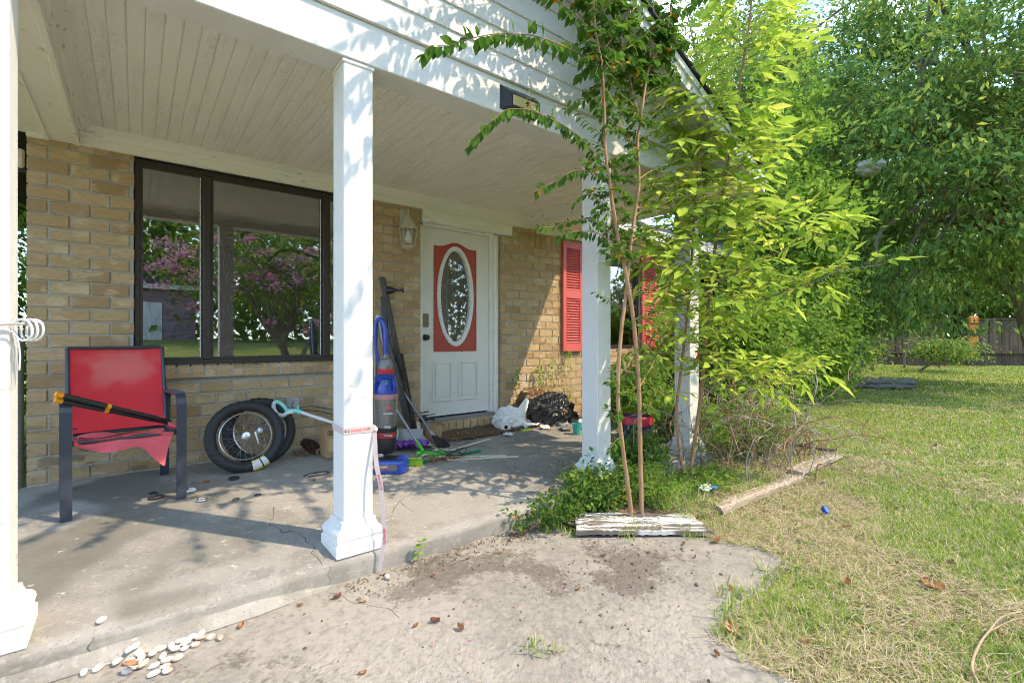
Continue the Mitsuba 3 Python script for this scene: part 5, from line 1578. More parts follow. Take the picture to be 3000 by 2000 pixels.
def crownpts(c, r, clumps, per, spread, seed, shell=.55, flat=.6):
    """leaf positions in clumps through an ellipsoid, more of them near its outside; and the outward directions"""
    g = np.random.default_rng(seed)
    d = unit(g.normal(size=(clumps, 3)))
    rad = shell + (1 - shell) * g.random(clumps) ** .6
    rad = np.where(g.random(clumps) < .25, g.random(clumps) ** .4 * .7, rad)
    wob = .50 + .95 * meshkit.fbm(d * 2.3 + seed, 3, seed)
    C = A(*c) + d * (rad * wob)[:, None] * A(*r)
    sp = spread * (.6 + .8 * g.random(clumps))
    P = np.repeat(C, per, 0) + g.normal(size=(clumps * per, 3)) * np.repeat(sp, per)[:, None] * A(1, 1, flat)
    out = unit(unit(P - A(*c)) + g.normal(size=P.shape) * .75 + A(0, 0, -.35))
    nrm = unit(g.normal(size=P.shape) * .55 + A(0, 0, 1))
    return C, P, out, nrm, g


def tree(name, label, cat, base, c, r, clumps, per, spread, leaf, leafname, seed, trunk=.14, bark='bark_grey', group=None, limbs=14, zmin=None, ymax=None, wide=.45, bend=(0, 0), simple=True, flat=.6):
    k = thing(name, label, cat, group)
    C, P, out, nrm, g = crownpts(c, r, clumps, per, spread, seed, flat=flat)
    ok = np.ones(len(P), bool)
    if zmin is not None: ok &= P[:, 2] > zmin
    if ymax is not None: ok &= P[:, 1] < ymax
    P, out, nrm = P[ok], out[ok], nrm[ok]
    L = leaf * (.65 + .7 * g.random(len(P)))
    v, f, uv = leafmesh(P, out, nrm, L, L * wide, simple=simple, droop=.2)
    part(k, 'crown', (v, f), leafname, uv=uv, kind='stuff')
    b = A(*base)
    top = A(c[0] + bend[0], c[1] + bend[1], c[2] + r[2] * .25)
    tr = MB()
    if trunk:
        pts = smoothpath([b, b * .7 + top * .3 + A(*(g.normal(size=2) * .12), 0), b * .35 + top * .65 + A(*(g.normal(size=2) * .2), 0), top], 5)
        tr.tube(pts, np.linspace(trunk, trunk * .35, len(pts)), 9)
        for i in g.choice(len(C), min(limbs, len(C)), replace=False):
            if ymax is not None and C[i][1] > ymax: continue
            s = pts[int(len(pts) * g.uniform(.3, .95))]
            m = (s + C[i]) / 2 + g.normal(size=3) * .12 * np.linalg.norm(C[i] - s) + A(0, 0, .1 * np.linalg.norm(C[i] - s))
            q = smoothpath([s, m, C[i]], 5)
            tr.tube(q, np.linspace(trunk * .38, trunk * .07, len(q)), 6)
        part(k, 'trunk', tr, bark, smooth=True)
    return k


# ================================================================== FAR THINGS
# wooden fence at the back of the yard
fa, fb = A(22.0, 6.55), A(30.0, -1.1)
fd = unit(fb - fa)
fl = np.linalg.norm(fb - fa)
FEN = thing('wooden_fence', 'weathered dark board fence across the back of the yard with a gap', 'fence')
s = 0.0
i = 0
while s < fl:
    if not (3.62 < s < 4.28):
        p = fa + fd * s
        lean = R.normal(0, .012)
        v, f = boxm(0, .138, -.009, .009, .02, 1.80 + R.normal(0, .015))
        v = v.copy()
        v[:, 0] += v[:, 2] * lean
        v, f = xform((v, f), (p[0], p[1], 0), (fd[0], fd[1], 0), (-fd[1], fd[0], 0))
        part(FEN, 'board', (v, f), 'fence_wood', uv=np.c_[np.full(len(v), (i * .377) % 1), np.linspace(0, 1, len(v))])
    s += .146
    i += 1
rails = MB()
for s0, s1, dz in ((0, 3.7, -.03), (4.25, fl, .0)):
    p0, p1 = fa + fd * s0, fa + fd * s1
    for z in (1.80 + dz, .5):
        off = -.05 if z < 1 else 0
        v, f = boxm(0, s1 - s0, -.06 + off, .06 + off * .2, z, z + .05)
        rails.add(*xform((v, f), (p0[0], p0[1], 0), (fd[0], fd[1], 0), (-fd[1], fd[0], 0)))
part(FEN, 'rail', rails, 'fence_wood', uv=np.full((rails.n, 2), .31))
p = fa + fd * 4.35
v, f = boxm(-.045, .045, -.05, .05, 0, 1.85)
part(FEN, 'post', xform((v, f), (p[0], p[1], 0), (fd[0], fd[1], 0), (-fd[1], fd[0], 0)), 'fence_wood', uv=np.full((8, 2), .55))
p0, p1 = fa + fd * 4.3, fa + fd * 5.35
nn = A(fd[1], -fd[0])
v, f = ribbonm(np.array([[*(p0 + nn * -.06), .75], [*(p1 + nn * -.06), 1.55]]), .13, .03, (0, 0, 1))
part(FEN, 'broken_board', (v, f), 'fence_wood', uv=np.full((len(v), 2), .8))
# orange thing behind the gap
p = fa + fd * 3.95 + nn * .8
v, f = boxm(-.17, .12, -.05, .05, .5, 1.9, .02)
OR = thing('orange_cabinet', 'orange painted cabinet seen through the gap in the board fence', 'cabinet')
part(OR, 'panel', xform((v, f), (p[0], p[1], 0), (fd[0], fd[1], 0), (-fd[1], fd[0], 0)), 'orange_paint')
for z in (.75, 1.2, 1.6):
    v, f = boxm(-.16, .11, -.075, -.052, z, z + .05)
    v2 = xform((v, f), (p[0], p[1], 0), (fd[0], fd[1], 0), (-fd[1], fd[0], 0))
    part(OR, 'shelf_rail', v2, 'black_metal')
# sagging wire fence by the shrubs
WF = thing('wire_fence', 'sagging blue grey wire mesh fence between the shrubs and the board fence', 'fence')
wa, wb = A(13.2, 5.0), A(15.4, 4.3)
wm = MB()
wd = unit(wb - wa)
for i in range(26):
    a = wa + (wb - wa) * i / 26
    for sgn in (1, -1):
        q0 = a
        q1 = a + wd * sgn * .9
        wm.tube([[q0[0], q0[1], .02], [q1[0], q1[1], 1.1]], .004, 3, False)
part(WF, 'mesh', wm, mat('wire_blue', (.16, .18, .34), .5, metallic=.4))
for t in (0, .5, 1):
    q = wa + (wb - wa) * t
    part(WF, 'post', tubem([[q[0], q[1], 0], [q[0], q[1], 1.2]], .025, 8), 'wire_blue')
part(WF, 'top_rail', tubem([[*wa, 1.1], [*((wa + wb) / 2), 1.04], [*wb, 1.12]], .015, 6), 'wire_blue')

# leaf litter under the trees by the fence
g = np.random.default_rng(11)
n = 5000
t, q = g.random(n), np.abs(g.normal(size=n)) * 1.1
pts = fa + fd * (t * 7.5 - .6)[:, None] + nn * (-q - .1)[:, None]
pts = np.c_[pts, lawn_z(pts[:, 0], pts[:, 1]) + .02]
an = g.random(n) * 6.28
v, f, uv = leafmesh(pts, np.c_[np.cos(an), np.sin(an), g.normal(size=n) * .2], np.c_[g.normal(size=(n, 2)) * .3, np.ones(n)], .11, .06, simple=True)
solo('leaf_litter', (v, f), leafmat('litter_leaf', (.16, .055, .04), (.26, .11, .08), (.34, .22, .12), .2, trans=.3, seed=12), 'brown fallen leaves lying below the board fence', 'leaves', kind='stuff', uv=uv)

# old log in the grass
LG = thing('split_log', 'short grey split log lying in the grass before the far trees', 'log')
l0, l1 = A(12.05, 3.42, .13), A(12.72, 2.62, .13)
ang = np.linspace(0, 2 * np.pi, 28, endpoint=False)
ld = unit(l1 - l0)
lat = A(-ld[1], ld[0], 0)
V = []
for s in np.linspace(0, 1, 16):
    r = .135 * (1 + .22 * np.sign(np.sin(ang * 7 + .4)) * .5 + .08 * R.normal(size=28))
    V.append((l0 + (l1 - l0) * s)[None] + r[:, None] * (np.cos(ang)[:, None] * lat + np.sin(ang)[:, None] * A(0, 0, .85)))
V = np.vstack(V + [[l0], [l1]])
ii, jj = np.meshgrid(np.arange(15), np.arange(28), indexing='ij')
F = np.stack([ii * 28 + jj, (ii + 1) * 28 + jj, (ii + 1) * 28 + (jj + 1) % 28, ii * 28 + (jj + 1) % 28], -1).reshape(-1, 4)
F = np.vstack([F[:, [0, 1, 2]], F[:, [0, 2, 3]], np.array([[448, (j + 1) % 28, j] for j in range(28)]), np.array([[449, 420 + j, 420 + (j + 1) % 28] for j in range(28)])])
part(LG, 'bark', (V, F), 'stone_grey')
part(LG, 'split_block', boxm(12.35, 12.62, 2.98, 3.16, .0, .10, .02), 'stone_grey')

# trees behind the yard
tree('shade_tree', 'big blue green tree whose low boughs hang over the right of the lawn', 'tree', (16.4, .95, 0), (13.8, 2.5, 5.1), (4.6, 4.0, 4.3), 390, 185, .36, .15, 'leaf_dark', 21, trunk=.2, limbs=60, zmin=1.2, wide=.36, bend=(1.6, -1.0), flat=.32)
tree('shade_tree', 'second blue green tree, behind the bright vine covered one', 'tree', (13.6, 6.2, 0), (13.4, 6.0, 5.2), (2.6, 2.2, 4.4), 330, 100, .34, .14, 'leaf_dark', 28, trunk=.15, limbs=30, zmin=.8, wide=.38, flat=.35)
tree('tall_dark_tree', 'tall dark tree standing behind the roof, against the sky', 'tree', (21.5, 11.5, 0), (21.5, 11.3, 12.4), (4.2, 4.2, 5.2), 260, 70, .42, .20, 'leaf_mixed', 22, trunk=.3, limbs=30)
tree('tall_dark_tree', 'tall dark tree behind the hedge, second from the roof', 'tree', (27.5, 9.5, 0), (27.0, 9.2, 9.3), (4.4, 4.4, 5.0), 300, 65, .45, .22, 'leaf_dark', 23, trunk=.3, limbs=26)
tree('yard_tree', 'sunlit yellow green tree rising behind the middle of the board fence', 'tree', (31.5, 4.8, 0), (31.0, 4.8, 5.6), (4.8, 4.6, 5.4), 330, 75, .46, .20, 'leaf_mixed', 24, trunk=.25, limbs=24, zmin=.3)
tree('yard_tree', 'green tree behind the right end of the board fence', 'tree', (35.0, -.6, 0), (34.5, -.6, 6.0), (5.2, 5.2, 6.0), 330, 75, .46, .20, 'leaf_mixed', 25, trunk=.25, limbs=24, zmin=.3)
tree('yard_tree', 'green tree behind the left end of the board fence, above the wire fence', 'tree', (24.0, 9.5, 0), (23.0, 9.0, 4.6), (3.6, 3.0, 4.6), 300, 70, .40, .17, 'leaf_mixed', 26, trunk=.2, limbs=24, zmin=.3)
tree('vine_covered_tree', 'bright green vine covered tree standing at the far corner of the house', 'tree', (8.4, 3.35, 0), (8.3, 3.3, 2.8), (.95, .8, 2.4), 210, 70, .17, .085, 'leaf_light', 27, trunk=.07, limbs=22, zmin=.5, ymax=3.84, wide=.7)
gg = np.random.default_rng(64)
tq = gg.random(17000)
P = np.c_[24 + tq * 17 + gg.normal(size=17000) * .9, 15 - tq * 24 + gg.normal(size=17000) * .9, np.zeros(17000)] + A(1.2, 1.0, 0)
P[:, 2] = gg.random(17000) ** .8 * (4.2 + 2.0 * meshkit.fbm(np.c_[tq * 12, tq * 0, tq * 0], 3, 4))
v, f, uv = leafmesh(P, gg.normal(size=P.shape) + A(0, 0, -.3), gg.normal(size=P.shape) * .5 + A(-.5, -.2, .8), .42, .26, simple=True)
solo('far_thicket', (v, f), 'leaf_mixed', 'thicket of green brush far behind the board fence', 'thicket', kind='stuff', uv=uv)
k = thing('caterpillar_web', 'pale grey caterpillar web hanging in the big blue green tree', 'web')
m = trimesh.creation.icosphere(3, 1.0)
vv = np.array(m.vertices)
part(k, 'silk', (vv * (1 + .7 * (meshkit.fbm(vv * 2.2, 3, 2) - .5))[:, None] * A(.28, .22, .14) + A(11.05, 2.9, 4.35), m.faces), mat('web_silk', (.50, .49, .45), .9), smooth=True)
tree('low_tree', 'low dark bush with crooked stems before the left end of the board fence', 'bush', (17.2, 5.4, 0), (17.1, 5.3, 1.5), (1.3, 1.2, 1.5), 140, 70, .22, .12, 'leaf_dark', 29, trunk=.05, limbs=16, zmin=.15, wide=.4)
for j, (x, y, zc, rx_, rz_, seed, lm, lab) in enumerate([
        (6.0, 3.1, .85, .70, .9, 31, 'leaf_light', 'leafy green bush nearest the porch column, before the second window'),
        (6.95, 3.2, 1.05, .80, 1.0, 32, 'leaf_shrub', 'rounded green bush between the two windows, second from the porch'),
        (9.0, 3.4, 1.0, .85, 1.1, 33, 'leaf_light', 'pale green bush before the last pair of shutters'),
        (11.0, 4.3, 1.25, 1.2, 1.4, 34, 'leaf_shrub', 'wide green bush at the far end of the house wall'),
        (14.6, 5.4, 1.3, 1.5, 1.5, 35, 'leaf_dark', 'dark green bush behind the wire fence')]):
    tree('garden_bush', lab, 'bush', (x, y, 0), (x, y, zc), (rx_, min(rx_, .9), rz_), 130, 75, .17, .075, lm, seed, trunk=.03, limbs=14, zmin=.03, ymax=4.0 if x < 9.5 else None, wide=.6, group=None)
tree('drooping_bough_bush', 'low spreading green bush with drooping sprays before the board fence', 'bush', (20.2, 4.0, 0), (20.4, 3.3, .72), (1.5, .8, .20), 40, 55, .22, .13, 'leaf_dark', 36, trunk=.04, limbs=12, zmin=.2, wide=.4)
for j, (x, y, h, lab) in enumerate([(21.4, 4.65, 1.5, 'thin pale trunk standing alone before the board fence'), (19.6, 5.1, 1.7, 'crooked thin stem left of the pale trunk')]):
    k = thing('thin_sapling', lab, 'sapling')
    part(k, 'trunk', tubem(smoothpath([[x, y, 0], [x + .03, y, h * .6], [x - .12, y + .05, h]], 4), np.linspace(.04, .015, 9), 7), 'bark_grey', smooth=True)
    part(k, 'limb', tubem(smoothpath([[x + .02, y, h * .55], [x + .4, y - .35, h * .9], [x + .8, y - .7, h * 1.02]], 4), np.linspace(.02, .008, 9), 6), 'bark_grey', smooth=True)
    gg = np.random.default_rng(60 + j)
    P = A(x, y, h) + gg.normal(size=(160, 3)) * A(.45, .45, .3)
    v, f, uv = leafmesh(P, gg.normal(size=P.shape), gg.normal(size=P.shape) * .5 + A(0, 0, 1), .11, .05, simple=True)
    part(k, 'crown', (v, f), 'leaf_shrub', uv=uv, kind='stuff')
# hedge beside the house, seen past the left column
tree('side_hedge', 'green hedge beyond the left end of the brick wall', 'hedge', (-1.35, 5.4, 0), (-1.35, 5.6, 1.3), (.70, 1.6, 1.5), 190, 75, .14, .07, 'leaf_shrub', 41, trunk=.03, limbs=12, zmin=.03, wide=.45)
tree('side_hedge', 'tall green hedge behind the one beyond the left end of the brick wall', 'hedge', (-2.3, 8.0, 0), (-2.3, 8.0, 2.4), (1.5, 1.6, 2.6), 200, 70, .22, .10, 'leaf_light', 42, trunk=.05, limbs=12, zmin=.03)

# ---- what the window mirrors: the yard behind the camera
k = tree('crape_myrtle', 'old crape myrtle with pink blossom in the yard', 'tree', (3.3, -5.1, 0), (3.0, -5.0, 2.9), (2.7, 2.0, 1.45), 150, 55, .25, .085, 'leaf_mixed', 51, trunk=.10, limbs=34, zmin=1.45, wide=.5)
gg = np.random.default_rng(52)
st = MB()
for i in range(7):
    a = gg.uniform(0, 6.28)
    p1 = A(3.3 + .8 * math.cos(a), -5.1 + .8 * math.sin(a), 1.6)
    st.tube(smoothpath([A(3.3 + .12 * math.cos(a), -5.1 + .12 * math.sin(a), 0), A(3.3 + .3 * math.cos(a + .4), -5.1 + .3 * math.sin(a + .4), .8), p1, p1 + A(.4 * math.cos(a), .4 * math.sin(a), 1.0)], 5), np.linspace(.07, .02, 16), 7)
part(k, 'stem', st, 'bark_grey', smooth=True)
C, P, out, nrm, g2 = crownpts((3.0, -5.0, 2.9), (2.75, 2.05, 1.65), 80, 60, .11, 53, shell=.85)
v, f, uv = leafmesh(P, out, nrm, .07, .06, simple=True)
part(k, 'blossom', (v, f), 'petal', uv=uv, kind='stuff')
tq = gg.random(15000)
P = np.c_[-10 + tq * 40, -27 + 9 * tq + gg.normal(size=15000) * .8, .8 + gg.random(15000) ** .8 * (6.5 + 4 * meshkit.fbm(np.c_[tq * 14, tq * 0, tq * 0], 3, 4))]
v, f, uv = leafmesh(P, gg.normal(size=P.shape) + A(0, 0, -.3), gg.normal(size=P.shape) * .5 + A(.4, .5, .8), .55, .34, simple=True)
solo('yard_thicket', (v, f), 'leaf_mixed', 'thicket of green brush across the yard behind the camera', 'thicket', kind='stuff', uv=uv)
NH = thing('neighbour_house', 'low brick house across the yard with a pale eave', 'house')
part(NH, 'wall', MB().box(-9, 2.6, -23.3, -23, .5, 3.7), 'neighbour_brick')
part(NH, 'eave', MB().box(-9.4, 3.0, -23.4, -22.5, 3.7, 3.95), 'white_paint')
part(NH, 'roof', along_x([(-22.4, 3.95), (-26.5, 6.0), (-30, 3.95)], -9.4, 3.0), 'shingle')
part(NH, 'door', boxm(.2, 1.1, -23.0, -22.96, 1.0, 3.0, .01), 'white_paint')
for j, (x, y, seed) in enumerate([(6.5, -22, 54), (12.5, -19, 55), (19.0, -14, 56), (1.0, -30, 57)]):
    tree('yard_tree', 'green tree across the yard ' + ['beside the neighbouring house', 'behind the crape myrtle', 'at the end of the open yard', 'behind the neighbouring roof'][j], 'tree', (x, y, .3), (x, y, 5.2), (3.4, 3.2, 4.4), 170, 60, .45, .22, 'leaf_mixed', seed, trunk=.2, limbs=16, zmin=.4)
# ================================================================== SAPLINGS BY THE PORCH
MY = thing('myrtle_sapling', 'tall slim sapling with brown stems and small dark green leaves before the third porch column', 'sapling')
for pts, r0, r1 in MYRTLE_STEMS:
    q = smoothpath(pts, 4)
    q[:, :2] += (meshkit.fbm(np.c_[q[:, 2:] * 6, q[:, :2]], 2, 3)[:, None] - .5) * .014
    part(MY, 'stem', tubem(q, np.linspace(r0, r1, len(q)), 9), 'bark_red', smooth=True)
MYRTLE_BRANCHES += [([(2.05, 1.80, 3.05), (1.75, 1.58, 3.24), (1.42, 1.34, 3.18), (1.15, 1.12, 2.96)], .062, 60, .9), ([(2.03, 1.80, 3.42), (1.7, 1.5, 3.75), (1.3, 1.25, 3.72), (.95, 1.1, 3.5)], .062, 56, .9), ([(2.06, 1.80, 2.9), (1.85, 1.35, 2.98), (1.72, 1.05, 2.86), (1.66, .8, 2.7)], .060, 56, .9),
                    ([(2.06, 1.80, 3.10), (1.95, 1.35, 3.42), (1.80, .75, 3.45), (1.72, .45, 3.30)], .062, 46, .9), ([(2.04, 1.80, 3.30), (1.65, 1.35, 3.66), (1.25, .95, 3.62), (1.0, .75, 3.45)], .062, 60, .9),
                    ([(2.08, 1.80, 2.95), (2.25, 1.30, 3.22), (2.25, .75, 3.25), (2.15, .45, 3.10)], .062, 60, .9)]
g = np.random.default_rng(71)
lb, tw = LB(), MB()
for pts, L, per, droop in MYRTLE_BRANCHES:
    q = smoothpath(pts, 5)
    d = np.r_[0, np.cumsum(np.linalg.norm(np.diff(q, axis=0), axis=1))]
    tw.tube(q, np.linspace(.0042, .0013, len(q)), 5)
    n = max(6, int(d[-1] * per))
    for i in range(n):
        s = d[-1] * (.06 + .94 * (i + .5) / n)
        p = np.array([np.interp(s, d, q[:, a]) for a in range(3)])
        t = unit(np.array([np.interp(min(s + .02, d[-1]), d, q[:, a]) for a in range(3)]) - np.array([np.interp(max(s - .02, 0), d, q[:, a]) for a in range(3)]))
        side = unit(np.cross(t, A(0, 0, 1))) * (1 if i % 2 else -1)
        dn = droop * (.9 + .5 * g.random()) if g.random() < .78 else -.5
        dv = unit(side * (.55 + .3 * g.random()) + t * .35 + A(0, 0, -dn) + g.normal(size=3) * .16)
        nr = unit(A(0, 0, 1) + side * .9 * droop + g.normal(size=3) * .25)
        l = L * (.8 + .5 * g.random())
        lb.add(p + dv * .004, dv, nr, l, l * .5)
    for i in range(3):
        dv = unit(t + g.normal(size=3) * .35)
        lb.add(q[-1], dv, A(0, 0, 1), L * .8, L * .36)
# short leafy twigs along the stems
for pts, r0, r1 in MYRTLE_STEMS:
    q = smoothpath(pts, 8)
    for i in range(0, len(q)):
        if q[i][2] < .5: continue
        if q[i][2] < 1.5 and g.random() < .72: continue
        if q[i][2] >= 1.5 and g.random() < .18: continue
        a = g.uniform(0, 6.28)
        tip = q[i] + A(math.cos(a) * .15, math.sin(a) * .09, .07 * g.normal()) * (.6 + 1.0 * g.random())
        tip[1] = min(tip[1], 2.06)
        tw.tube([q[i], (q[i] + tip) / 2 + A(0, 0, .015), tip], [.0022, .0016, .001], 4)
        big = q[i][2] > 2.6
        for s in np.linspace(.25, 1, 7):
            p = q[i] + (tip - q[i]) * s
            for sg_ in (1, -1):
                dv = unit(np.cross(tip - q[i], A(0, 0, 1)) * sg_ / (np.linalg.norm(tip - q[i]) + 1e-6) + unit(tip - q[i]) * .5 + A(0, 0, -.5) + g.normal(size=3) * .3)
                l = (.056 if big else .036) * (.7 + .6 * g.random())
                lb.add(p, dv, unit(A(0, 0, 1) + g.normal(size=3) * .4), l, l * .58)
part(MY, 'twigs', tw, 'bark_red', smooth=True, kind='stuff')
leafparts(MY, lb, 'leaf_myrtle', 260)

HK = thing('hickory_sapling', 'young tree with long bright yellow green leaves at the right of the porch', 'sapling')
for pts, r0, r1 in HICKORY_STEMS:
    q = smoothpath(pts, 4)
    part(HK, 'stem' if r0 > .01 else 'branch', tubem(q, np.linspace(r0, r1, len(q)), 9), 'bark_red' if r0 > .01 else 'bark_grey', smooth=True)
lb, tw = LB(), MB()
g = np.random.default_rng(72)
for a, b, L in HICKORY_LEAVES:
    a, b = A(*a), A(*b)
    ax = unit(b - a)
    if np.linalg.norm(b - a) < .12: b = a + ax * .12
    up = unit(A(0, 0, 1) + g.normal(size=3) * .35)
    sd = unit(np.cross(ax, up))
    up = np.cross(sd, ax)
    mid = (a + b) / 2 + up * .02
    tw.tube(smoothpath([a, mid, b], 3), [.0020, .0018, .0016, .0015, .0013, .0012, .0012], 4)
    for s, sc in ((.42, .62), (.72, .88)):
        p = a + (b - a) * s + up * .015
        for sg_ in (1, -1):
            dv = unit(sd * sg_ * .9 + ax * (.45 + .3 * s) + up * g.normal() * .15 - A(0, 0, .18))
            lb.add(p, dv, unit(up + g.normal(size=3) * .2), L * sc * (.9 + .2 * g.random()), L * sc * .42)
    lb.add(b, unit(ax - A(0, 0, .12) + g.normal(size=3) * .08), up, L, L * .40)
part(HK, 'leaf_stalks', tw, 'bark_grey', smooth=True, kind='stuff')
leafparts(HK, lb, 'leaf_hickory', 300)

# yellowing leaves still on the myrtle
for p, d, l in [((2.47, 1.86, 2.74), (.15, .0, -1), .062), ((2.11, 1.84, 2.36), (-.8, 0, -.5), .045), ((2.30, 1.85, 2.37), (.5, 0, .4), .04), ((2.36, 1.86, 2.30), (.7, 0, -.4), .045), ((2.05, 1.80, 2.42), (.6, 0, -.4), .035), ((2.5, 1.85, 1.96), (.6, 0, .3), .035)]:
    v, f, uv = leafmesh(p, d, (.2, -1, .2), l, l * .55)
    part(MY, 'yellow_leaf', (v, f), leafmat('leaf_orange', (.70, .30, .02), (.62, .20, .03), (.70, .40, .03), .2, seed=13) if 'mat_leaf_orange' not in scene else 'leaf_orange', smooth=True, uv=uv)


def shrub(name, label, c, r, stems, leaf, leafname, seed, per=46, cat='shrub', twig='bark_grey', wide=.55, up=.55, zmin=.01, ymax=None):
    k = thing(name, label, cat)
    g = np.random.default_rng(seed)
    tw, P, D, N = MB(), [], [], []
    for i in range(stems):
        a, b = g.uniform(0, 6.28), g.random() ** .5
        base = A(c[0] + r[0] * .35 * math.cos(a) * b, c[1] + r[1] * .35 * math.sin(a) * b, c[2])
        tip = A(c[0] + r[0] * math.cos(a) * b, c[1] + r[1] * math.sin(a) * b, c[2] + r[2] * (.35 + .65 * g.random()) * (1.05 - .5 * b))
        if ymax is not None: tip[1] = min(tip[1], ymax)
        m = base * .45 + tip * .55 + A(0, 0, up * .25 * r[2])
        q = smoothpath([base, m, tip], 5)
        tw.tube(q, np.linspace(.004, .0012, len(q)), 4)
        for j in range(per):
            s = .15 + .85 * g.random()
            x = q[min(int(s * (len(q) - 1)), len(q) - 1)]
            P.append(x + g.normal(size=3) * A(.035, .035, .025)); D.append(unit(g.normal(size=3) + A(0, 0, -.1) + unit(tip - base) * .5)); N.append(unit(g.normal(size=3) * .5 + A(0, 0, 1)))
    P, D, N = map(np.array, (P, D, N))
    ok = P[:, 2] > zmin
    if ymax is not None: ok &= P[:, 1] < ymax + .03
    P, D, N = P[ok], D[ok], N[ok]
    L = leaf * (.6 + .8 * g.random(len(P)))
    v, f, uv = leafmesh(P, D, N, L, L * wide)
    part(k, 'twigs', tw, twig, kind='stuff')
    part(k, 'leaves', (v, f), leafname, smooth=True, uv=uv, kind='stuff')
    return k


shrub('bed_shrub', 'low spreading shrub with small dark leaves behind the front plank', (2.33, 2.02, .0), (.40, .20, .27), 50, .030, 'leaf_shrub', 81, per=50, ymax=2.2)
shrub('bed_shrub', 'low twiggy shrub reaching over the slab edge left of the plank', (1.86, 2.00, .02), (.26, .13, .22), 15, .028, 'leaf_myrtle', 82, per=40, up=.3)
shrub('bed_shrub', 'feathery light green weed between the two planks', (2.62, 1.84, .0), (.26, .24, .32), 34, .022, 'leaf_light', 83, per=70, wide=.35)
shrub('bed_shrub', 'green undergrowth round the foot of the two tall saplings', (2.66, 2.16, .0), (.6, .22, .36), 54, .036, 'leaf_shrub', 84, per=46)
shrub('bed_shrub', 'low light green ground cover behind the long plank', (3.15, 1.84, .0), (.5, .22, .13), 44, .028, 'leaf_light', 79, per=44)
shrub('bed_shrub', 'loose green shrub hiding the foot of the bucket', (3.05, 2.28, .1), (.3, .16, .34), 30, .036, 'leaf_shrub', 78, per=40)
shrub('porch_shrub', 'leafy green shrub growing before the first shuttered window', (4.35, 3.35, .1), (.48, .55, 1.0), 70, .05, 'leaf_shrub', 85, per=60, zmin=.15, ymax=4.05)
shrub('porch_shrub', 'green shrub between the bucket and the fourth porch column', (3.95, 2.75, .1), (.42, .4, .8), 46, .042, 'leaf_light', 86, per=50, zmin=.14)
shrub('porch_shrub', 'mixed green shrub filling the corner under the second shutter', (5.3, 3.3, .0), (.6, .6, 1.15), 70, .055, 'leaf_shrub', 87, per=56, ymax=4.05)
shrub('bramble_leaves', 'thin leafy growth climbing through the dry brambles', (4.2, 2.1, .0), (.75, .5, .85), 70, .038, 'leaf_light', 88, per=34, cat='weed')
for j, (x, z, h, lab) in enumerate([(3.34, .16, .55, 'green vine climbing the bricks beside the door frame'), (3.68, .40, .36, 'small vine on the bricks above the black bag, its left one'), (3.86, .30, .5, 'small vine on the bricks above the black bag, its right one'), (4.12, .15, .75, 'long thin vine on the bricks under the first shutter')]):
    k = thing('wall_vine', lab, 'vine')
    gg = np.random.default_rng(90 + j)
    q = smoothpath([[x, 4.17, z], [x + .03, 4.165, z + h * .4], [x - .03, 4.165, z + h * .75], [x + .02, 4.16, z + h]], 6)
    part(k, 'stem', tubem(q, .002, 4), 'bark_grey')
    P = q[gg.integers(0, len(q), 75)] + gg.normal(size=(75, 3)) * A(.04, .012, .03) + A(0, -.03, 0)
    v, f, uv = leafmesh(P, gg.normal(size=P.shape) * A(1, .5, 1) + A(0, -.3, -.4), gg.normal(size=P.shape) * .4 + A(0, -1, .5), .032, .02)
    part(k, 'leaves', (v, f), 'leaf_light', smooth=True, uv=uv, kind='stuff')

# dry brambles
BR = thing('bramble_bush', 'tangle of dry brown and grey bramble stems right of the porch', 'bush')
g = np.random.default_rng(73)
for m, col, n in (('bramble_grey', 0, 100), ('bramble_brown', 1, 45)):
    if col: mat('bramble_brown', proc(lambda p, n, uv: mix((.24, .13, .08), (.42, .28, .18), noise(p.x * 30, p.y * 30, p.z * 30))), diffuse=True)
    else: mat('bramble_grey', proc(lambda p, n, uv: mix((.24, .20, .15), (.50, .43, .34), noise(p.x * 30, p.y * 30, p.z * 30))), diffuse=True)
    tb = MB()
    for i in range(n):
        p = A(4.25 + g.normal() * .42, 2.05 + g.normal() * .26, .01)
        h = A(g.normal() * .7, g.normal() * .45, 1.6)
        q = [p]
        L = g.uniform(.55, 1.35)
        for s in range(6):
            p = p + unit(h) * L / 6
            p = A(p[0], p[1], max(p[2], .015))
            q.append(p)
            h = unit(h) + g.normal(size=3) * .42 - A(0, 0, .24)
        q = smoothpath(q, 3)
        r = g.uniform(.003, .0075)
        tb.tube(q, np.linspace(r, r * .4, len(q)), 4)
        for s in range(4):
            j = g.integers(4, len(q) - 2)
            e = q[j] + g.normal(size=3) * A(.14, .14, .11)
            tb.tube([q[j], (q[j] + e) / 2 + g.normal(size=3) * .012, e], [r * .5, r * .4, r * .25], 3)
    part(BR, 'stems', tb, m, smooth=True, kind='stuff')

# ================================================================== LAWN: blades and clippings
g = np.random.default_rng(74)
PLANKS = [sg.Polygon([(2.045, 1.985), (1.855, 1.80), (2.45, 1.355), (2.595, 1.565)]), sg.Polygon([(2.84, 1.55), (2.76, 1.44), (4.88, 1.47), (4.89, 1.62)])]
NOGO = shapely.union_all([walk_poly, sg.box(-6, 2.06, 4.3, 9), BED] + PLANKS)
SOFT = NOGO.buffer(-.035)
MOWN = shapely.union_all([sg.box(-6, 2.06, 4.3, 9)] + PLANKS)


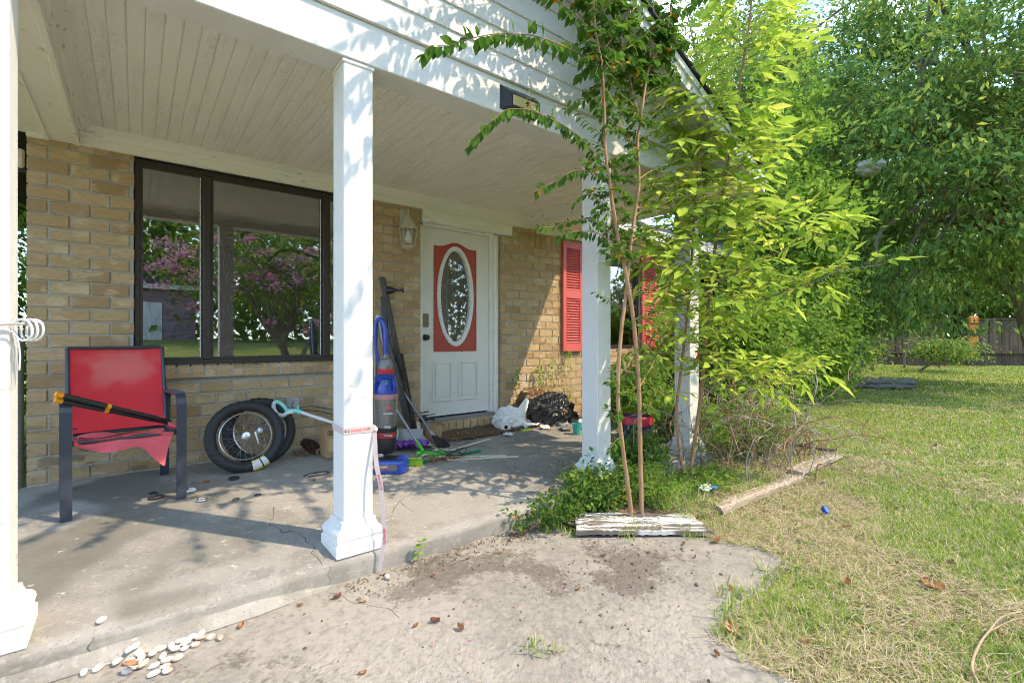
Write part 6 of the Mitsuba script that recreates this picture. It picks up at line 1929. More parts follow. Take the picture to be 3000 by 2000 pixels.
def blades(n, x0, x1, y0, y1, keep, h, w, lean, seed, flat=False):
    g = np.random.default_rng(seed)
    P = np.c_[g.uniform(x0, x1, n), g.uniform(y0, y1, n)]
    P = P[keep(P, g)]
    n = len(P)
    z = lawn_z(P[:, 0], P[:, 1])
    onpath = shapely.contains_xy(walk_poly, P[:, 0], P[:, 1])
    z = np.where(onpath, .001, z) - .002
    a = g.random(n) * 6.283
    le = lean * (.4 + g.random(n))
    d = np.c_[np.cos(a) * le, np.sin(a) * le, np.ones(n)]
    if flat: d = np.c_[np.cos(a), np.sin(a), .10 + .28 * g.random(n)]; z = z + g.random(n) * .022
    d = unit(d)
    H = (h(P) if callable(h) else h) * (.5 + .9 * g.random(n))
    dist = np.hypot(P[:, 0], P[:, 1])
    Wd = np.maximum(w, dist * w * .38) * (.7 + .6 * g.random(n))
    s = np.c_[-np.sin(a + g.normal(size=n) * .5), np.cos(a + g.normal(size=n) * .5), np.zeros(n)]
    B = np.c_[P, z]
    hor = np.c_[np.cos(a), np.sin(a), np.zeros(n)]
    m = B + d * H[:, None] * .55
    t = B + d * H[:, None] + (hor * .35 - A(0, 0, .22)) * H[:, None] * (0.25 if flat else .8) * g.random(n)[:, None]
    V = np.stack([B - s * Wd[:, None] / 2, B + s * Wd[:, None] / 2, m - s * Wd[:, None] * .4, m + s * Wd[:, None] * .4, t], 1)
    F = (np.array([[0, 1, 3], [0, 3, 2], [2, 3, 4]])[None] + (np.arange(n) * 5)[:, None, None]).reshape(-1, 3)
    uv = np.stack([np.repeat(g.random(n), 5), np.tile([0, 0, .5, .5, 1], n)], 1)
    return V.reshape(-1, 3), F, uv


def dry(P):
    """where last mowing's clippings lie"""
    n = meshkit.fbm(np.c_[P * 1.9, P[:, :1] * 0], 3, 9)
    strip = np.exp(-((P[:, 1] - .45 - .18 * (P[:, 0] - 1.8)) / .28) ** 2) * (P[:, 0] < 3.0) * .22 + np.exp(-((P[:, 1] - 1.32) / .16) ** 2) * (P[:, 0] > 2.4) * (P[:, 0] < 4.6) * .26 + np.exp(-np.hypot(P[:, 0] - 2.72, P[:, 1] - 1.22) / .3) * .3
    return n + strip


def keep_green(fade, near=None):
    def fn(P, g):
        ok = ~shapely.contains_xy(SOFT, P[:, 0], P[:, 1])
        d = dry(P)
        return ok & (g.random(len(P)) < np.clip(1.30 - (d - .38) * 2.6, .22, 1)) & (P[:, 1] < P[:, 0] * 1.2 + 1.5)
    return fn


def keep_dry(th):
    def fn(P, g):
        ok = ~shapely.contains_xy(SOFT, P[:, 0], P[:, 1])
        return ok & (g.random(len(P)) < np.clip((dry(P) - th) * 4.5, 0.05, 1))
    return fn


def tall(P): return .026 + .055 * np.clip(meshkit.fbm(np.c_[P * 5, P[:, :1] * 0], 3, 15) - .22, 0, 1)


grass = [blades(115000, 1.3, 5.0, -.2, 3.0, keep_green(0), tall, .0034, .55, 101), blades(80000, 5.0, 12.0, .2, 4.2, keep_green(0), .042, .0030, .55, 102), blades(60000, 12, 27, .8, 7.5, keep_green(0), .06, .0030, .5, 103),
         blades(22000, -2, 9, -16, -1.5, keep_green(0), .06, .006, .5, 104)]
V, F, U, o = [], [], [], 0
for v, f, uv in grass:
    V.append(v); F.append(f + o); U.append(uv); o += len(v)
solo('lawn_grass', (np.vstack(V), np.vstack(F)), 'grass_blade', 'short mown green lawn grass', 'grass', kind='stuff', uv=np.vstack(U))
dryg = [blades(110000, 1.3, 5.2, -.2, 3.0, keep_dry(.47), .065, .0028, 1, 105, True), blades(40000, 5.2, 14, .2, 4.2, keep_dry(.52), .07, .0026, 1, 106, True)]
V, F, U, o = [], [], [], 0
for v, f, uv in dryg:
    V.append(v); F.append(f + o); U.append(uv); o += len(v)
solo('dry_clippings', (np.vstack(V), np.vstack(F)), 'straw', 'pale dry grass clippings lying on the lawn', 'clippings', kind='stuff', uv=np.vstack(U))
gg = np.random.default_rng(116)
W0 = np.c_[gg.uniform(1.6, 6.5, 420), gg.uniform(-.1, 2.4, 420)]
W0 = W0[~shapely.contains_xy(NOGO, W0[:, 0], W0[:, 1]) & (W0[:, 1] < W0[:, 0] * .8)]
W0 = np.repeat(W0, 6, 0) + gg.normal(size=(len(W0) * 6, 2)) * .008
a_ = gg.random(len(W0)) * 6.283
v, f, uv = leafmesh(np.c_[W0, lawn_z(W0[:, 0], W0[:, 1]) + .012], np.c_[np.cos(a_), np.sin(a_), .15 + .5 * gg.random(len(W0))], A(0, 0, 1), .03 * (.6 + .8 * gg.random(len(W0))), .014)
solo('lawn_weeds', (v, f), 'leaf_shrub', 'small broad leaved weeds growing among the lawn grass', 'weeds', kind='stuff', uv=uv, smooth=True)
# coarse tufts: by the planks, along the house side
tv, tf, tu, o = [], [], [], 0
for x, y, n, h in [(2.62, 1.66, 46, .24), (2.60, 1.60, 30, .2), (2.05, 1.62, 12, .15), (2.2, 1.60, 9, .14), (2.38, 1.46, 9, .13), (1.80, .93, 40, .07), (1.95, 1.0, 30, .08), (2.25, .97, 30, .07), (1.09, 1.22, 34, .05), (3.3, 1.75, 60, .09), (3.7, 1.7, 60, .1), (4.3, 1.65, 50, .09), (3.0, 1.75, 60, .1)]:
    gg = np.random.default_rng(int(x * 1000 + y * 77))
    v, f, uv = blades(n, x - .06 - .1 * (n > 45), x + .06 + .1 * (n > 45), y - .05, y + .05, lambda P, g: np.ones(len(P), bool), h, .0045, .7, int(x * 1000 + y * 77))
    tv.append(v); tf.append(f + o); tu.append(uv); o += len(v)
solo('grass_tufts', (np.vstack(tv), np.vstack(tf)), 'grass_blade', 'coarse green grass tufts by the planks and the path edge', 'grass', kind='stuff', uv=np.vstack(tu))
# dry thatch over the bed
v, f, uv = blades(9000, 2.5, 4.9, 1.5, 2.1, lambda P, g: shapely.contains_xy(BED, P[:, 0], P[:, 1]) & (g.random(len(P)) < .8), .07, .0024, 1, 108, True)
v = v + A(0, 0, .03)
solo('bed_thatch', (v, f), 'straw', 'dry grass lying in the planting bed behind the long plank', 'dry grass', kind='stuff', uv=uv)
v, f, uv = blades(9000, 2.5, 4.9, 1.5, 2.1, lambda P, g: shapely.contains_xy(BED, P[:, 0], P[:, 1]) & (meshkit.fbm(np.c_[P * 4, P[:, :1] * 0], 3, 4) > .45), .06, .0032, .6, 109)
solo('bed_weeds', (v + A(0, 0, .02), f), 'grass_blade', 'bright green weeds in the planting bed', 'weeds', kind='stuff', uv=uv)

# ---- edging boards
def plank(label, corners, t, z0, m, seed):
    """a warped board over four corners: near-left, near-right, far-right, far-left"""
    g = np.random.default_rng(seed)
    a, b, c, d = [A(*q) for q in corners]
    nu, nv = 40, 7
    top = []
    for i in range(nu):
        for j in range(nv):
            s, q = i / (nu - 1), j / (nv - 1)
            p = (a * (1 - s) + b * s) * (1 - q) + (d * (1 - s) + c * s) * q
            if i in (0, nu - 1): p = p + (b - a) / np.linalg.norm(b - a) * g.normal() * .006
            top.append([p[0], p[1], z0 + .005 * math.sin(3 * s + seed) + .0025 * g.normal()])
    top = np.array(top)
    bot = top - A(0, 0, t)
    V = np.vstack([top, bot])
    n = nu * nv
    F = []
    for i in range(nu - 1):
        for j in range(nv - 1):
            k = i * nv + j
            F += [[k, k + nv, k + nv + 1, k + 1], [n + k, n + k + 1, n + k + nv + 1, n + k + nv]]
    for i in range(nu - 1):
        k = i * nv
        F += [[k, n + k, n + k + nv, k + nv], [k + nv - 1, k + 2 * nv - 1, n + k + 2 * nv - 1, n + k + nv - 1]]
    for j in range(nv - 1):
        F += [[j, j + 1, n + j + 1, n + j], [n - nv + j, 2 * n - nv + j, 2 * n - nv + j + 1, n - nv + j + 1]]
    L = np.linalg.norm(b - a)
    ij = np.array([[i / (nu - 1) * L, j / (nv - 1) * .14 + seed] for i in range(nu) for j in range(nv)])
    return solo('edging_board', (V, np.array(F)), m, label, 'plank', uv=np.vstack([ij, ij]))


plank('short flaking white painted plank lying across the front of the planting bed', [(1.855, 1.795), (2.447, 1.350), (2.595, 1.565), (2.045, 1.985)], .022, .034, 'wood_old', 1)
plank('long bare grey plank edging the planting bed towards the lawn, its near piece', [(2.76, 1.455), (4.02, 1.455), (4.02, 1.56), (2.84, 1.56)], .026, .036, 'wood_bare', 2)
plank('far piece of the long grey plank, by its corner with the dark boards', [(3.98, 1.475), (4.88, 1.485), (4.89, 1.605), (3.98, 1.595)], .026, .058, 'wood_bare', 3)
mat('wood_dark', proc(lambda p, n, uv: mix((.035, .025, .018), (.13, .09, .065), fbm(uv.x * 6, uv.y * 110, 2., 3))), .8)
plank('dark wet board edging the far side of the planting bed', [(4.93, 1.60), (4.93, 2.7), (5.02, 2.7), (5.02, 1.60)], .05, .07, 'wood_dark', 4)
plank('second dark board lying beside the dark edging board', [(5.03, 1.62), (5.03, 2.6), (5.09, 2.6), (5.09, 1.62)], .03, .045, 'wood_dark', 5)

# ---- fallen leaves, pebbles, small litter
def curled(p, size, rot, curl, seed, wide=.6):
    g = np.random.default_rng(seed)
    nu, nv = 9, 7
    V = []
    for i in range(nu):
        s = i / (nu - 1)
        w = wide * math.sin(math.pi * min(.04 + .96 * s, .985)) ** .8 * (1 - .25 * s)
        for j in range(nv):
            q = j / (nv - 1) * 2 - 1
            x, y = (s - .5), q * w / 2
            z = curl * (q * q * .30 + (s - .5) ** 2 * .5) + .03 * abs(q) + .02 * g.normal() * (abs(q) > .5)
            V.append([x, y, z])
    V = np.array(V) * size
    V[:, 2] -= V[:, 2].min() - .002
    F = [[i * nv + j, (i + 1) * nv + j, (i + 1) * nv + j + 1, i * nv + j + 1] for i in range(nu - 1) for j in range(nv - 1)]
    c, s = math.cos(rot), math.sin(rot)
    V = np.stack([V[:, 0] * c - V[:, 1] * s, V[:, 0] * s + V[:, 1] * c, V[:, 2]], 1) + A(*p)
    return V, np.array(F), np.c_[np.full(len(V), g.random()), np.linspace(0, 1, len(V))]


FALLEN = [(.652, 1.987, .045, 'path'), (.513, 2.02, .03, 'path'), (.722, 1.896, .04, 'path'), (1.051, 1.905, .03, 'path'), (.815, 1.609, .03, 'path'), (.885, 1.588, .05, 'path'), (.936, 1.492, .048, 'path'), (.567, 1.489, .035, 'path'), (1.60, 2.03, .05, 'path'),
          (.307, 2.013, .05, 'path'), (-.011, 1.942, .065, 'path'), (1.657, 2.004, .05, 'path'), (2.0, 1.94, .055, 'bed'), (2.235, 1.39, .035, 'path'), (1.481, 1.419, .03, 'path'), (2.14, 1.272, .03, 'path'), (2.389, 1.296, .075, 'path'), (2.305, .936, .05, 'lawn'),
          (2.009, .796, .05, 'lawn'), (1.712, .871, .11, 'lawn'), (1.54, .835, .035, 'path'), (2.433, .725, .085, 'lawn'), (2.688, .489, .125, 'lawn'), (3.014, .482, .07, 'lawn'), (3.758, .884, .06, 'lawn'), (3.951, 1.138, .06, 'lawn'), (3.569, 1.357, .06, 'lawn'),
          (4.836, .428, .07, 'lawn'), (3.144, .937, .08, 'lawn'), (1.991, 1.012, .05, 'path'), (1.807, 1.563, .04, 'path'), (1.836, .67, .05, 'lawn'), (2.427, .258, .07, 'lawn'), (1.27, 1.95, .035, 'path'), (1.42, 1.9, .03, 'path'), (.36, 3.66, .05, 'slab'), (.93, 3.3, .04, 'slab'), (2.6, 2.7, .03, 'slab'), (2.2, 2.75, .03, 'slab'),
          (6.2, 1.1, .07, 'lawn'), (7.1, .9, .08, 'lawn'), (5.4, 1.3, .06, 'lawn'), (8.0, 1.9, .09, 'lawn'), (5.2, .75, .07, 'lawn'), (7.9, .8, .09, 'lawn')]
NAMED = {(1.712, .871): 'crumpled orange brown leaf at the bend of the path edge', (2.688, .489): 'large pale brown round leaf lying on the lawn', (2.433, .725): 'curled brown leaf on the lawn left of the large round leaf', (2.389, 1.296): 'long curled brown leaf at the right end of the front plank',
         (-.011, 1.942): 'orange leaf lying on the white pebbles', (.307, 2.013): 'curled orange leaf right of the white pebbles', (1.54, .835): 'small red leaf on the path near the lawn', (2.0, 1.94): 'brown leaf under the left end of the front plank'}
WHERE = {'path': 'small dry brown leaf lying on the concrete path', 'lawn': 'dry brown leaf lying in the lawn grass', 'slab': 'dry brown leaf lying on the porch slab', 'bed': 'dry brown leaf in the bed'}
ORD = ['leftmost', 'second', 'third', 'fourth', 'fifth', 'sixth', 'seventh', 'eighth', 'ninth', 'tenth', 'eleventh', 'twelfth', 'thirteenth', 'fourteenth', 'fifteenth', 'sixteenth', 'seventeenth', 'eighteenth', 'nineteenth', 'twentieth']


def leaf_label(x, y, w):
    row = sorted([q for q in FALLEN if q[3] == w and (q[0], q[1]) not in NAMED], key=lambda q: (q[0] * .785 - q[1] * .62) / (q[0] * .62 + q[1] * .785))
    n = [(q[0], q[1]) for q in row].index((x, y))
    return WHERE[w] + (', the leftmost of those' if n == 0 else f', {ORD[n]} from the left')


for i, (x, y, s, w) in enumerate(FALLEN):
    z = float(slab_z(y)) + .001 if w == 'slab' else (.001 if w == 'path' else .006)
    if (x, y) == (-.011, 1.942): z = .03
    v, f, uv = curled((x, y, z), s * (.75 if w != 'lawn' else .62 if s < .1 else .8), R.uniform(0, 6.28), R.uniform(.5, 1.4) if s < .1 else R.uniform(.25, .6), 300 + i, .85 if s > .12 else .62)
    lab = NAMED.get((x, y))
    solo('fallen_leaf', (v, f), 'dead_leaf', lab or leaf_label(x, y, w), 'leaf', f'dry leaves on the {w}', smooth=True, uv=uv)
PEB = [(.187, 2.05), (.159, 2.04), (.179, 2.02), (.124, 2.045), (.137, 2.02), (.163, 1.985), (.21, 2.0), (.235, 1.975), (-.001, 2.065), (.031, 2.05), (.055, 2.04), (.07, 2.033), (.096, 2.024), (.105, 1.99), (.131, 1.985), (-.017, 2.055), (.012, 2.045), (.045, 2.01), (.072, 1.982), (.015, 2.016),
       (-.048, 2.03), (-.017, 2.015), (-.005, 1.998), (.02, 1.965), (.081, 1.945), (.109, 1.938), (.003, 1.972), (.048, 1.942), (.076, 1.915), (-.023, 1.958), (.044, 1.896), (.079, 1.882), (-.096, 2.035), (-.131, 2.04), (.881, 2.017), (-.092, 2.152)]
SPECIAL = {33: 'white pebble farthest left, by the porch column', 34: 'single white pebble below the hanging strap', 35: 'single white pebble lying up on the porch slab'}
for i, (x, y) in enumerate(PEB):
    m = trimesh.creation.icosphere(2, 1.0)
    sx, sy, sz = R.uniform(.0145, .020), R.uniform(.0095, .0125), R.uniform(.007, .010)
    v = np.array(m.vertices)
    v = v * (1 + .5 * (meshkit.fbm(v * 1.2 + i * 3, 2, 5) - .5))[:, None] * A(sx, sy, sz)
    a = R.uniform(-.6, 1.5)
    v = np.stack([v[:, 0] * math.cos(a) - v[:, 1] * math.sin(a), v[:, 0] * math.sin(a) + v[:, 1] * math.cos(a), v[:, 2]], 1) + A(x, y, (float(slab_z(y)) if i == 35 else 0) + sz * .92 + (.006 if i in (13, 17, 20, 23) else 0) + (.02 if y > 2.05 and i < 34 else 0))
    solo('pebble', (v, m.faces), 'pebble', SPECIAL.get(i, 'smooth white pebble in the heap before the slab'), 'pebble', None if i in SPECIAL else 'white pebbles heaped before the porch', smooth=True)
# crumbs of soil, bits of bark on the path
g = np.random.default_rng(75)
mb = MB()
ico = trimesh.creation.icosphere(0, 1.0)
for i in range(900):
    if g.random() < .55: x, y = g.uniform(.7, 1.9), 2.085 - abs(g.normal()) * .09
    elif g.random() < .6: x, y = g.normal(1.95, .28), g.normal(1.5, .16)
    else: x, y = g.uniform(.2, 2.3), g.uniform(.7, 2.0)
    if not walk_poly.contains(sg.Point(x, y)): continue
    s = g.uniform(.0015, .0055) * (1 if g.random() < .93 else 1.7)
    mb.add(ico.vertices * s * (.6 + .8 * g.random(3)) + A(x, y, s * .4), ico.faces)
solo('path_crumbs', mb, 'bed_soil', 'crumbs of soil and bark scattered over the concrete path', 'soil', kind='stuff')
P = np.array([[g.uniform(.4, 2.6), g.uniform(.3, 2.0), .004] for _ in range(34)])
v, f, uv = leafmesh(P, g.normal(size=P.shape) * A(1, 1, .2), g.normal(size=P.shape) * .3 + A(0, 0, 1), .012, .010)
solo('fallen_petals', (v, f), 'petal', 'tiny pink petals fallen on the path and lawn', 'petals', kind='stuff', uv=uv)
# seedling at the slab face
k = thing('seedling', 'small bright green seedling growing at the foot of the slab', 'seedling')
part(k, 'stem', tubem(smoothpath([[1.06, 2.075, 0], [1.065, 2.07, .05], [1.075, 2.065, .10]], 4), .0015, 4), 'bark_grey')
P = A([1.063, 2.07, .04], [1.066, 2.07, .05], [1.07, 2.068, .07], [1.072, 2.066, .085], [1.075, 2.065, .10], [1.075, 2.065, .10], [1.06, 2.072, .025])
v, f, uv = leafmesh(P, A([1, -.3, .1], [-1, -.2, .2], [1, .2, .2], [-1, -.3, .1], [.7, -.3, .3], [-.7, -.3, .3], [-1, -.4, .1]), A(0, -.4, 1), .032, .02)
part(k, 'leaves', (v, f), 'leaf_light', smooth=True, uv=uv)
# twig on the lawn
k = thing('fallen_branch', 'bent pale brown stick lying on the lawn at the lower right', 'stick')
part(k, 'stick', tubem(smoothpath([[1.99, .245, .012], [2.10, .285, .02], [2.25, .288, .03], [2.36, .277, .04], [2.49, .26, .05], [2.62, .22, .045]], 5), np.linspace(.0048, .0025, 26), 8), 'stick_brown', smooth=True)
part(k, 'twig', tubem(smoothpath([[2.36, .277, .04], [2.50, .225, .055], [2.62, .16, .05]], 4), np.linspace(.003, .0015, 9), 6), 'stick_brown', smooth=True)
k = thing('bottle_cap', 'bright blue ribbed bottle cap lying in the grass', 'bottle cap')
a = np.linspace(0, 2 * np.pi, 48, endpoint=False)
r = .021 + .0012 * np.sign(np.sin(a * 24))
V, F = [], []
for z, s in ((0, 1), (.020, 1), (.022, .93)):
    V.append(np.c_[np.cos(a) * r * s, np.sin(a) * r * s, np.full(48, z)])
V = np.vstack(V + [[[0, 0, .022]]])
F = [[i * 48 + j, i * 48 + (j + 1) % 48, i * 48 + 48 + (j + 1) % 48, i * 48 + 48 + j] for i in range(2) for j in range(48)]
F = np.vstack([np.array(F)[:, [0, 1, 2]], np.array(F)[:, [0, 2, 3]], np.array([[96 + j, 96 + (j + 1) % 48, 144] for j in range(48)])])
c, s = math.cos(.9), math.sin(.9)
V = np.stack([V[:, 0], V[:, 1] * c - V[:, 2] * s, V[:, 1] * s + V[:, 2] * c], 1)
part(k, 'cap', (V + A(3.266, 1.095, .03), F), 'blue_plastic')


def sheetm(w, h, nu, nv, amp, seed, freq=3.0):
    """crumpled sheet in local xy, z up"""
    x, y = np.meshgrid(np.linspace(-w / 2, w / 2, nu), np.linspace(-h / 2, h / 2, nv), indexing='ij')
    p = np.stack([x, y, x * 0], -1).reshape(-1, 3)
    n = meshkit.fbm(p * freq / max(w, h) * 2 + seed * 5, 4, seed)
    r = 1 - np.abs(2 * meshkit.fbm(p * freq / max(w, h) * 3 + seed, 3, seed + 1) - 1) * 2
    p[:, 2] = amp * (n + .5 * r)
    p[:, 2] -= p[:, 2].min()
    ii, jj = np.meshgrid(np.arange(nu - 1), np.arange(nv - 1), indexing='ij')
    f = np.stack([ii * nv + jj, (ii + 1) * nv + jj, (ii + 1) * nv + jj + 1, ii * nv + jj + 1], -1).reshape(-1, 4)
    return p, f


k = thing('food_wrapper', 'crumpled white and blue wrapper lying behind the long plank', 'wrapper')
v, f = sheetm(.11, .08, 14, 10, .035, 3)
part(k, 'paper', rotz((v, f), .6, (3.02, 1.72, .05)), 'paper')
v, f = sheetm(.05, .05, 8, 8, .02, 4)
part(k, 'print', rotz((v, f), .2, (3.06, 1.68, .062)), mat('blue_print', (.05, .25, .55), .5))
# ================================================================== THINGS FIXED TO THE HOUSE
U, NV = A(.785, -.62, 0), A(-.62, -.785, 0)      # along the picture's right, and towards the eye, for things that face it
FLD = thing('flood_light', 'black square solar flood light with a pale panel on the front beam', 'light')
m = MB()
x0, x1, z0, z1 = 1.603, 1.866, 2.362, 2.498
V = A([x0, 2.141, z0], [x1, 2.141, z0], [x1, 2.141, z1], [x0, 2.141, z1], [x0 + .035, 2.085, z0 + .006], [x1 - .012, 2.085, z0 + .006], [x1 - .012, 2.085, z1 - .055], [x0 + .035, 2.085, z1 - .055])
m.add(V, np.array([[0, 1, 5, 4], [1, 2, 6, 5], [2, 3, 7, 6], [3, 0, 4, 7], [4, 5, 6, 7]]))
part(FLD, 'housing', m, 'black_plastic')
part(FLD, 'lens', MB().box(x0 + .048, x1 - .022, 2.079, 2.0845, z0 + .014, z1 - .066, .002), 'lamp_lens')
part(FLD, 'sensor', trimesh.creation.icosphere(2, .011).apply_translation([1.752, 2.077, 2.405]), 'black_plastic', smooth=True)
k = thing('volunteer_leaves', 'small sprig of yellow leaves hanging before the flood light', 'sprig')
q = smoothpath([[1.735, 2.05, 2.53], [1.738, 2.03, 2.47], [1.730, 2.03, 2.40], [1.72, 2.04, 2.35]], 5)
part(k, 'stem', tubem(q, .0016, 4), 'bark_red')
g = np.random.default_rng(5)
P = q[[2, 4, 6, 7, 9, 10, 12, 13, 14, 15]]
v, f, uv = leafmesh(P, np.c_[np.where(np.arange(10) % 2, 1, -1) * .9, g.normal(size=10) * .2, -.35 + g.normal(size=10) * .2], A(0, -.5, 1), .04, .017)
part(k, 'leaves', (v, f), leafmat('leaf_yellow', (.58, .50, .03), (.66, .56, .06), (.62, .30, .04), .1, seed=14), smooth=True, uv=uv)

LAN = thing('wall_lantern', 'weathered grey glass lantern on the bricks left of the door', 'lantern')
lx, ly = 1.993, 4.085
part(LAN, 'back_plate', MB().box(lx - .035, lx + .035, 4.178, 4.2005, 2.10, 2.30, .008), 'lantern_paint')
part(LAN, 'arm', tubem(smoothpath([[lx, 4.18, 2.24], [lx, 4.13, 2.285], [lx, ly, 2.265], [lx, ly, 2.205]], 5), .010, 8), 'lantern_paint', smooth=True)


def hexring(r, z, n=6): return [[lx + r * math.cos(a), ly + r * math.sin(a), z] for a in np.arange(n) * 2 * math.pi / n + math.pi / 6]


def hexloft(secs, n=6):
    V = np.array([p for r, z in secs for p in hexring(r, z)])
    F = [[i * n + j, i * n + (j + 1) % n, (i + 1) * n + (j + 1) % n, (i + 1) * n + j] for i in range(len(secs) - 1) for j in range(n)]
    return V, np.array(F)


part(LAN, 'roof', hexloft([(.088, 2.085), (.092, 2.095), (.055, 2.155), (.05, 2.17), (.03, 2.19), (.022, 2.215), (.004, 2.225)]), 'lantern_paint')
cage = MB()
for a in np.arange(6) * 2 * math.pi / 6 + math.pi / 6:
    cage.tube([[lx + .083 * math.cos(a), ly + .083 * math.sin(a), 2.088], [lx + .052 * math.cos(a), ly + .052 * math.sin(a), 1.925]], .005, 5)
cage.add(*hexloft([(.001, 1.893), (.02, 1.90), (.056, 1.918), (.058, 1.930), (.001, 1.931)]))
part(LAN, 'cage', cage, 'lantern_paint')
part(LAN, 'glass', hexloft([(.080, 2.086), (.050, 1.931)]), 'clear_plastic')
part(LAN, 'bulb', lathem([(0, 1.96), (.018, 1.965), (.030, 1.99), (.031, 2.01), (.018, 2.045), (.014, 2.08), (0, 2.08)], 14, (lx, ly, 0)), 'white_plastic', smooth=True)
k = thing('security_lamp', 'small pale lamp at the left end of the brick wall', 'lamp')
part(k, 'body', MB().box(-.625, -.545, 4.215, 4.285, 2.13, 2.255, .012), mat('lamp_cream', (.52, .45, .33), .5))
part(k, 'rim', MB().box(-.633, -.537, 4.225, 4.292, 2.12, 2.265, .012), 'black_plastic')
k = thing('standpipe', 'grey green pipe standing at the left end of the wall', 'pipe')
part(k, 'pipe', tubem([[-.597, 4.33, 0], [-.597, 4.33, 1.10]], .036, 14), mat('pipe_green', (.17, .19, .155), .45), smooth=True)
part(k, 'cap', tubem([[-.597, 4.33, 1.09], [-.597, 4.33, 1.13]], .041, 14), 'pipe_green', smooth=True)
OUT = thing('outlet_box', 'grey weatherproof outlet box on the bricks above the tyres', 'outlet')
part(OUT, 'body', MB().box(.962, 1.052, 4.145, 4.205, .502, .590, .006), mat('outlet_grey', (.33, .33, .33), .45))
part(OUT, 'lid', MB().box(.966, 1.048, 4.134, 4.1445, .507, .585, .004), 'outlet_grey')
# coiled pale cord on the left column
k = thing('cord_coil', 'coil of pale cord tied round the left column', 'cord')
cc = A(-.268, 2.175, 1.098)
pts = []
for i in range(46):
    a = i / 45 * 2 * math.pi * 3.3 + .6
    r = .032 + .005 * math.sin(i * .9)
    pts.append(cc + U * (r * math.cos(a) - .006 + .004 * (i % 15) / 3) + A(0, 0, r * .95 * math.sin(a)) + NV * (.0012 * i - .02))
part(k, 'loops', tubem(np.array(pts), .0038, 7), 'white_plastic', smooth=True)
q = smoothpath([[-.46, 2.145, 1.09], [-.40, 2.142, 1.104], [-.34, 2.140, 1.113], [-.295, 2.142, 1.118], [-.262, 2.150, 1.112], [-.25, 2.16, 1.09], [-.27, 2.18, 1.075]], 5)
part(k, 'tail', tubem(q, .0042, 7), 'strap_cloth', smooth=True)
q = smoothpath([[-.42, 2.140, 1.085], [-.36, 2.139, 1.100], [-.302, 2.141, 1.09], [-.29, 2.16, 1.03], [-.292, 2.17, .97]], 5)
part(k, 'loose_end', tubem(q, .0028, 6), 'white_plastic', smooth=True)
# ribbon round the middle column
RB = thing('printed_ribbon', 'pale printed ribbon tied round the middle column, its end hanging to the ground', 'ribbon')
zc = .652
q = [[.7345, 2.305, zc + .006], [.7325, 2.25, zc + .003], [.7325, 2.156, zc], [.7335, 2.1525, zc], [.80, 2.1525, zc + .001], [.871, 2.1525, zc - .002], [.8745, 2.1535, zc - .002], [.8750, 2.25, zc - .003], [.8740, 2.304, zc - .004]]
part(RB, 'band', ribbonm(q, .030, .0016, (0, 0, 1)), 'strap_cloth')
part(RB, 'knot', tubem(smoothpath([[.876, 2.17, .66], [.886, 2.155, .648], [.878, 2.148, .636]], 4), .009, 8), 'strap_cloth', smooth=True)
tail = smoothpath([[.876, 2.150, .640], [.869, 2.110, .50], [.880, 2.085, .40], [.886, 2.076, .28], [.893, 2.070, .17], [.881, 2.076, .08], [.872, 2.080, .012]], 6)
tv, tf = ribbonm(tail, .021, .0014, U)
part(RB, 'hanging_end', (tv, tf), 'strap_cloth')
for x in (.768, ):
    t = meshkit.text_mesh('BRAVECTO', .0105, .0006, bold=True)
    part(RB, 'lettering', xform((t.vertices, t.faces), (x, 2.1514, zc - .006), (1, 0, 0), (0, 0, 1), (0, -1, 0)), 'strap_print')
t = meshkit.text_mesh('BRAVECTO', .0095, .0006, bold=True)
i = len(tail) // 2
for j in (9, 22):
    d = unit(tail[j + 3] - tail[j])
    part(RB, 'lettering', xform((t.vertices, t.faces), tail[j] + NV * .0018 + U * -.004, d, U, np.cross(d, U)), 'strap_print')
pw = MB()
for ox in (.742, .756, .851):
    for dx, dz, r in ((0, -.003, .0036), (-.0042, .0028, .0015), (-.0014, .0048, .0016), (.0014, .0048, .0016), (.0042, .0028, .0015)):
        a = np.arange(10) * 2 * math.pi / 10
        pw.add(np.vstack([np.c_[ox + dx + r * np.cos(a), np.full(10, 2.1511), zc + dz + r * np.sin(a)], [[ox + dx, 2.1511, zc + dz]]]), np.array([[j, (j + 1) % 10, 10] for j in range(10)]))
part(RB, 'paw_prints', pw, 'ink', kind='stuff')
k = thing('plant_hook', 'black wrought iron figure hook on the third column', 'hook')
for dz in (.022, -.022):
    a = np.linspace(0, 2 * math.pi, 21)
    part(k, 'ring', tubem(np.c_[2.515 + .020 * np.cos(a), np.full(21, 2.158), 1.745 + dz + .022 * np.sin(a)], .0055, 8, False), 'black_metal', smooth=True)
part(k, 'bar', tubem([[2.52, 2.158, 1.80], [2.523, 2.158, 1.86]], .006, 8), 'black_metal')

# ================================================================== PORCH: CHAIR, POLES, WHEELS
CU, CV = A(.995, .102, 0), A(-.094, .995, 0)
CH = thing('patio_chair', 'faded red sling chair with a torn seat and navy metal frame', 'chair')


def cp(u, v, z):
    p = A(-.283, 3.358, 0) + CU * u + CV * v
    return [p[0], p[1], .128 + .0214 * v + z]


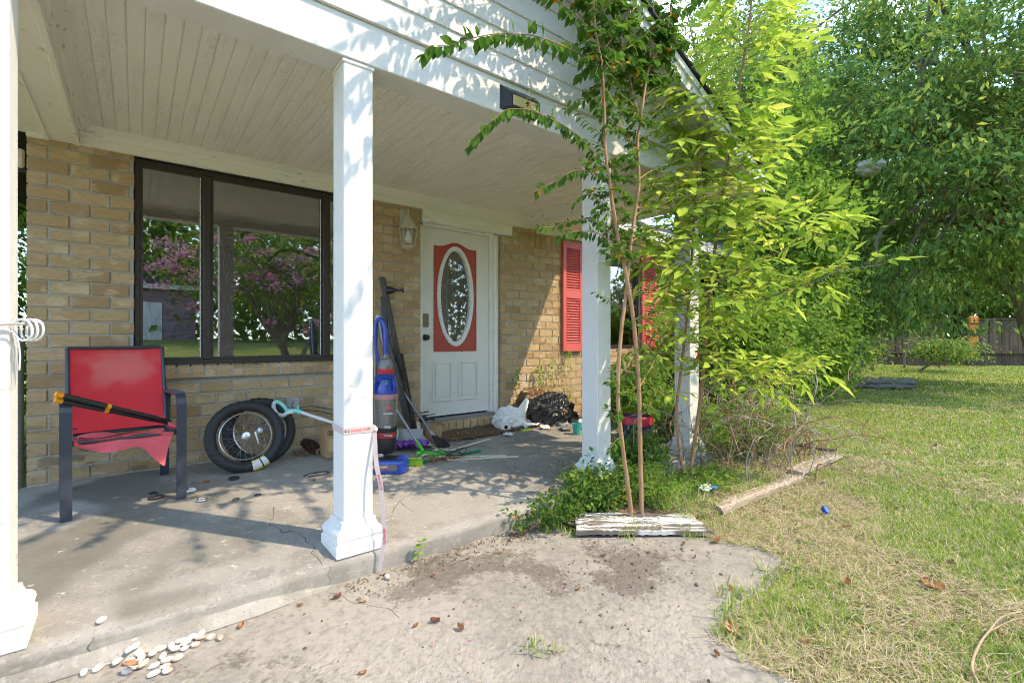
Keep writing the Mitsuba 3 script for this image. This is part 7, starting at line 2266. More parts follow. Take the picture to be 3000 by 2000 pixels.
for s, u in (('left', 0), ('right', .497)):
    q = [cp(u, .0, 0), cp(u, .0, .30), cp(u, .003, .53), cp(u, .012, .575), cp(u, .032, .602), cp(u, .07, .612), cp(u, .25, .606), cp(u, .47, .590), cp(u, .515, .575), cp(u, .538, .545), cp(u, .545, .50), cp(u, .59, .22), cp(u, .622, 0)]
    part(CH, 'arm_frame', ribbonm(smoothpath(q, 5), .048, .018, CU), 'navy_metal', smooth=30)
part(CH, 'front_bar', tubem([cp(.035, .018, .395), cp(.462, .018, .395)], .0125, 10), 'navy_metal', smooth=40)
part(CH, 'rear_bar', tubem([cp(.035, .47, .36), cp(.462, .47, .36)], .011, 8), 'navy_metal', smooth=40)
for u in (.012, .482):
    q = smoothpath([cp(u, .02, .395), cp(u, .25, .372), cp(u, .40, .37), cp(u, .455, .40), cp(u, .49, .53), cp(u, .56, .76), cp(u, .60, .872)], 5)
    part(CH, 'sling_rail', tubem(q, .0105, 8), 'navy_metal', smooth=True)
    part(CH, 'bracket', MB().add(*xform(boxm(-.03, .03, -.012, .012, -.014, .014, .003), cp(.024 if u < .2 else .473, .03, .392), CU, CV, (0, 0, 1))).add(*xform(boxm(-.03, .03, -.012, .012, -.014, .014, .003), cp(.024 if u < .2 else .473, .455, .39), CU, CV, (0, 0, 1))), 'navy_metal')
part(CH, 'top_bar', tubem([cp(.012, .60, .872), cp(.482, .60, .872)], .010, 8), 'navy_metal', smooth=40)


def gridsheet(fn, nu, nv, thick=.0015):
    s, t = np.meshgrid(np.linspace(0, 1, nu), np.linspace(0, 1, nv), indexing='ij')
    V = np.array([fn(a, b) for a, b in zip(s.ravel(), t.ravel())])
    ii, jj = np.meshgrid(np.arange(nu - 1), np.arange(nv - 1), indexing='ij')
    F = np.stack([ii * nv + jj, (ii + 1) * nv + jj, (ii + 1) * nv + jj + 1, ii * nv + jj + 1], -1).reshape(-1, 4)
    return V, F, np.c_[s.ravel(), t.ravel()]


def back(s, t):
    u = .012 + s * .470
    v = np.interp(t, [0, .1, .35, 1], [.42, .462, .508, .60]) + .026 * math.sin(math.pi * s) * (1 - .35 * t)
    z = np.interp(t, [0, .1, .35, 1], [.375, .43, .57, .882]) - .006 * math.sin(math.pi * s) * (t > .95)
    return cp(u, v + .003 * math.sin(9 * s + 7 * t), z)


v, f, uv = gridsheet(back, 34, 34)
part(CH, 'back_sling', (v, f), 'cloth_red', smooth=True, uv=uv)


def seat(s, t):
    """torn sling: still laced to the front bar at the left, its free corner hanging at the right"""
    u = .03 + s * (.43 - .05 * t)
    drop = np.interp(s, [0, .35, .75, 1], [.02, .055, .10, .17]) * t
    z = .425 - .02 * s - .012 * math.sin(7 * s) + .012 * math.sin(13 * s + 5 * t) * t - drop - (.03 * t * (s < .45) * math.sin(math.pi * s / .45))
    v = -.004 + .03 * math.sin(3.1 * t) - .028 * t * (1 if t > .25 else 0) + .012 * math.sin(11 * s) * t
    return cp(u, v, z)


v, f, uv = gridsheet(seat, 40, 16)
part(CH, 'torn_seat', (v, f), 'cloth_pink', smooth=True, uv=uv, label='torn faded pink seat cloth hanging below the front bar')
v, f, uv = gridsheet(lambda s, t: cp(.05 + s * .39, .02 + t * .20, .425 - .02 * s - .045 * math.sin(math.pi * t * .8) - .012 * math.sin(8 * s + 3 * t)), 24, 10)
part(CH, 'seat_scrap', (v, f), 'cloth_pink', smooth=True, uv=uv)
v, f, uv = gridsheet(lambda s, t: cp(.435 + .045 * s, .0 + .06 * t, .44 - .02 * s + .02 * math.sin(5 * t)), 8, 8)
part(CH, 'corner_scrap', (v, f), 'cloth_pink', smooth=True, uv=uv)
for i, (a, b) in enumerate([((-.318, 3.31, .792), (.165, 3.505, .578)), ((-.322, 3.335, .762), (.160, 3.53, .560))]):
    k = thing('folded_pole', ('upper' if i == 0 else 'lower') + ' black pole with orange ends lying across the red chair', 'pole')
    a, b = A(*a), A(*b)
    part(k, 'shaft', tubem(np.array([a + (b - a) * t for t in (.03, .3, .45, .452, .85, .852, 1)]), [.0135, .0135, .0135, .0105, .0105, .008, .008], 12), 'black_plastic', smooth=40)
    part(k, 'tip', tubem([a, a + (b - a) * .055], .0145, 12), 'orange_plastic', smooth=40)
    part(k, 'band', tubem([a + (b - a) * (.40 - .01 * i), a + (b - a) * (.435 - .01 * i)], .0150, 12), 'orange_plastic', smooth=40)


def wheel(label, contact, lean, yaw, rt, r, rimr, seed, arm=False, stripe=False):
    k = thing('bicycle_wheel', label, 'wheel')
    up = A(-math.sin(lean) * math.sin(yaw), math.sin(lean) * math.cos(yaw), math.cos(lean))
    ax1 = A(math.cos(yaw), math.sin(yaw), 0)
    nrm = np.cross(ax1, up)
    O = A(*contact) + up * (rt + r)

    def W_(m): return xform(m, O, ax1, up, nrm)
    nu, nv = 132, 20
    a, b = np.meshgrid(np.arange(nu) * 2 * np.pi / nu, np.arange(nv) * 2 * np.pi / nv, indexing='ij')
    out = np.cos(b) > .12
    lugs = (((np.arange(nu)[:, None] // 2 + (np.arange(nv)[None] // 2) % 2) % 2) == 0) & out
    rr = r + np.where(out, np.where(lugs, .0035, -.001), 0)
    V = np.stack([(rt + rr * np.cos(b)) * np.cos(a), (rt + rr * np.cos(b)) * np.sin(a), rr * np.sin(b)], -1).reshape(-1, 3)
    ii, jj = np.meshgrid(np.arange(nu), np.arange(nv), indexing='ij')
    F = np.stack([ii * nv + jj, ((ii + 1) % nu) * nv + jj, ((ii + 1) % nu) * nv + (jj + 1) % nv, ii * nv + (jj + 1) % nv], -1).reshape(-1, 4)
    part(k, 'tyre', W_((V, F)), 'black_rubber', smooth=35)

    def ring(R_, hw, th): return lathem([(R_, -hw), (R_ + th, -hw * .8), (R_ + th, hw * .8), (R_, hw), (R_ - th * .3, 0), (R_, -hw)], 72)
    part(k, 'rim', W_(ring(rimr, .013, .007)), 'steel', smooth=40)
    part(k, 'bead', W_(ring(rt - r * .93, .012, .004)), 'black_rubber', smooth=40)
    part(k, 'hub', W_(lathem([(0, -.05), (.006, -.05), (.006, -.036), (.024, -.034), (.024, -.030), (.013, -.026), (.013, .026), (.024, .030), (.024, .034), (.010, .036), (.010, .046), (.005, .046), (.005, .055), (0, .055)], 20)), 'steel', smooth=40)
    sp = MB()
    for i in range(28):
        t = 2 * np.pi * i / 28
        s = 1 if i % 2 else -1
        t2 = t + (1 if (i // 2) % 2 else -1) * 1.1
        sp.tube([[.023 * math.cos(t2), .023 * math.sin(t2), s * .032], [(rt - r) * math.cos(t), (rt - r) * math.sin(t), s * .003]], .0012, 4)
    part(k, 'spokes', W_(sp.get()), 'steel', kind='stuff')
    if arm:
        part(k, 'brake_arm', W_(tubem([[.055, .02, .05], [.062, -.02, .05], [.074, -.066, .048]], [.013, .009, .007], 10)), 'steel', smooth=40)
        for a0, a1, mt in ((-1.42, -1.16, 'paper'), (-1.12, -.96, 'paper')):
            aa, bb = np.meshgrid(np.linspace(a0, a1, 9), np.linspace(.35, 2.6, 12), indexing='ij')
            q = r + .0045
            V = np.stack([(rt + q * np.cos(bb)) * np.cos(aa), (rt + q * np.cos(bb)) * np.sin(aa), q * np.sin(bb)], -1).reshape(-1, 3)
            ii, jj = np.meshgrid(np.arange(8), np.arange(11), indexing='ij')
            F = np.stack([ii * 12 + jj, ii * 12 + 12 + jj, ii * 12 + 13 + jj, ii * 12 + jj + 1], -1).reshape(-1, 4)
            part(k, 'paper_label', W_((V, F)), mt, smooth=True)
            for b0, b1 in ((.36, .85), (2.35, 2.58)):
                aa, bb = np.meshgrid(np.linspace(a0, a1, 9), np.linspace(b0, b1, 5), indexing='ij')
                q = r + .0058
                V = np.stack([(rt + q * np.cos(bb)) * np.cos(aa), (rt + q * np.cos(bb)) * np.sin(aa), q * np.sin(bb)], -1).reshape(-1, 3)
                ii, jj = np.meshgrid(np.arange(8), np.arange(4), indexing='ij')
                F = np.stack([ii * 5 + jj, ii * 5 + 5 + jj, ii * 5 + 6 + jj, ii * 5 + jj + 1], -1).reshape(-1, 4)
                part(k, 'label_band', W_((V, F)), 'label_yellow', smooth=True)
    return k


wheel('bicycle wheel with a knobby black tyre and paper label, leaning in front', (.612, 3.775, .1355), .27, -.05, .216, .035, .160, 1, arm=True)
wheel('bicycle wheel with a black tyre behind the labelled one, against the bricks', (.742, 3.93, .139), .30, .05, .216, .033, .176, 2)

# steam mop with its mint grip
MP = thing('steam_mop', 'white and mint steam mop leaning behind the middle column', 'mop')
c0 = A(.855, 3.905, .540)
a0, a1 = A(.960, 3.825, .523), A(1.27, 3.46, .40)
dirm = unit(a1 - a0)
sid = unit(np.cross(dirm, A(0, .5, .85)))
upm = unit(np.cross(sid, dirm))
upm = upm if upm[2] > 0 else -upm
lp = []
for t in np.linspace(0, 2 * math.pi, 25):
    lp.append(c0 + A(.785, -.62, 0) * (.050 * math.cos(t)) + A(0, 0, 1) * (.046 * math.sin(t) * (1 - .25 * math.cos(t)) - .022 * math.cos(t)))
lp = np.array(lp)
part(MP, 'grip', tubem(np.vstack([a0 - dirm * .02 + A(0, 0, .004), lp[1:11]]), .0135, 10), 'mint_plastic', smooth=True)
part(MP, 'grip_back', tubem(np.vstack([lp[9:24], a0 - dirm * .02]), .0150, 10), 'white_plastic', smooth=True)
part(MP, 'collar', tubem([a0 - dirm * .03, a0 + dirm * .035], .018, 12), 'mint_plastic', smooth=40)
part(MP, 'shaft', tubem([a0 + dirm * .03, a1], .012, 12), 'white_plastic', smooth=40)
part(MP, 'head', MB().add(*xform(boxm(-.03, .03, -.03, .03, -.03, .06, .012), a1 + dirm * .02, U, NV, dirm)), 'white_plastic')
q = smoothpath([a0 + A(.0, -.02, .03), a0 + A(.10, -.06, .035), a0 + A(.20, -.13, .012), a0 + A(.30, -.24, -.005), a0 + A(.38, -.34, -.06)], 6)
part(MP, 'cable', tubem(q, .0035, 6), 'black_plastic', smooth=True)
part(MP, 'cable_hook', MB().add(*xform(boxm(-.008, .008, -.006, .006, 0, .03, .003), a0 + A(0, -.01, .012), U, NV, (0, 0, 1))), 'mint_plastic')
q = smoothpath([[1.0, 4.13, .56], [.99, 4.11, .52], [1.05, 4.06, .50], [1.16, 3.9, .49], [1.25, 3.7, .46], [1.3, 3.5, .42]], 6)
solo('power_cord', tubem(q, .0032, 6), 'black_plastic', 'black power cord running from the outlet box behind the column', 'cord', smooth=True)
# carton and pine cone by the wall
BX = thing('cardboard_box', 'small brown cardboard box with black lettering behind the middle column', 'box')
part(BX, 'carton', boxm(1.163, 1.40, 3.815, 3.97, .138, .365, .003), 'cardboard')
t = meshkit.text_mesh('CERA', .026, .0008, bold=True)
part(BX, 'lettering', xform((t.vertices, t.faces), (1.174, 3.814, .322), (.62, 0, 0), (0, 0, 1), (0, -1, 0)), 'ink')
part(BX, 'rule', boxm(1.174, 1.24, 3.8132, 3.8149, .312, .316), 'ink')
part(BX, 'print_panel', boxm(1.186, 1.35, 3.8135, 3.8149, .185, .285), mat('card_pale', (.52, .36, .20), .85))
PC = thing('pine_cone', 'dark brown pine cone lying beside the cardboard box', 'pine cone')
m, ic = MB(), trimesh.creation.icosphere(1, 1.0)
p0, p1 = A(1.055, 4.06, .245), A(1.175, 3.99, .165)
d = unit(p1 - p0)
s1 = unit(np.cross(d, A(0, 0, 1)))
s2 = np.cross(s1, d)
for i in range(110):
    t = i / 109
    r = .036 * math.sin(math.pi * (.15 + .8 * t)) + .004
    a = i * 2.399
    c = p0 + (p1 - p0) * t + (s1 * math.cos(a) + s2 * math.sin(a)) * r
    m.add(ic.vertices * A(.012, .012, .008) + c, ic.faces)
part(PC, 'scales', m, mat('cone_brown', (.045, .02, .015), .35), smooth=True, kind='stuff')
g = np.random.default_rng(9)
P = np.c_[g.uniform(.98, 1.17, 46), g.uniform(3.93, 4.12, 46), g.uniform(.145, .175, 46)]
v, f, uv = leafmesh(P, g.normal(size=P.shape), g.normal(size=P.shape), .04, .02)
solo('corner_leaves', (v, f), 'dead_leaf', 'brown leaves blown into the corner by the cardboard box', 'leaves', kind='stuff', uv=uv)
# rubber rings dropped on the slab
for x, y, r, mt, lab in [(.083, 3.617, .020, 'black_rubber', 'small black rubber ring under the red chair, the farther'), (.091, 3.504, .028, 'black_rubber', 'thick black rubber ring under the red chair, the nearer'), (.225, 3.555, .026, 'black_rubber', 'black rubber ring behind the front right chair leg'), (.262, 3.53, .026, 'white_plastic', 'white ring behind the front right chair leg'),
                         (.514, 3.645, .026, 'black_rubber', 'black rubber ring lying before the bicycle tyre'), (.464, 3.214, .016, 'black_rubber', 'thin small black ring on the bare slab'), (.304, 3.299, .023, 'steel', 'beaded silver ring on the slab near the chair'), (.579, 3.213, .016, 'black_rubber', 'small dark ring nearest the middle column')]:
    a = np.linspace(0, 2 * math.pi, 29)
    th = r * (.30 if r > .02 else .16)
    z = float(slab_z(y)) + th + .001
    solo('loose_ring', tubem(np.c_[x + r * np.cos(a), y + r * np.sin(a), np.full(29, z)], th * (1 + .25 * np.cos(a * 9) * (mt == 'steel')), 8, False), mt, lab, 'ring', smooth=True)
q = smoothpath([[.93, 3.42, .132], [.98, 3.36, .14], [1.05, 3.37, .15], [1.02, 3.45, .14], [.95, 3.47, .134], [.90, 3.44, .132]], 5)
solo('cable_loop', tubem(q, .004, 6), 'black_plastic', 'black cable loop on the slab left of the middle column', 'cable', smooth=True)

# ================================================================== PORCH: PILE BY THE DOOR
VC = thing('vacuum_cleaner', 'upright blue vacuum cleaner with a clear bin standing right of the middle column', 'vacuum cleaner')
VO = A(1.463, 3.372, .126)


def vp(m): return xform(m, VO, U, NV, (0, 0, 1))


def rr_box(x0, x1, y0, y1, z0, z1, r=.02, top=None):
    pts = [(x, y) for x, y in sg.box(x0 + r, y0 + r, x1 - r, y1 - r).buffer(r, 6).exterior.coords[:-1]]
    top = top or (0, 0, 1.0)
    cx_, cy_ = (x0 + x1) / 2, (y0 + y1) / 2
    n = len(pts)
    V = [[x, y, z0] for x, y in pts] + [[x, y, z0 + (z1 - z0) * .72] for x, y in pts] + [[cx_ + (x - cx_) * .93 * top[2], cy_ + (y - cy_) * .93 * top[2], z1 - .004] for x, y in pts] + [[cx_ + (x - cx_) * .86 * top[2], cy_ + (y - cy_) * .86 * top[2], z1] for x, y in pts]
    F = [[i * n + j, i * n + (j + 1) % n, (i + 1) * n + (j + 1) % n, (i + 1) * n + j] for i in range(3) for j in range(n)]
    V.append([cx_, cy_, z1])
    F = np.vstack([np.array(F)[:, [0, 1, 2]], np.array(F)[:, [0, 2, 3]], np.array([[3 * n + j, 3 * n + (j + 1) % n, 4 * n] for j in range(n)])])
    return np.array(V), F


part(VC, 'floor_head', vp(rr_box(-.15, .19, .03, .225, .004, .088, .035)), 'blue_plastic', smooth=35)
part(VC, 'head_top_plate', vp(rr_box(-.11, .12, .06, .195, .080, .096, .03)), 'black_plastic', smooth=35)
part(VC, 'head_knob', vp(lathem([(0, .095), (.030, .095), (.030, .103), (.024, .108), (0, .109)], 20, (-.02, .10, 0))), 'outlet_grey', smooth=40)
part(VC, 'front_plate', vp(boxm(-.10, .14, .2235, .2265, .022, .064, .001)), 'smoky_plastic')
t = meshkit.text_mesh('WINDTUNNEL', .013, .0008, bold=True)
part(VC, 'lettering', vp(xform((t.vertices, t.faces), (-.045, .2268, .042), (1, 0, 0), (0, 0, 1), (0, 1, 0))), 'white_plastic')
part(VC, 'red_rule', vp(boxm(-.045, .075, .2266, .2274, .032, .037)), 'red_plastic')
part(VC, 'motor_base', vp(lathem([(.02, .09), (.055, .095), (.068, .12), (.074, .16), (.078, .19), (.079, .262)], 28)), 'black_plastic', smooth=40)
part(VC, 'red_band', vp(lathem([(.079, .215), (.081, .22), (.082, .25), (.079, .255)], 28)), mat('dark_red_clear', (.30, .025, .035), .2), smooth=40)
part(VC, 'base_ring', vp(lathem([(.080, .262), (.084, .268), (.084, .284), (.080, .288)], 28)), 'black_plastic', smooth=40)
part(VC, 'dust_bin', vp(lathem([(.070, .288), (.0725, .32), (.077, .45), (.079, .525), (.079, .53)], 32)), 'smoky_plastic', smooth=40)
part(VC, 'bin_shell', vp(lathem([(.076, .288), (.078, .32), (.083, .45), (.085, .53)], 32)), 'clear_plastic', smooth=True)
part(VC, 'bin_ring', vp(lathem([(.0855, .50), (.0865, .503), (.0865, .533), (.0855, .536)], 32)), mat('pink_clear', (.42, .20, .20), .2), smooth=40)
part(VC, 'latch', vp(MB().box(.01, .06, .076, .088, .290, .312, .004).get()), 'outlet_grey')
blue = MB().add(*lathem([(.086, .536), (.087, .55), (.083, .60), (.072, .66), (.060, .675), (.0, .678)], 32))
part(VC, 'bin_lid', vp(blue.get()), 'blue_plastic', smooth=40)
q = smoothpath([[-.05, .055, .56], [-.045, .085, .62], [-.038, .10, .665], [.0, .105, .672], [.05, .10, .672], [.072, .07, .655], [.078, .06, .60], [.075, .05, .56]], 4)
part(VC, 'carry_handle', vp(ribbonm(q, .03, .008, (0, .5, .8))), 'blue_plastic', smooth=40)
part(VC, 'release_button', vp(MB().box(.020, .036, .086, .094, .612, .622, .002).get()), mat('led_green', (.05, .55, .15), .3))
part(VC, 'cyclone', vp(lathem([(.056, .676), (.060, .70), (.055, .75), (.042, .79), (.024, .80), (.020, .83), (0, .83)], 24)), 'smoky_plastic', smooth=40)
part(VC, 'red_filter', vp(lathem([(.058, .685), (.0615, .69), (.0615, .718), (.058, .722)], 24)), 'red_plastic', smooth=40)
q = smoothpath([[.0, .0, .80], [-.002, .0, .86], [.0, .0, .95], [-.006, .0, 1.01], [-.03, .0, 1.075], [-.055, .0, 1.088], [-.075, .0, 1.05], [-.078, .0, .96], [-.072, .0, .86], [-.055, .0, .78], [-.05, .0, .72]], 5)
part(VC, 'handle', vp(tubem(q, np.interp(np.linspace(0, 1, len(q)), [0, .2, .4, .5, 1], [.020, .022, .019, .014, .011]), 12)), 'blue_plastic', smooth=True)
q = smoothpath([[-.04, -.05, .15], [-.09, -.07, .3], [-.095, -.06, .6], [-.085, -.03, .95], [-.06, -.01, 1.12], [-.03, -.03, .9]], 6)
part(VC, 'hose', vp(tubem(q, .016, 10)), 'grey_steel', smooth=True)
a = np.arange(24) * 2 * np.pi / 24
part(VC, 'logo', vp((np.vstack([np.c_[.042 + .016 * np.cos(a), np.full(24, .0765), .440 + .016 * np.sin(a)], [[.042, .0772, .440]]]), np.array([[j, 24, (j + 1) % 24] for j in range(24)]))), 'red_plastic')
t = meshkit.text_mesh('Hoover', .0065, .0006)
part(VC, 'logo_lettering', vp(xform((t.vertices, t.faces), (.029, .0778, .437), (1, 0, 0), (0, 0, 1), (0, 1, 0))), 'white_plastic')
t = meshkit.text_mesh('REWIND', .0125, .0008, bold=True)
part(VC, 'lettering', vp(xform((t.vertices, t.faces), (.006, .0835, .392), (.95, -.10, 0), (0, 0, 1), (0, 1, 0))), 'white_plastic')
t = meshkit.text_mesh('CYCLONIC', .009, .0008, bold=True)
part(VC, 'lettering', vp(xform((t.vertices, t.faces), (.008, .083, .235), (.95, -.10, 0), (0, 0, 1), (0, 1, 0))), 'white_plastic')

# bed rails leaning on the bricks
mat('rail_metal', proc(lambda p, n, uv: mix((.022, .017, .016), (.10, .055, .03), smoothstep(.5, .7, fbm(p.x * 30, p.y * 30, p.z * 12, 3)) * .7)), .45)
for i, (pts, w, lab) in enumerate([([(1.757, 4.145, 1.634), (1.900, 4.09, .85), (2.03, 4.03, .141)], .042, 'longest black angle iron rail leaning on the bricks left of the door'),
                                   ([(1.782, 4.16, 1.46), (1.786, 4.13, 1.12), (1.86, 4.04, .72), (1.95, 3.95, .14)], .046, 'bent black rail behind the vacuum cleaner'),
                                   ([(1.945, 4.16, .93), (2.07, 4.09, .141)], .040, 'short slotted black rail nearest the door')]):
    k = thing('bed_rail', lab, 'rail')
    q = smoothpath(pts, 6) if len(pts) > 2 else np.linspace(pts[0], pts[1], 8)
    part(k, 'flange', ribbonm(q, w, .004, U), 'rail_metal')
    part(k, 'web', ribbonm(q + U * w / 2 - NV * .018, .038, .004, NV), 'rail_metal')
    if i == 2:
        for t in np.linspace(.08, .9, 7):
            c = q[0] + (q[-1] - q[0]) * t
            d = unit(q[-1] - q[0])
            part(k, 'slot', MB().add(*xform(boxm(-.004, .004, -.0008, .0008, -.014, .014), c + NV * .0032, U, NV, d)), 'lantern_paint')
    if i == 0:
        for c, L in ((A(1.80, 4.12, 1.512), .15), (A(2.08, 4.03, .325), .14)):
            m = lathem([(0, 0), (.034, .0), (.036, .02), (.026, .06), (.012, .075), (.011, L - .015), (.012, L - .012), (.022, L - .01), (.023, L), (0, L)], 18)
            part(k, 'caster_foot', xform(m, c, NV * .3 + A(0, 0, .95), np.cross(U, NV * .3 + A(0, 0, .95)), U), 'black_plastic', smooth=40)
part(k, 'cross_bar', tubem([[2.02, 4.10, .36], [2.20, 4.07, .375]], .006, 6), 'rail_metal')
part(k, 'cross_bar', tubem([[2.02, 4.06, .345], [2.24, 4.02, .352]], .005, 6), 'rail_metal')

BB = thing('black_broom', 'grey handled broom with black bristles lying toward the door step', 'broom')
h0, h1 = A(1.90, 4.13, .665), A(2.036, 3.68, .228)
part(BB, 'handle', tubem([h0, h1], .0115, 10), 'grey_steel', smooth=40)
part(BB, 'ferrule', tubem([h1 - unit(h1 - h0) * .05, h1 + unit(h1 - h0) * .01], [.014, .018], 10), 'outlet_grey', smooth=40)
br = MB()
g = np.random.default_rng(12)
e = A(2.085, 3.575, .132)
sd = unit(np.cross(e - h1, A(0, 0, 1)))
for i in range(240):
    s = g.uniform(-1, 1)
    p = h1 + sd * s * .018 + g.normal(size=3) * .004
    q = e + sd * s * .085 + unit(e - h1) * g.normal() * .012 + A(0, 0, abs(g.normal()) * .01)
    br.tube([p, (p + q) / 2 + sd * s * .012, q], [.0018, .0016, .001], 3, False)
part(BB, 'bristles', br, mat('bristle', (.035, .034, .036), .4), kind='stuff')
GBm = thing('green_broom', 'steel handled broom with a bright green socket leaning on the pile', 'broom')
part(GBm, 'handle', tubem([[1.60, 3.74, .66], [1.779, 3.50, .243]], .0115, 10), 'grey_steel', smooth=40)
part(GBm, 'socket', tubem([[1.772, 3.508, .258], [1.836, 3.478, .150], [1.842, 3.474, .135]], [.013, .015, .02], 10), mat('bright_green', (.08, .50, .05), .35), smooth=40)
part(GBm, 'head', MB().add(*xform(boxm(-.10, .14, -.025, .025, 0, .03, .006), (1.86, 3.44, .130), U, NV, (0, 0, 1))), 'bright_green')
br = MB()
for i in range(160):
    p = A(1.86, 3.44, .135) + U * g.uniform(-.09, .14) + NV * g.uniform(.0, .02)
    br.tube([p, p + NV * g.uniform(.04, .06) + A(0, 0, -.006)], .0014, 3, False)
part(GBm, 'bristles', br, mat('bristle_tan', (.36, .29, .17), .7), kind='stuff')
k = thing('green_pole', 'long dark green pole lying along the slab under the pile', 'pole')
part(k, 'shaft', tubem([[1.31, 3.235, .138], [2.235, 3.290, .140]], .0130, 12), 'green_plastic', smooth=40)
part(k, 'end_cap', tubem([[2.232, 3.290, .140], [2.258, 3.2915, .140]], .0138, 12), 'green_plastic', smooth=40)
k = thing('dustpan_comb', 'lime green toothed comb of a dustpan lying on the green pole', 'comb')
part(k, 'plate', MB().add(*xform(boxm(-.048, .048, -.003, .003, 0, .042, .002), (1.632, 3.215, .125), U, NV * .93 + A(0, 0, -.3), A(0, 0, .95) + NV * .25)), 'lime_plastic')
for i in range(11):
    part(k, 'tooth', MB().add(*xform(boxm(-.0028, .0028, -.003, .003, .04, .072, .001), A(1.632, 3.215, .125) + U * (-.044 + i * .0088), U, NV * .93 + A(0, 0, -.3), A(0, 0, .95) + NV * .25)), 'lime_plastic')
SL_ = [([(2.06, 4.02, .30), (2.00, 3.85, .22), (2.005, 3.62, .145), (2.03, 3.43, .150)], 'pale lath bowed over the pile toward the door step'), ([(2.586, 3.609, .139), (2.049, 3.415, .146)], 'pale lath pointing to the band of pavers'), ([(2.417, 2.979, .124), (1.906, 3.229, .128)], 'nearest pale lath lying bare on the slab'),
       ([(2.299, 3.351, .132), (1.83, 3.262, .150)], 'pale lath lying along the green pole'), ([(2.35, 3.06, .126), (1.95, 3.27, .136)], 'pale lath second from the near edge of the pile'), ([(2.02, 3.55, .142), (1.72, 3.36, .148)], 'pale lath crossing under the green broom'), ([(2.10, 3.64, .15), (1.80, 3.62, .19)], 'pale lath behind the purple bag')]
for pts, lab in SL_:
    q = smoothpath(pts, 6) if len(pts) > 2 else np.linspace(pts[0], pts[1], 5)
    solo('wooden_lath', ribbonm(q, .034, .005, np.cross(unit(q[-1] - q[0]), A(0, 0, 1))), 'pale_slat', lab, 'lath')
v, f = sheetm(.34, .20, 30, 20, .075, 7, 4)
solo('plastic_bag', rotz((v, f), -.62, (1.80, 3.70, .142)), 'purple_film', 'crumpled purple plastic bag behind the vacuum head', 'bag', smooth=40)
solo('plastic_tray', xform(boxm(-.16, .15, -.004, .004, 0, .15, .003), (1.83, 3.82, .142), U, NV * .9 + A(0, 0, .4), A(0, 0, .9) - NV * .42), 'outlet_grey', 'grey plastic tray leaning behind the purple bag', 'tray')
k = thing('torn_carton', 'torn brown cardboard carton between the rails and the black broom', 'carton')
for sgn, w, mm in ((0, .10, 'cardboard'), (1, .07, 'cardboard')):
    part(k, 'flap', xform(boxm(0, w, -.002, .002, 0, .15), (2.03 + sgn * .06, 3.83 - sgn * .06, .138), unit(U + NV * (.5 - sgn * 1.2)), unit(np.cross(A(0, 0, 1), U + NV * (.5 - sgn * 1.2))), A(.1, 0, 1)), mm)
part(k, 'inside', xform(boxm(0, .08, -.002, .002, 0, .12), (2.02, 3.86, .138), U, NV, A(0, 0, 1)), 'brown_film')
k = thing('mint_lid', 'round mint plastic lid behind the vacuum cleaner', 'lid')
part(k, 'disc', xform(lathem([(0, .0), (.10, .0), (.105, .006), (.105, .014), (.098, .016), (0, .012)], 32), (1.70, 3.90, .235), U, A(0, 0, .8) - NV * .6, NV * .8 + A(0, 0, .6)), 'mint_plastic', smooth=40)
pts = [[1.62, 3.30, .15], [1.72, 3.33, .17], [1.80, 3.38, .19], [1.88, 3.36, .17], [1.92, 3.27, .155]]
for i in range(22):
    t = i / 21 * 2 * math.pi * 1.7
    pts.append([1.98 + .075 * math.cos(t + 3.4) + .03 * math.sin(t * 1.7), 3.24 + .06 * math.sin(t + 3.4), .165 + .02 * math.sin(2.3 * t) + .001 * i])
solo('black_cable', tubem(smoothpath(pts, 4), .0036, 6), 'black_plastic', 'tangled black cable lying on the pale slats', 'cable', smooth=True)
g = np.random.default_rng(13)
P = np.c_[g.uniform(1.62, 2.05, 120), g.normal(3.24, .035, 120), g.uniform(.128, .15, 120)]
v, f, uv = leafmesh(P, g.normal(size=P.shape), g.normal(size=P.shape), .03, .014)
solo('pile_litter', (v, f), 'dead_leaf', 'dry leaf bits caught along the green pole', 'leaves', kind='stuff', uv=uv)
# mat buried in dirt
_m = sg.Polygon([(2.22, 4.11), (2.95, 4.11), (3.06, 3.78), (2.80, 3.70), (2.40, 3.69), (2.20, 3.76)]).buffer(-.02).buffer(.03)
pp = np.array([[x, y] for x in np.arange(2.15, 3.15, .022) for y in np.arange(3.65, 4.12, .022) if _m.contains(sg.Point(x + .02 * math.sin(y * 60), y + .02 * math.sin(x * 47)))])
dd = Delaunay(pp)
zz = slab_z(pp[:, 1]) + .008 + .022 * meshkit.fbm(np.c_[pp * 16, pp[:, :1] * 0], 4, 6)
ss = [s for s in dd.simplices if np.ptp(pp[s], axis=0).max() < .05]
solo('door_mat', (np.c_[pp, zz], np.array(ss)), 'mat_dirt', 'old door mat buried under brown dirt before the door step', 'mat')
P = np.c_[g.uniform(2.2, 3.5, 200), g.normal(3.86, .13, 200)]
P = np.c_[P, slab_z(P[:, 1]) + .02]
v, f, uv = leafmesh(P, g.normal(size=P.shape) * A(1, 1, .3), g.normal(size=P.shape) * .4 + A(0, 0, 1), .035, .018)
solo('mat_litter', (v, f), 'dead_leaf', 'dry leaf litter lying round the dirty door mat', 'leaves', kind='stuff', uv=uv)


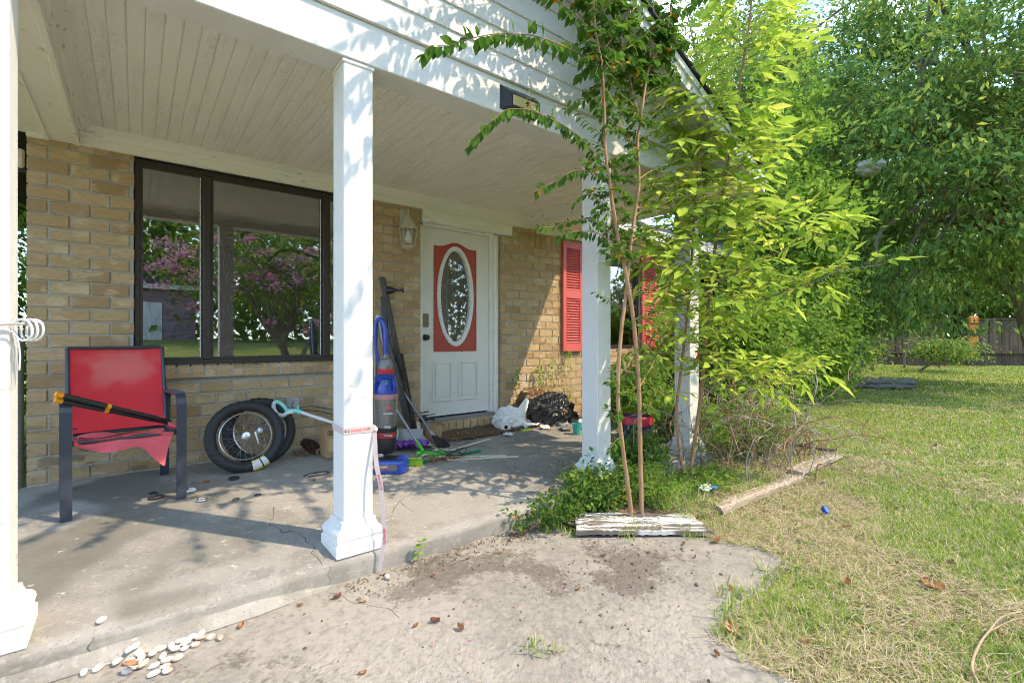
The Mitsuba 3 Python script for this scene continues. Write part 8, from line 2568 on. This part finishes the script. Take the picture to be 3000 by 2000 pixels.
# rubbish heap
def bag(c, r, seed, amp, freq, sub=5, floor=None, peak=None):
    m = trimesh.creation.icosphere(sub, 1.0)
    v = np.array(m.vertices)
    ca = unit(A(.55, -.3, .8))
    w_ = v + .35 * np.stack([meshkit.fbm(v * 1.6 + seed + k_, 3, seed + k_) - .5 for k_ in (11, 12, 13)], 1)
    al = (w_ @ ca)[:, None] * ca
    n1 = meshkit.fbm(((w_ - al) * 2.6 + al * .7) * freq * .6 + seed, 4, seed)
    rid = 1 - np.abs(2 * meshkit.fbm(((w_ - al) * 3.6 + al * .8) * freq * .7 + seed * 2, 3, seed + 3) - 1) * 2.2
    fold = np.sin(v @ unit(A(.4, .2, 1)) * 9 + 7 * meshkit.fbm(v * 2 + seed, 2, seed)) * .35
    s = 1 + amp * ((n1 - .5) * 1.6 + rid * .45 + fold * .35)
    v = v * s[:, None] * A(*r) + A(*c)
    if floor is not None: v[:, 2] = np.maximum(v[:, 2], floor + .004 * R.random(len(v)))
    return v, m.faces


TB = thing('rubbish_bag', 'shiny black rubbish bag slumped by the wall below the red shutter', 'bag')
v, f = bag((3.58, 3.86, .27), (.29, .165, .185), 3, .30, 2.2, 6, .139)
part(TB, 'film', (v, f), 'black_film', smooth=50)
v, f = bag((3.77, 3.82, .20), (.14, .10, .075), 8, .42, 2.8, 5, .139)
part(TB, 'loose_film', (v, f), 'black_film', smooth=50)
part(TB, 'red_tie', trimesh.creation.icosphere(1, .014).apply_translation([3.665, 3.70, .285]), 'red_plastic')
v, f = bag((3.50, 4.02, .37), (.20, .11, .13), 11, .45, 2.5, 5, .139)
solo('brown_bag', (v, f), 'brown_film', 'brown paper bag showing behind the black rubbish bag', 'bag', smooth=45)
WB = thing('white_bag', 'white plastic bag heaped beside the door frame', 'bag')
v, f = bag((3.07, 3.93, .225), (.17, .12, .125), 5, .34, 1.9, 5, .139)
part(WB, 'film', (v, f), 'paper', smooth=50)
v, f, uv = gridsheet(lambda s, t: (A(3.10, 3.90, .22) * (1 - s) + A(3.30, 3.95, .445) * s + A(.10, -.03, -.23) * t * s + A(.06, -.05, -.06) * t + A(.0, .025, .0) * math.sin(9 * t + 4 * s)).tolist(), 18, 14)
part(WB, 'pulled_corner', (v, f), 'paper', smooth=True)
v, f = sheetm(.30, .16, 24, 14, .05, 9)
part(WB, 'spread_edge', rotz((v, f), .2, (3.22, 3.80, .140)), 'paper', smooth=40)
PR = thing('paper_roll', 'white paper towel roll lying before the white bag, its dark core facing out', 'paper roll')
d = unit(A(-.25, -.95, -.05))
s1 = unit(np.cross(d, A(0, 0, 1)))
m = lathem([(.020, 0), (.050, 0), (.052, .004), (.052, .20), (.050, .204), (.020, .204)], 28)
part(PR, 'paper', xform(m, A(2.97, 3.99, .192), s1, np.cross(d, s1), d), 'paper', smooth=40)
part(PR, 'core', xform(lathem([(.0195, .204), (.0195, .15), (0, .15)], 20), A(2.97, 3.99, .192), s1, np.cross(d, s1), d), 'ink')
v, f = sheetm(.15, .09, 12, 8, .04, 12)
solo('red_wrapper', rotz((v, f), .1, (3.055, 3.83, .140)), 'red_plastic', 'crumpled red wrapper beside the paper roll', 'wrapper', smooth=40)
SP = thing('sponge', 'yellow and green scouring sponge on the slab before the white bag', 'sponge')
part(SP, 'foam', rotz(boxm(-.055, .055, -.033, .033, .0, .02, .004), -.1, (3.12, 3.725, .136)), 'label_yellow')
part(SP, 'scourer', rotz(boxm(-.055, .055, -.033, .033, .021, .029, .003), -.1, (3.12, 3.725, .136)), 'green_plastic')
for i, (x, y, a, L, r, lab) in enumerate([(3.50, 3.66, .3, .20, .032, 'empty clear plastic bottle lying before the black bag'), (3.66, 3.60, -.5, .18, .034, 'clear plastic bottle lying nearest the third column')]):
    k = thing('plastic_bottle', lab, 'bottle')
    d = A(math.cos(a), math.sin(a), 0)
    m = lathem([(0, 0), (r * .8, 0), (r, .01), (r, .05), (r * .92, .055), (r, .06), (r, L * .6), (r * .8, L * .72), (.012, L * .88), (.012, L)], 20)
    part(k, 'body', xform(m, A(x, y, .134 + r), A(-d[1], d[0], 0), A(0, 0, 1), d), 'clear_plastic', smooth=40)
    part(k, 'cap', xform(lathem([(0, L), (.014, L), (.014, L + .014), (0, L + .014)], 14), A(x, y, .134 + r), A(-d[1], d[0], 0), A(0, 0, 1), d), 'white_plastic')
k = thing('teal_cup', 'teal plastic cup half hidden behind the third column', 'cup')
part(k, 'body', lathem([(0, 0), (.034, 0), (.045, .11), (.043, .11), (.032, .004), (0, .004)], 24, (3.42, 3.30, .127)), mat('teal_plastic', (.03, .30, .27), .35), smooth=40)
k = thing('white_tub', 'empty white plastic tub lying by the third column', 'tub')
part(k, 'body', xform(lathem([(0, 0), (.045, 0), (.055, .08), (.052, .08), (.043, .004), (0, .004)], 24), (3.66, 3.50, .18), A(0, 0, 1), A(.8, .6, 0), A(-.6, .8, 0) * -1), 'white_plastic', smooth=40)
for i, (x, y, w, h, s, mt, lab) in enumerate([(2.80, 3.60, .09, .06, 21, 'paper', 'scrap of white paper lying on the band of pavers'), (3.33, 3.67, .16, .10, 22, 'paper', 'torn white paper before the black bag'), (3.48, 3.52, .16, .12, 23, 'mat_cardpale', 'crumpled grey paper nearest the slab centre'), (3.40, 3.78, .12, .08, 24, 'paper', 'crumpled white tissue at the foot of the black bag'), (3.62, 3.68, .13, .09, 25, 'outlet_grey', 'crumpled grey film between the two bottles')]):
    v, f = sheetm(w, h, 16, 12, .03, s)
    solo('paper_scrap', rotz((v, f), R.uniform(0, 3), (x, y, float(slab_z(y)) + .007)), 'stone_grey' if mt == 'mat_cardpale' else mt, lab, 'paper', smooth=40)
# bucket and pole in the shrubs
BK = thing('plant_bucket', 'dark purple bucket with a bright red bag over its rim beside the saplings', 'bucket')
part(BK, 'pail', lathem([(0, .0), (.105, .0), (.112, .01), (.138, .27), (.142, .275), (.142, .29), (.134, .29), (.13, .27), (.10, .02), (0, .02)], 32, (3.37, 2.56, .112)), 'bucket_plastic', smooth=40)
a = np.linspace(0, 2 * np.pi, 60)
w = meshkit.fbm(np.c_[np.cos(a) * 2.2, np.sin(a) * 2.2, a * 0], 3, 2)
V = np.vstack([np.c_[3.37 + (.146 + .012 * w) * np.cos(a), 2.56 + (.146 + .012 * w) * np.sin(a), np.full(60, 0) + z0 + dz * w] for z0, dz in ((.375, -.05), (.40, .015), (.402, .02))])
V[120:, :2] = A(3.37, 2.56) + (V[120:, :2] - A(3.37, 2.56)) * .86
F = np.array([[i * 60 + j, i * 60 + j + 1, (i + 1) * 60 + j + 1, (i + 1) * 60 + j] for i in range(2) for j in range(59)])
part(BK, 'red_rim', (V, F), mat('red_bag', (.42, .02, .035), .4), smooth=True)
t = meshkit.text_mesh('dLr', .05, .001, bold=True)
part(BK, 'lettering', xform((t.vertices, t.faces), A(3.37, 2.56, .22) + NV * .137 - U * .03, U, (0, 0, 1), NV), 'white_plastic')
k = thing('red_scrap', 'red plastic scrap on the slab left of the purple bucket', 'scrap')
v, f = sheetm(.10, .10, 10, 10, .06, 31)
part(k, 'film', rotz((v, f), .4, (3.16, 2.66, .112)), 'red_bag', smooth=40)
k = thing('red_tipped_pole', 'thin black pole with red ends leaning at the fourth porch column', 'pole')
p0, p1 = A(3.545, 2.45, .14), A(3.66, 2.13, .96)
part(k, 'shaft', tubem([p0, p1], .010, 10), 'black_plastic', smooth=40)
part(k, 'tip', tubem([p0 + (p1 - p0) * .94, p1], .0125, 10), 'red_plastic', smooth=40)
part(k, 'ring', tubem([p0 + (p1 - p0) * .42, p0 + (p1 - p0) * .45], .0125, 10), 'red_plastic', smooth=40)
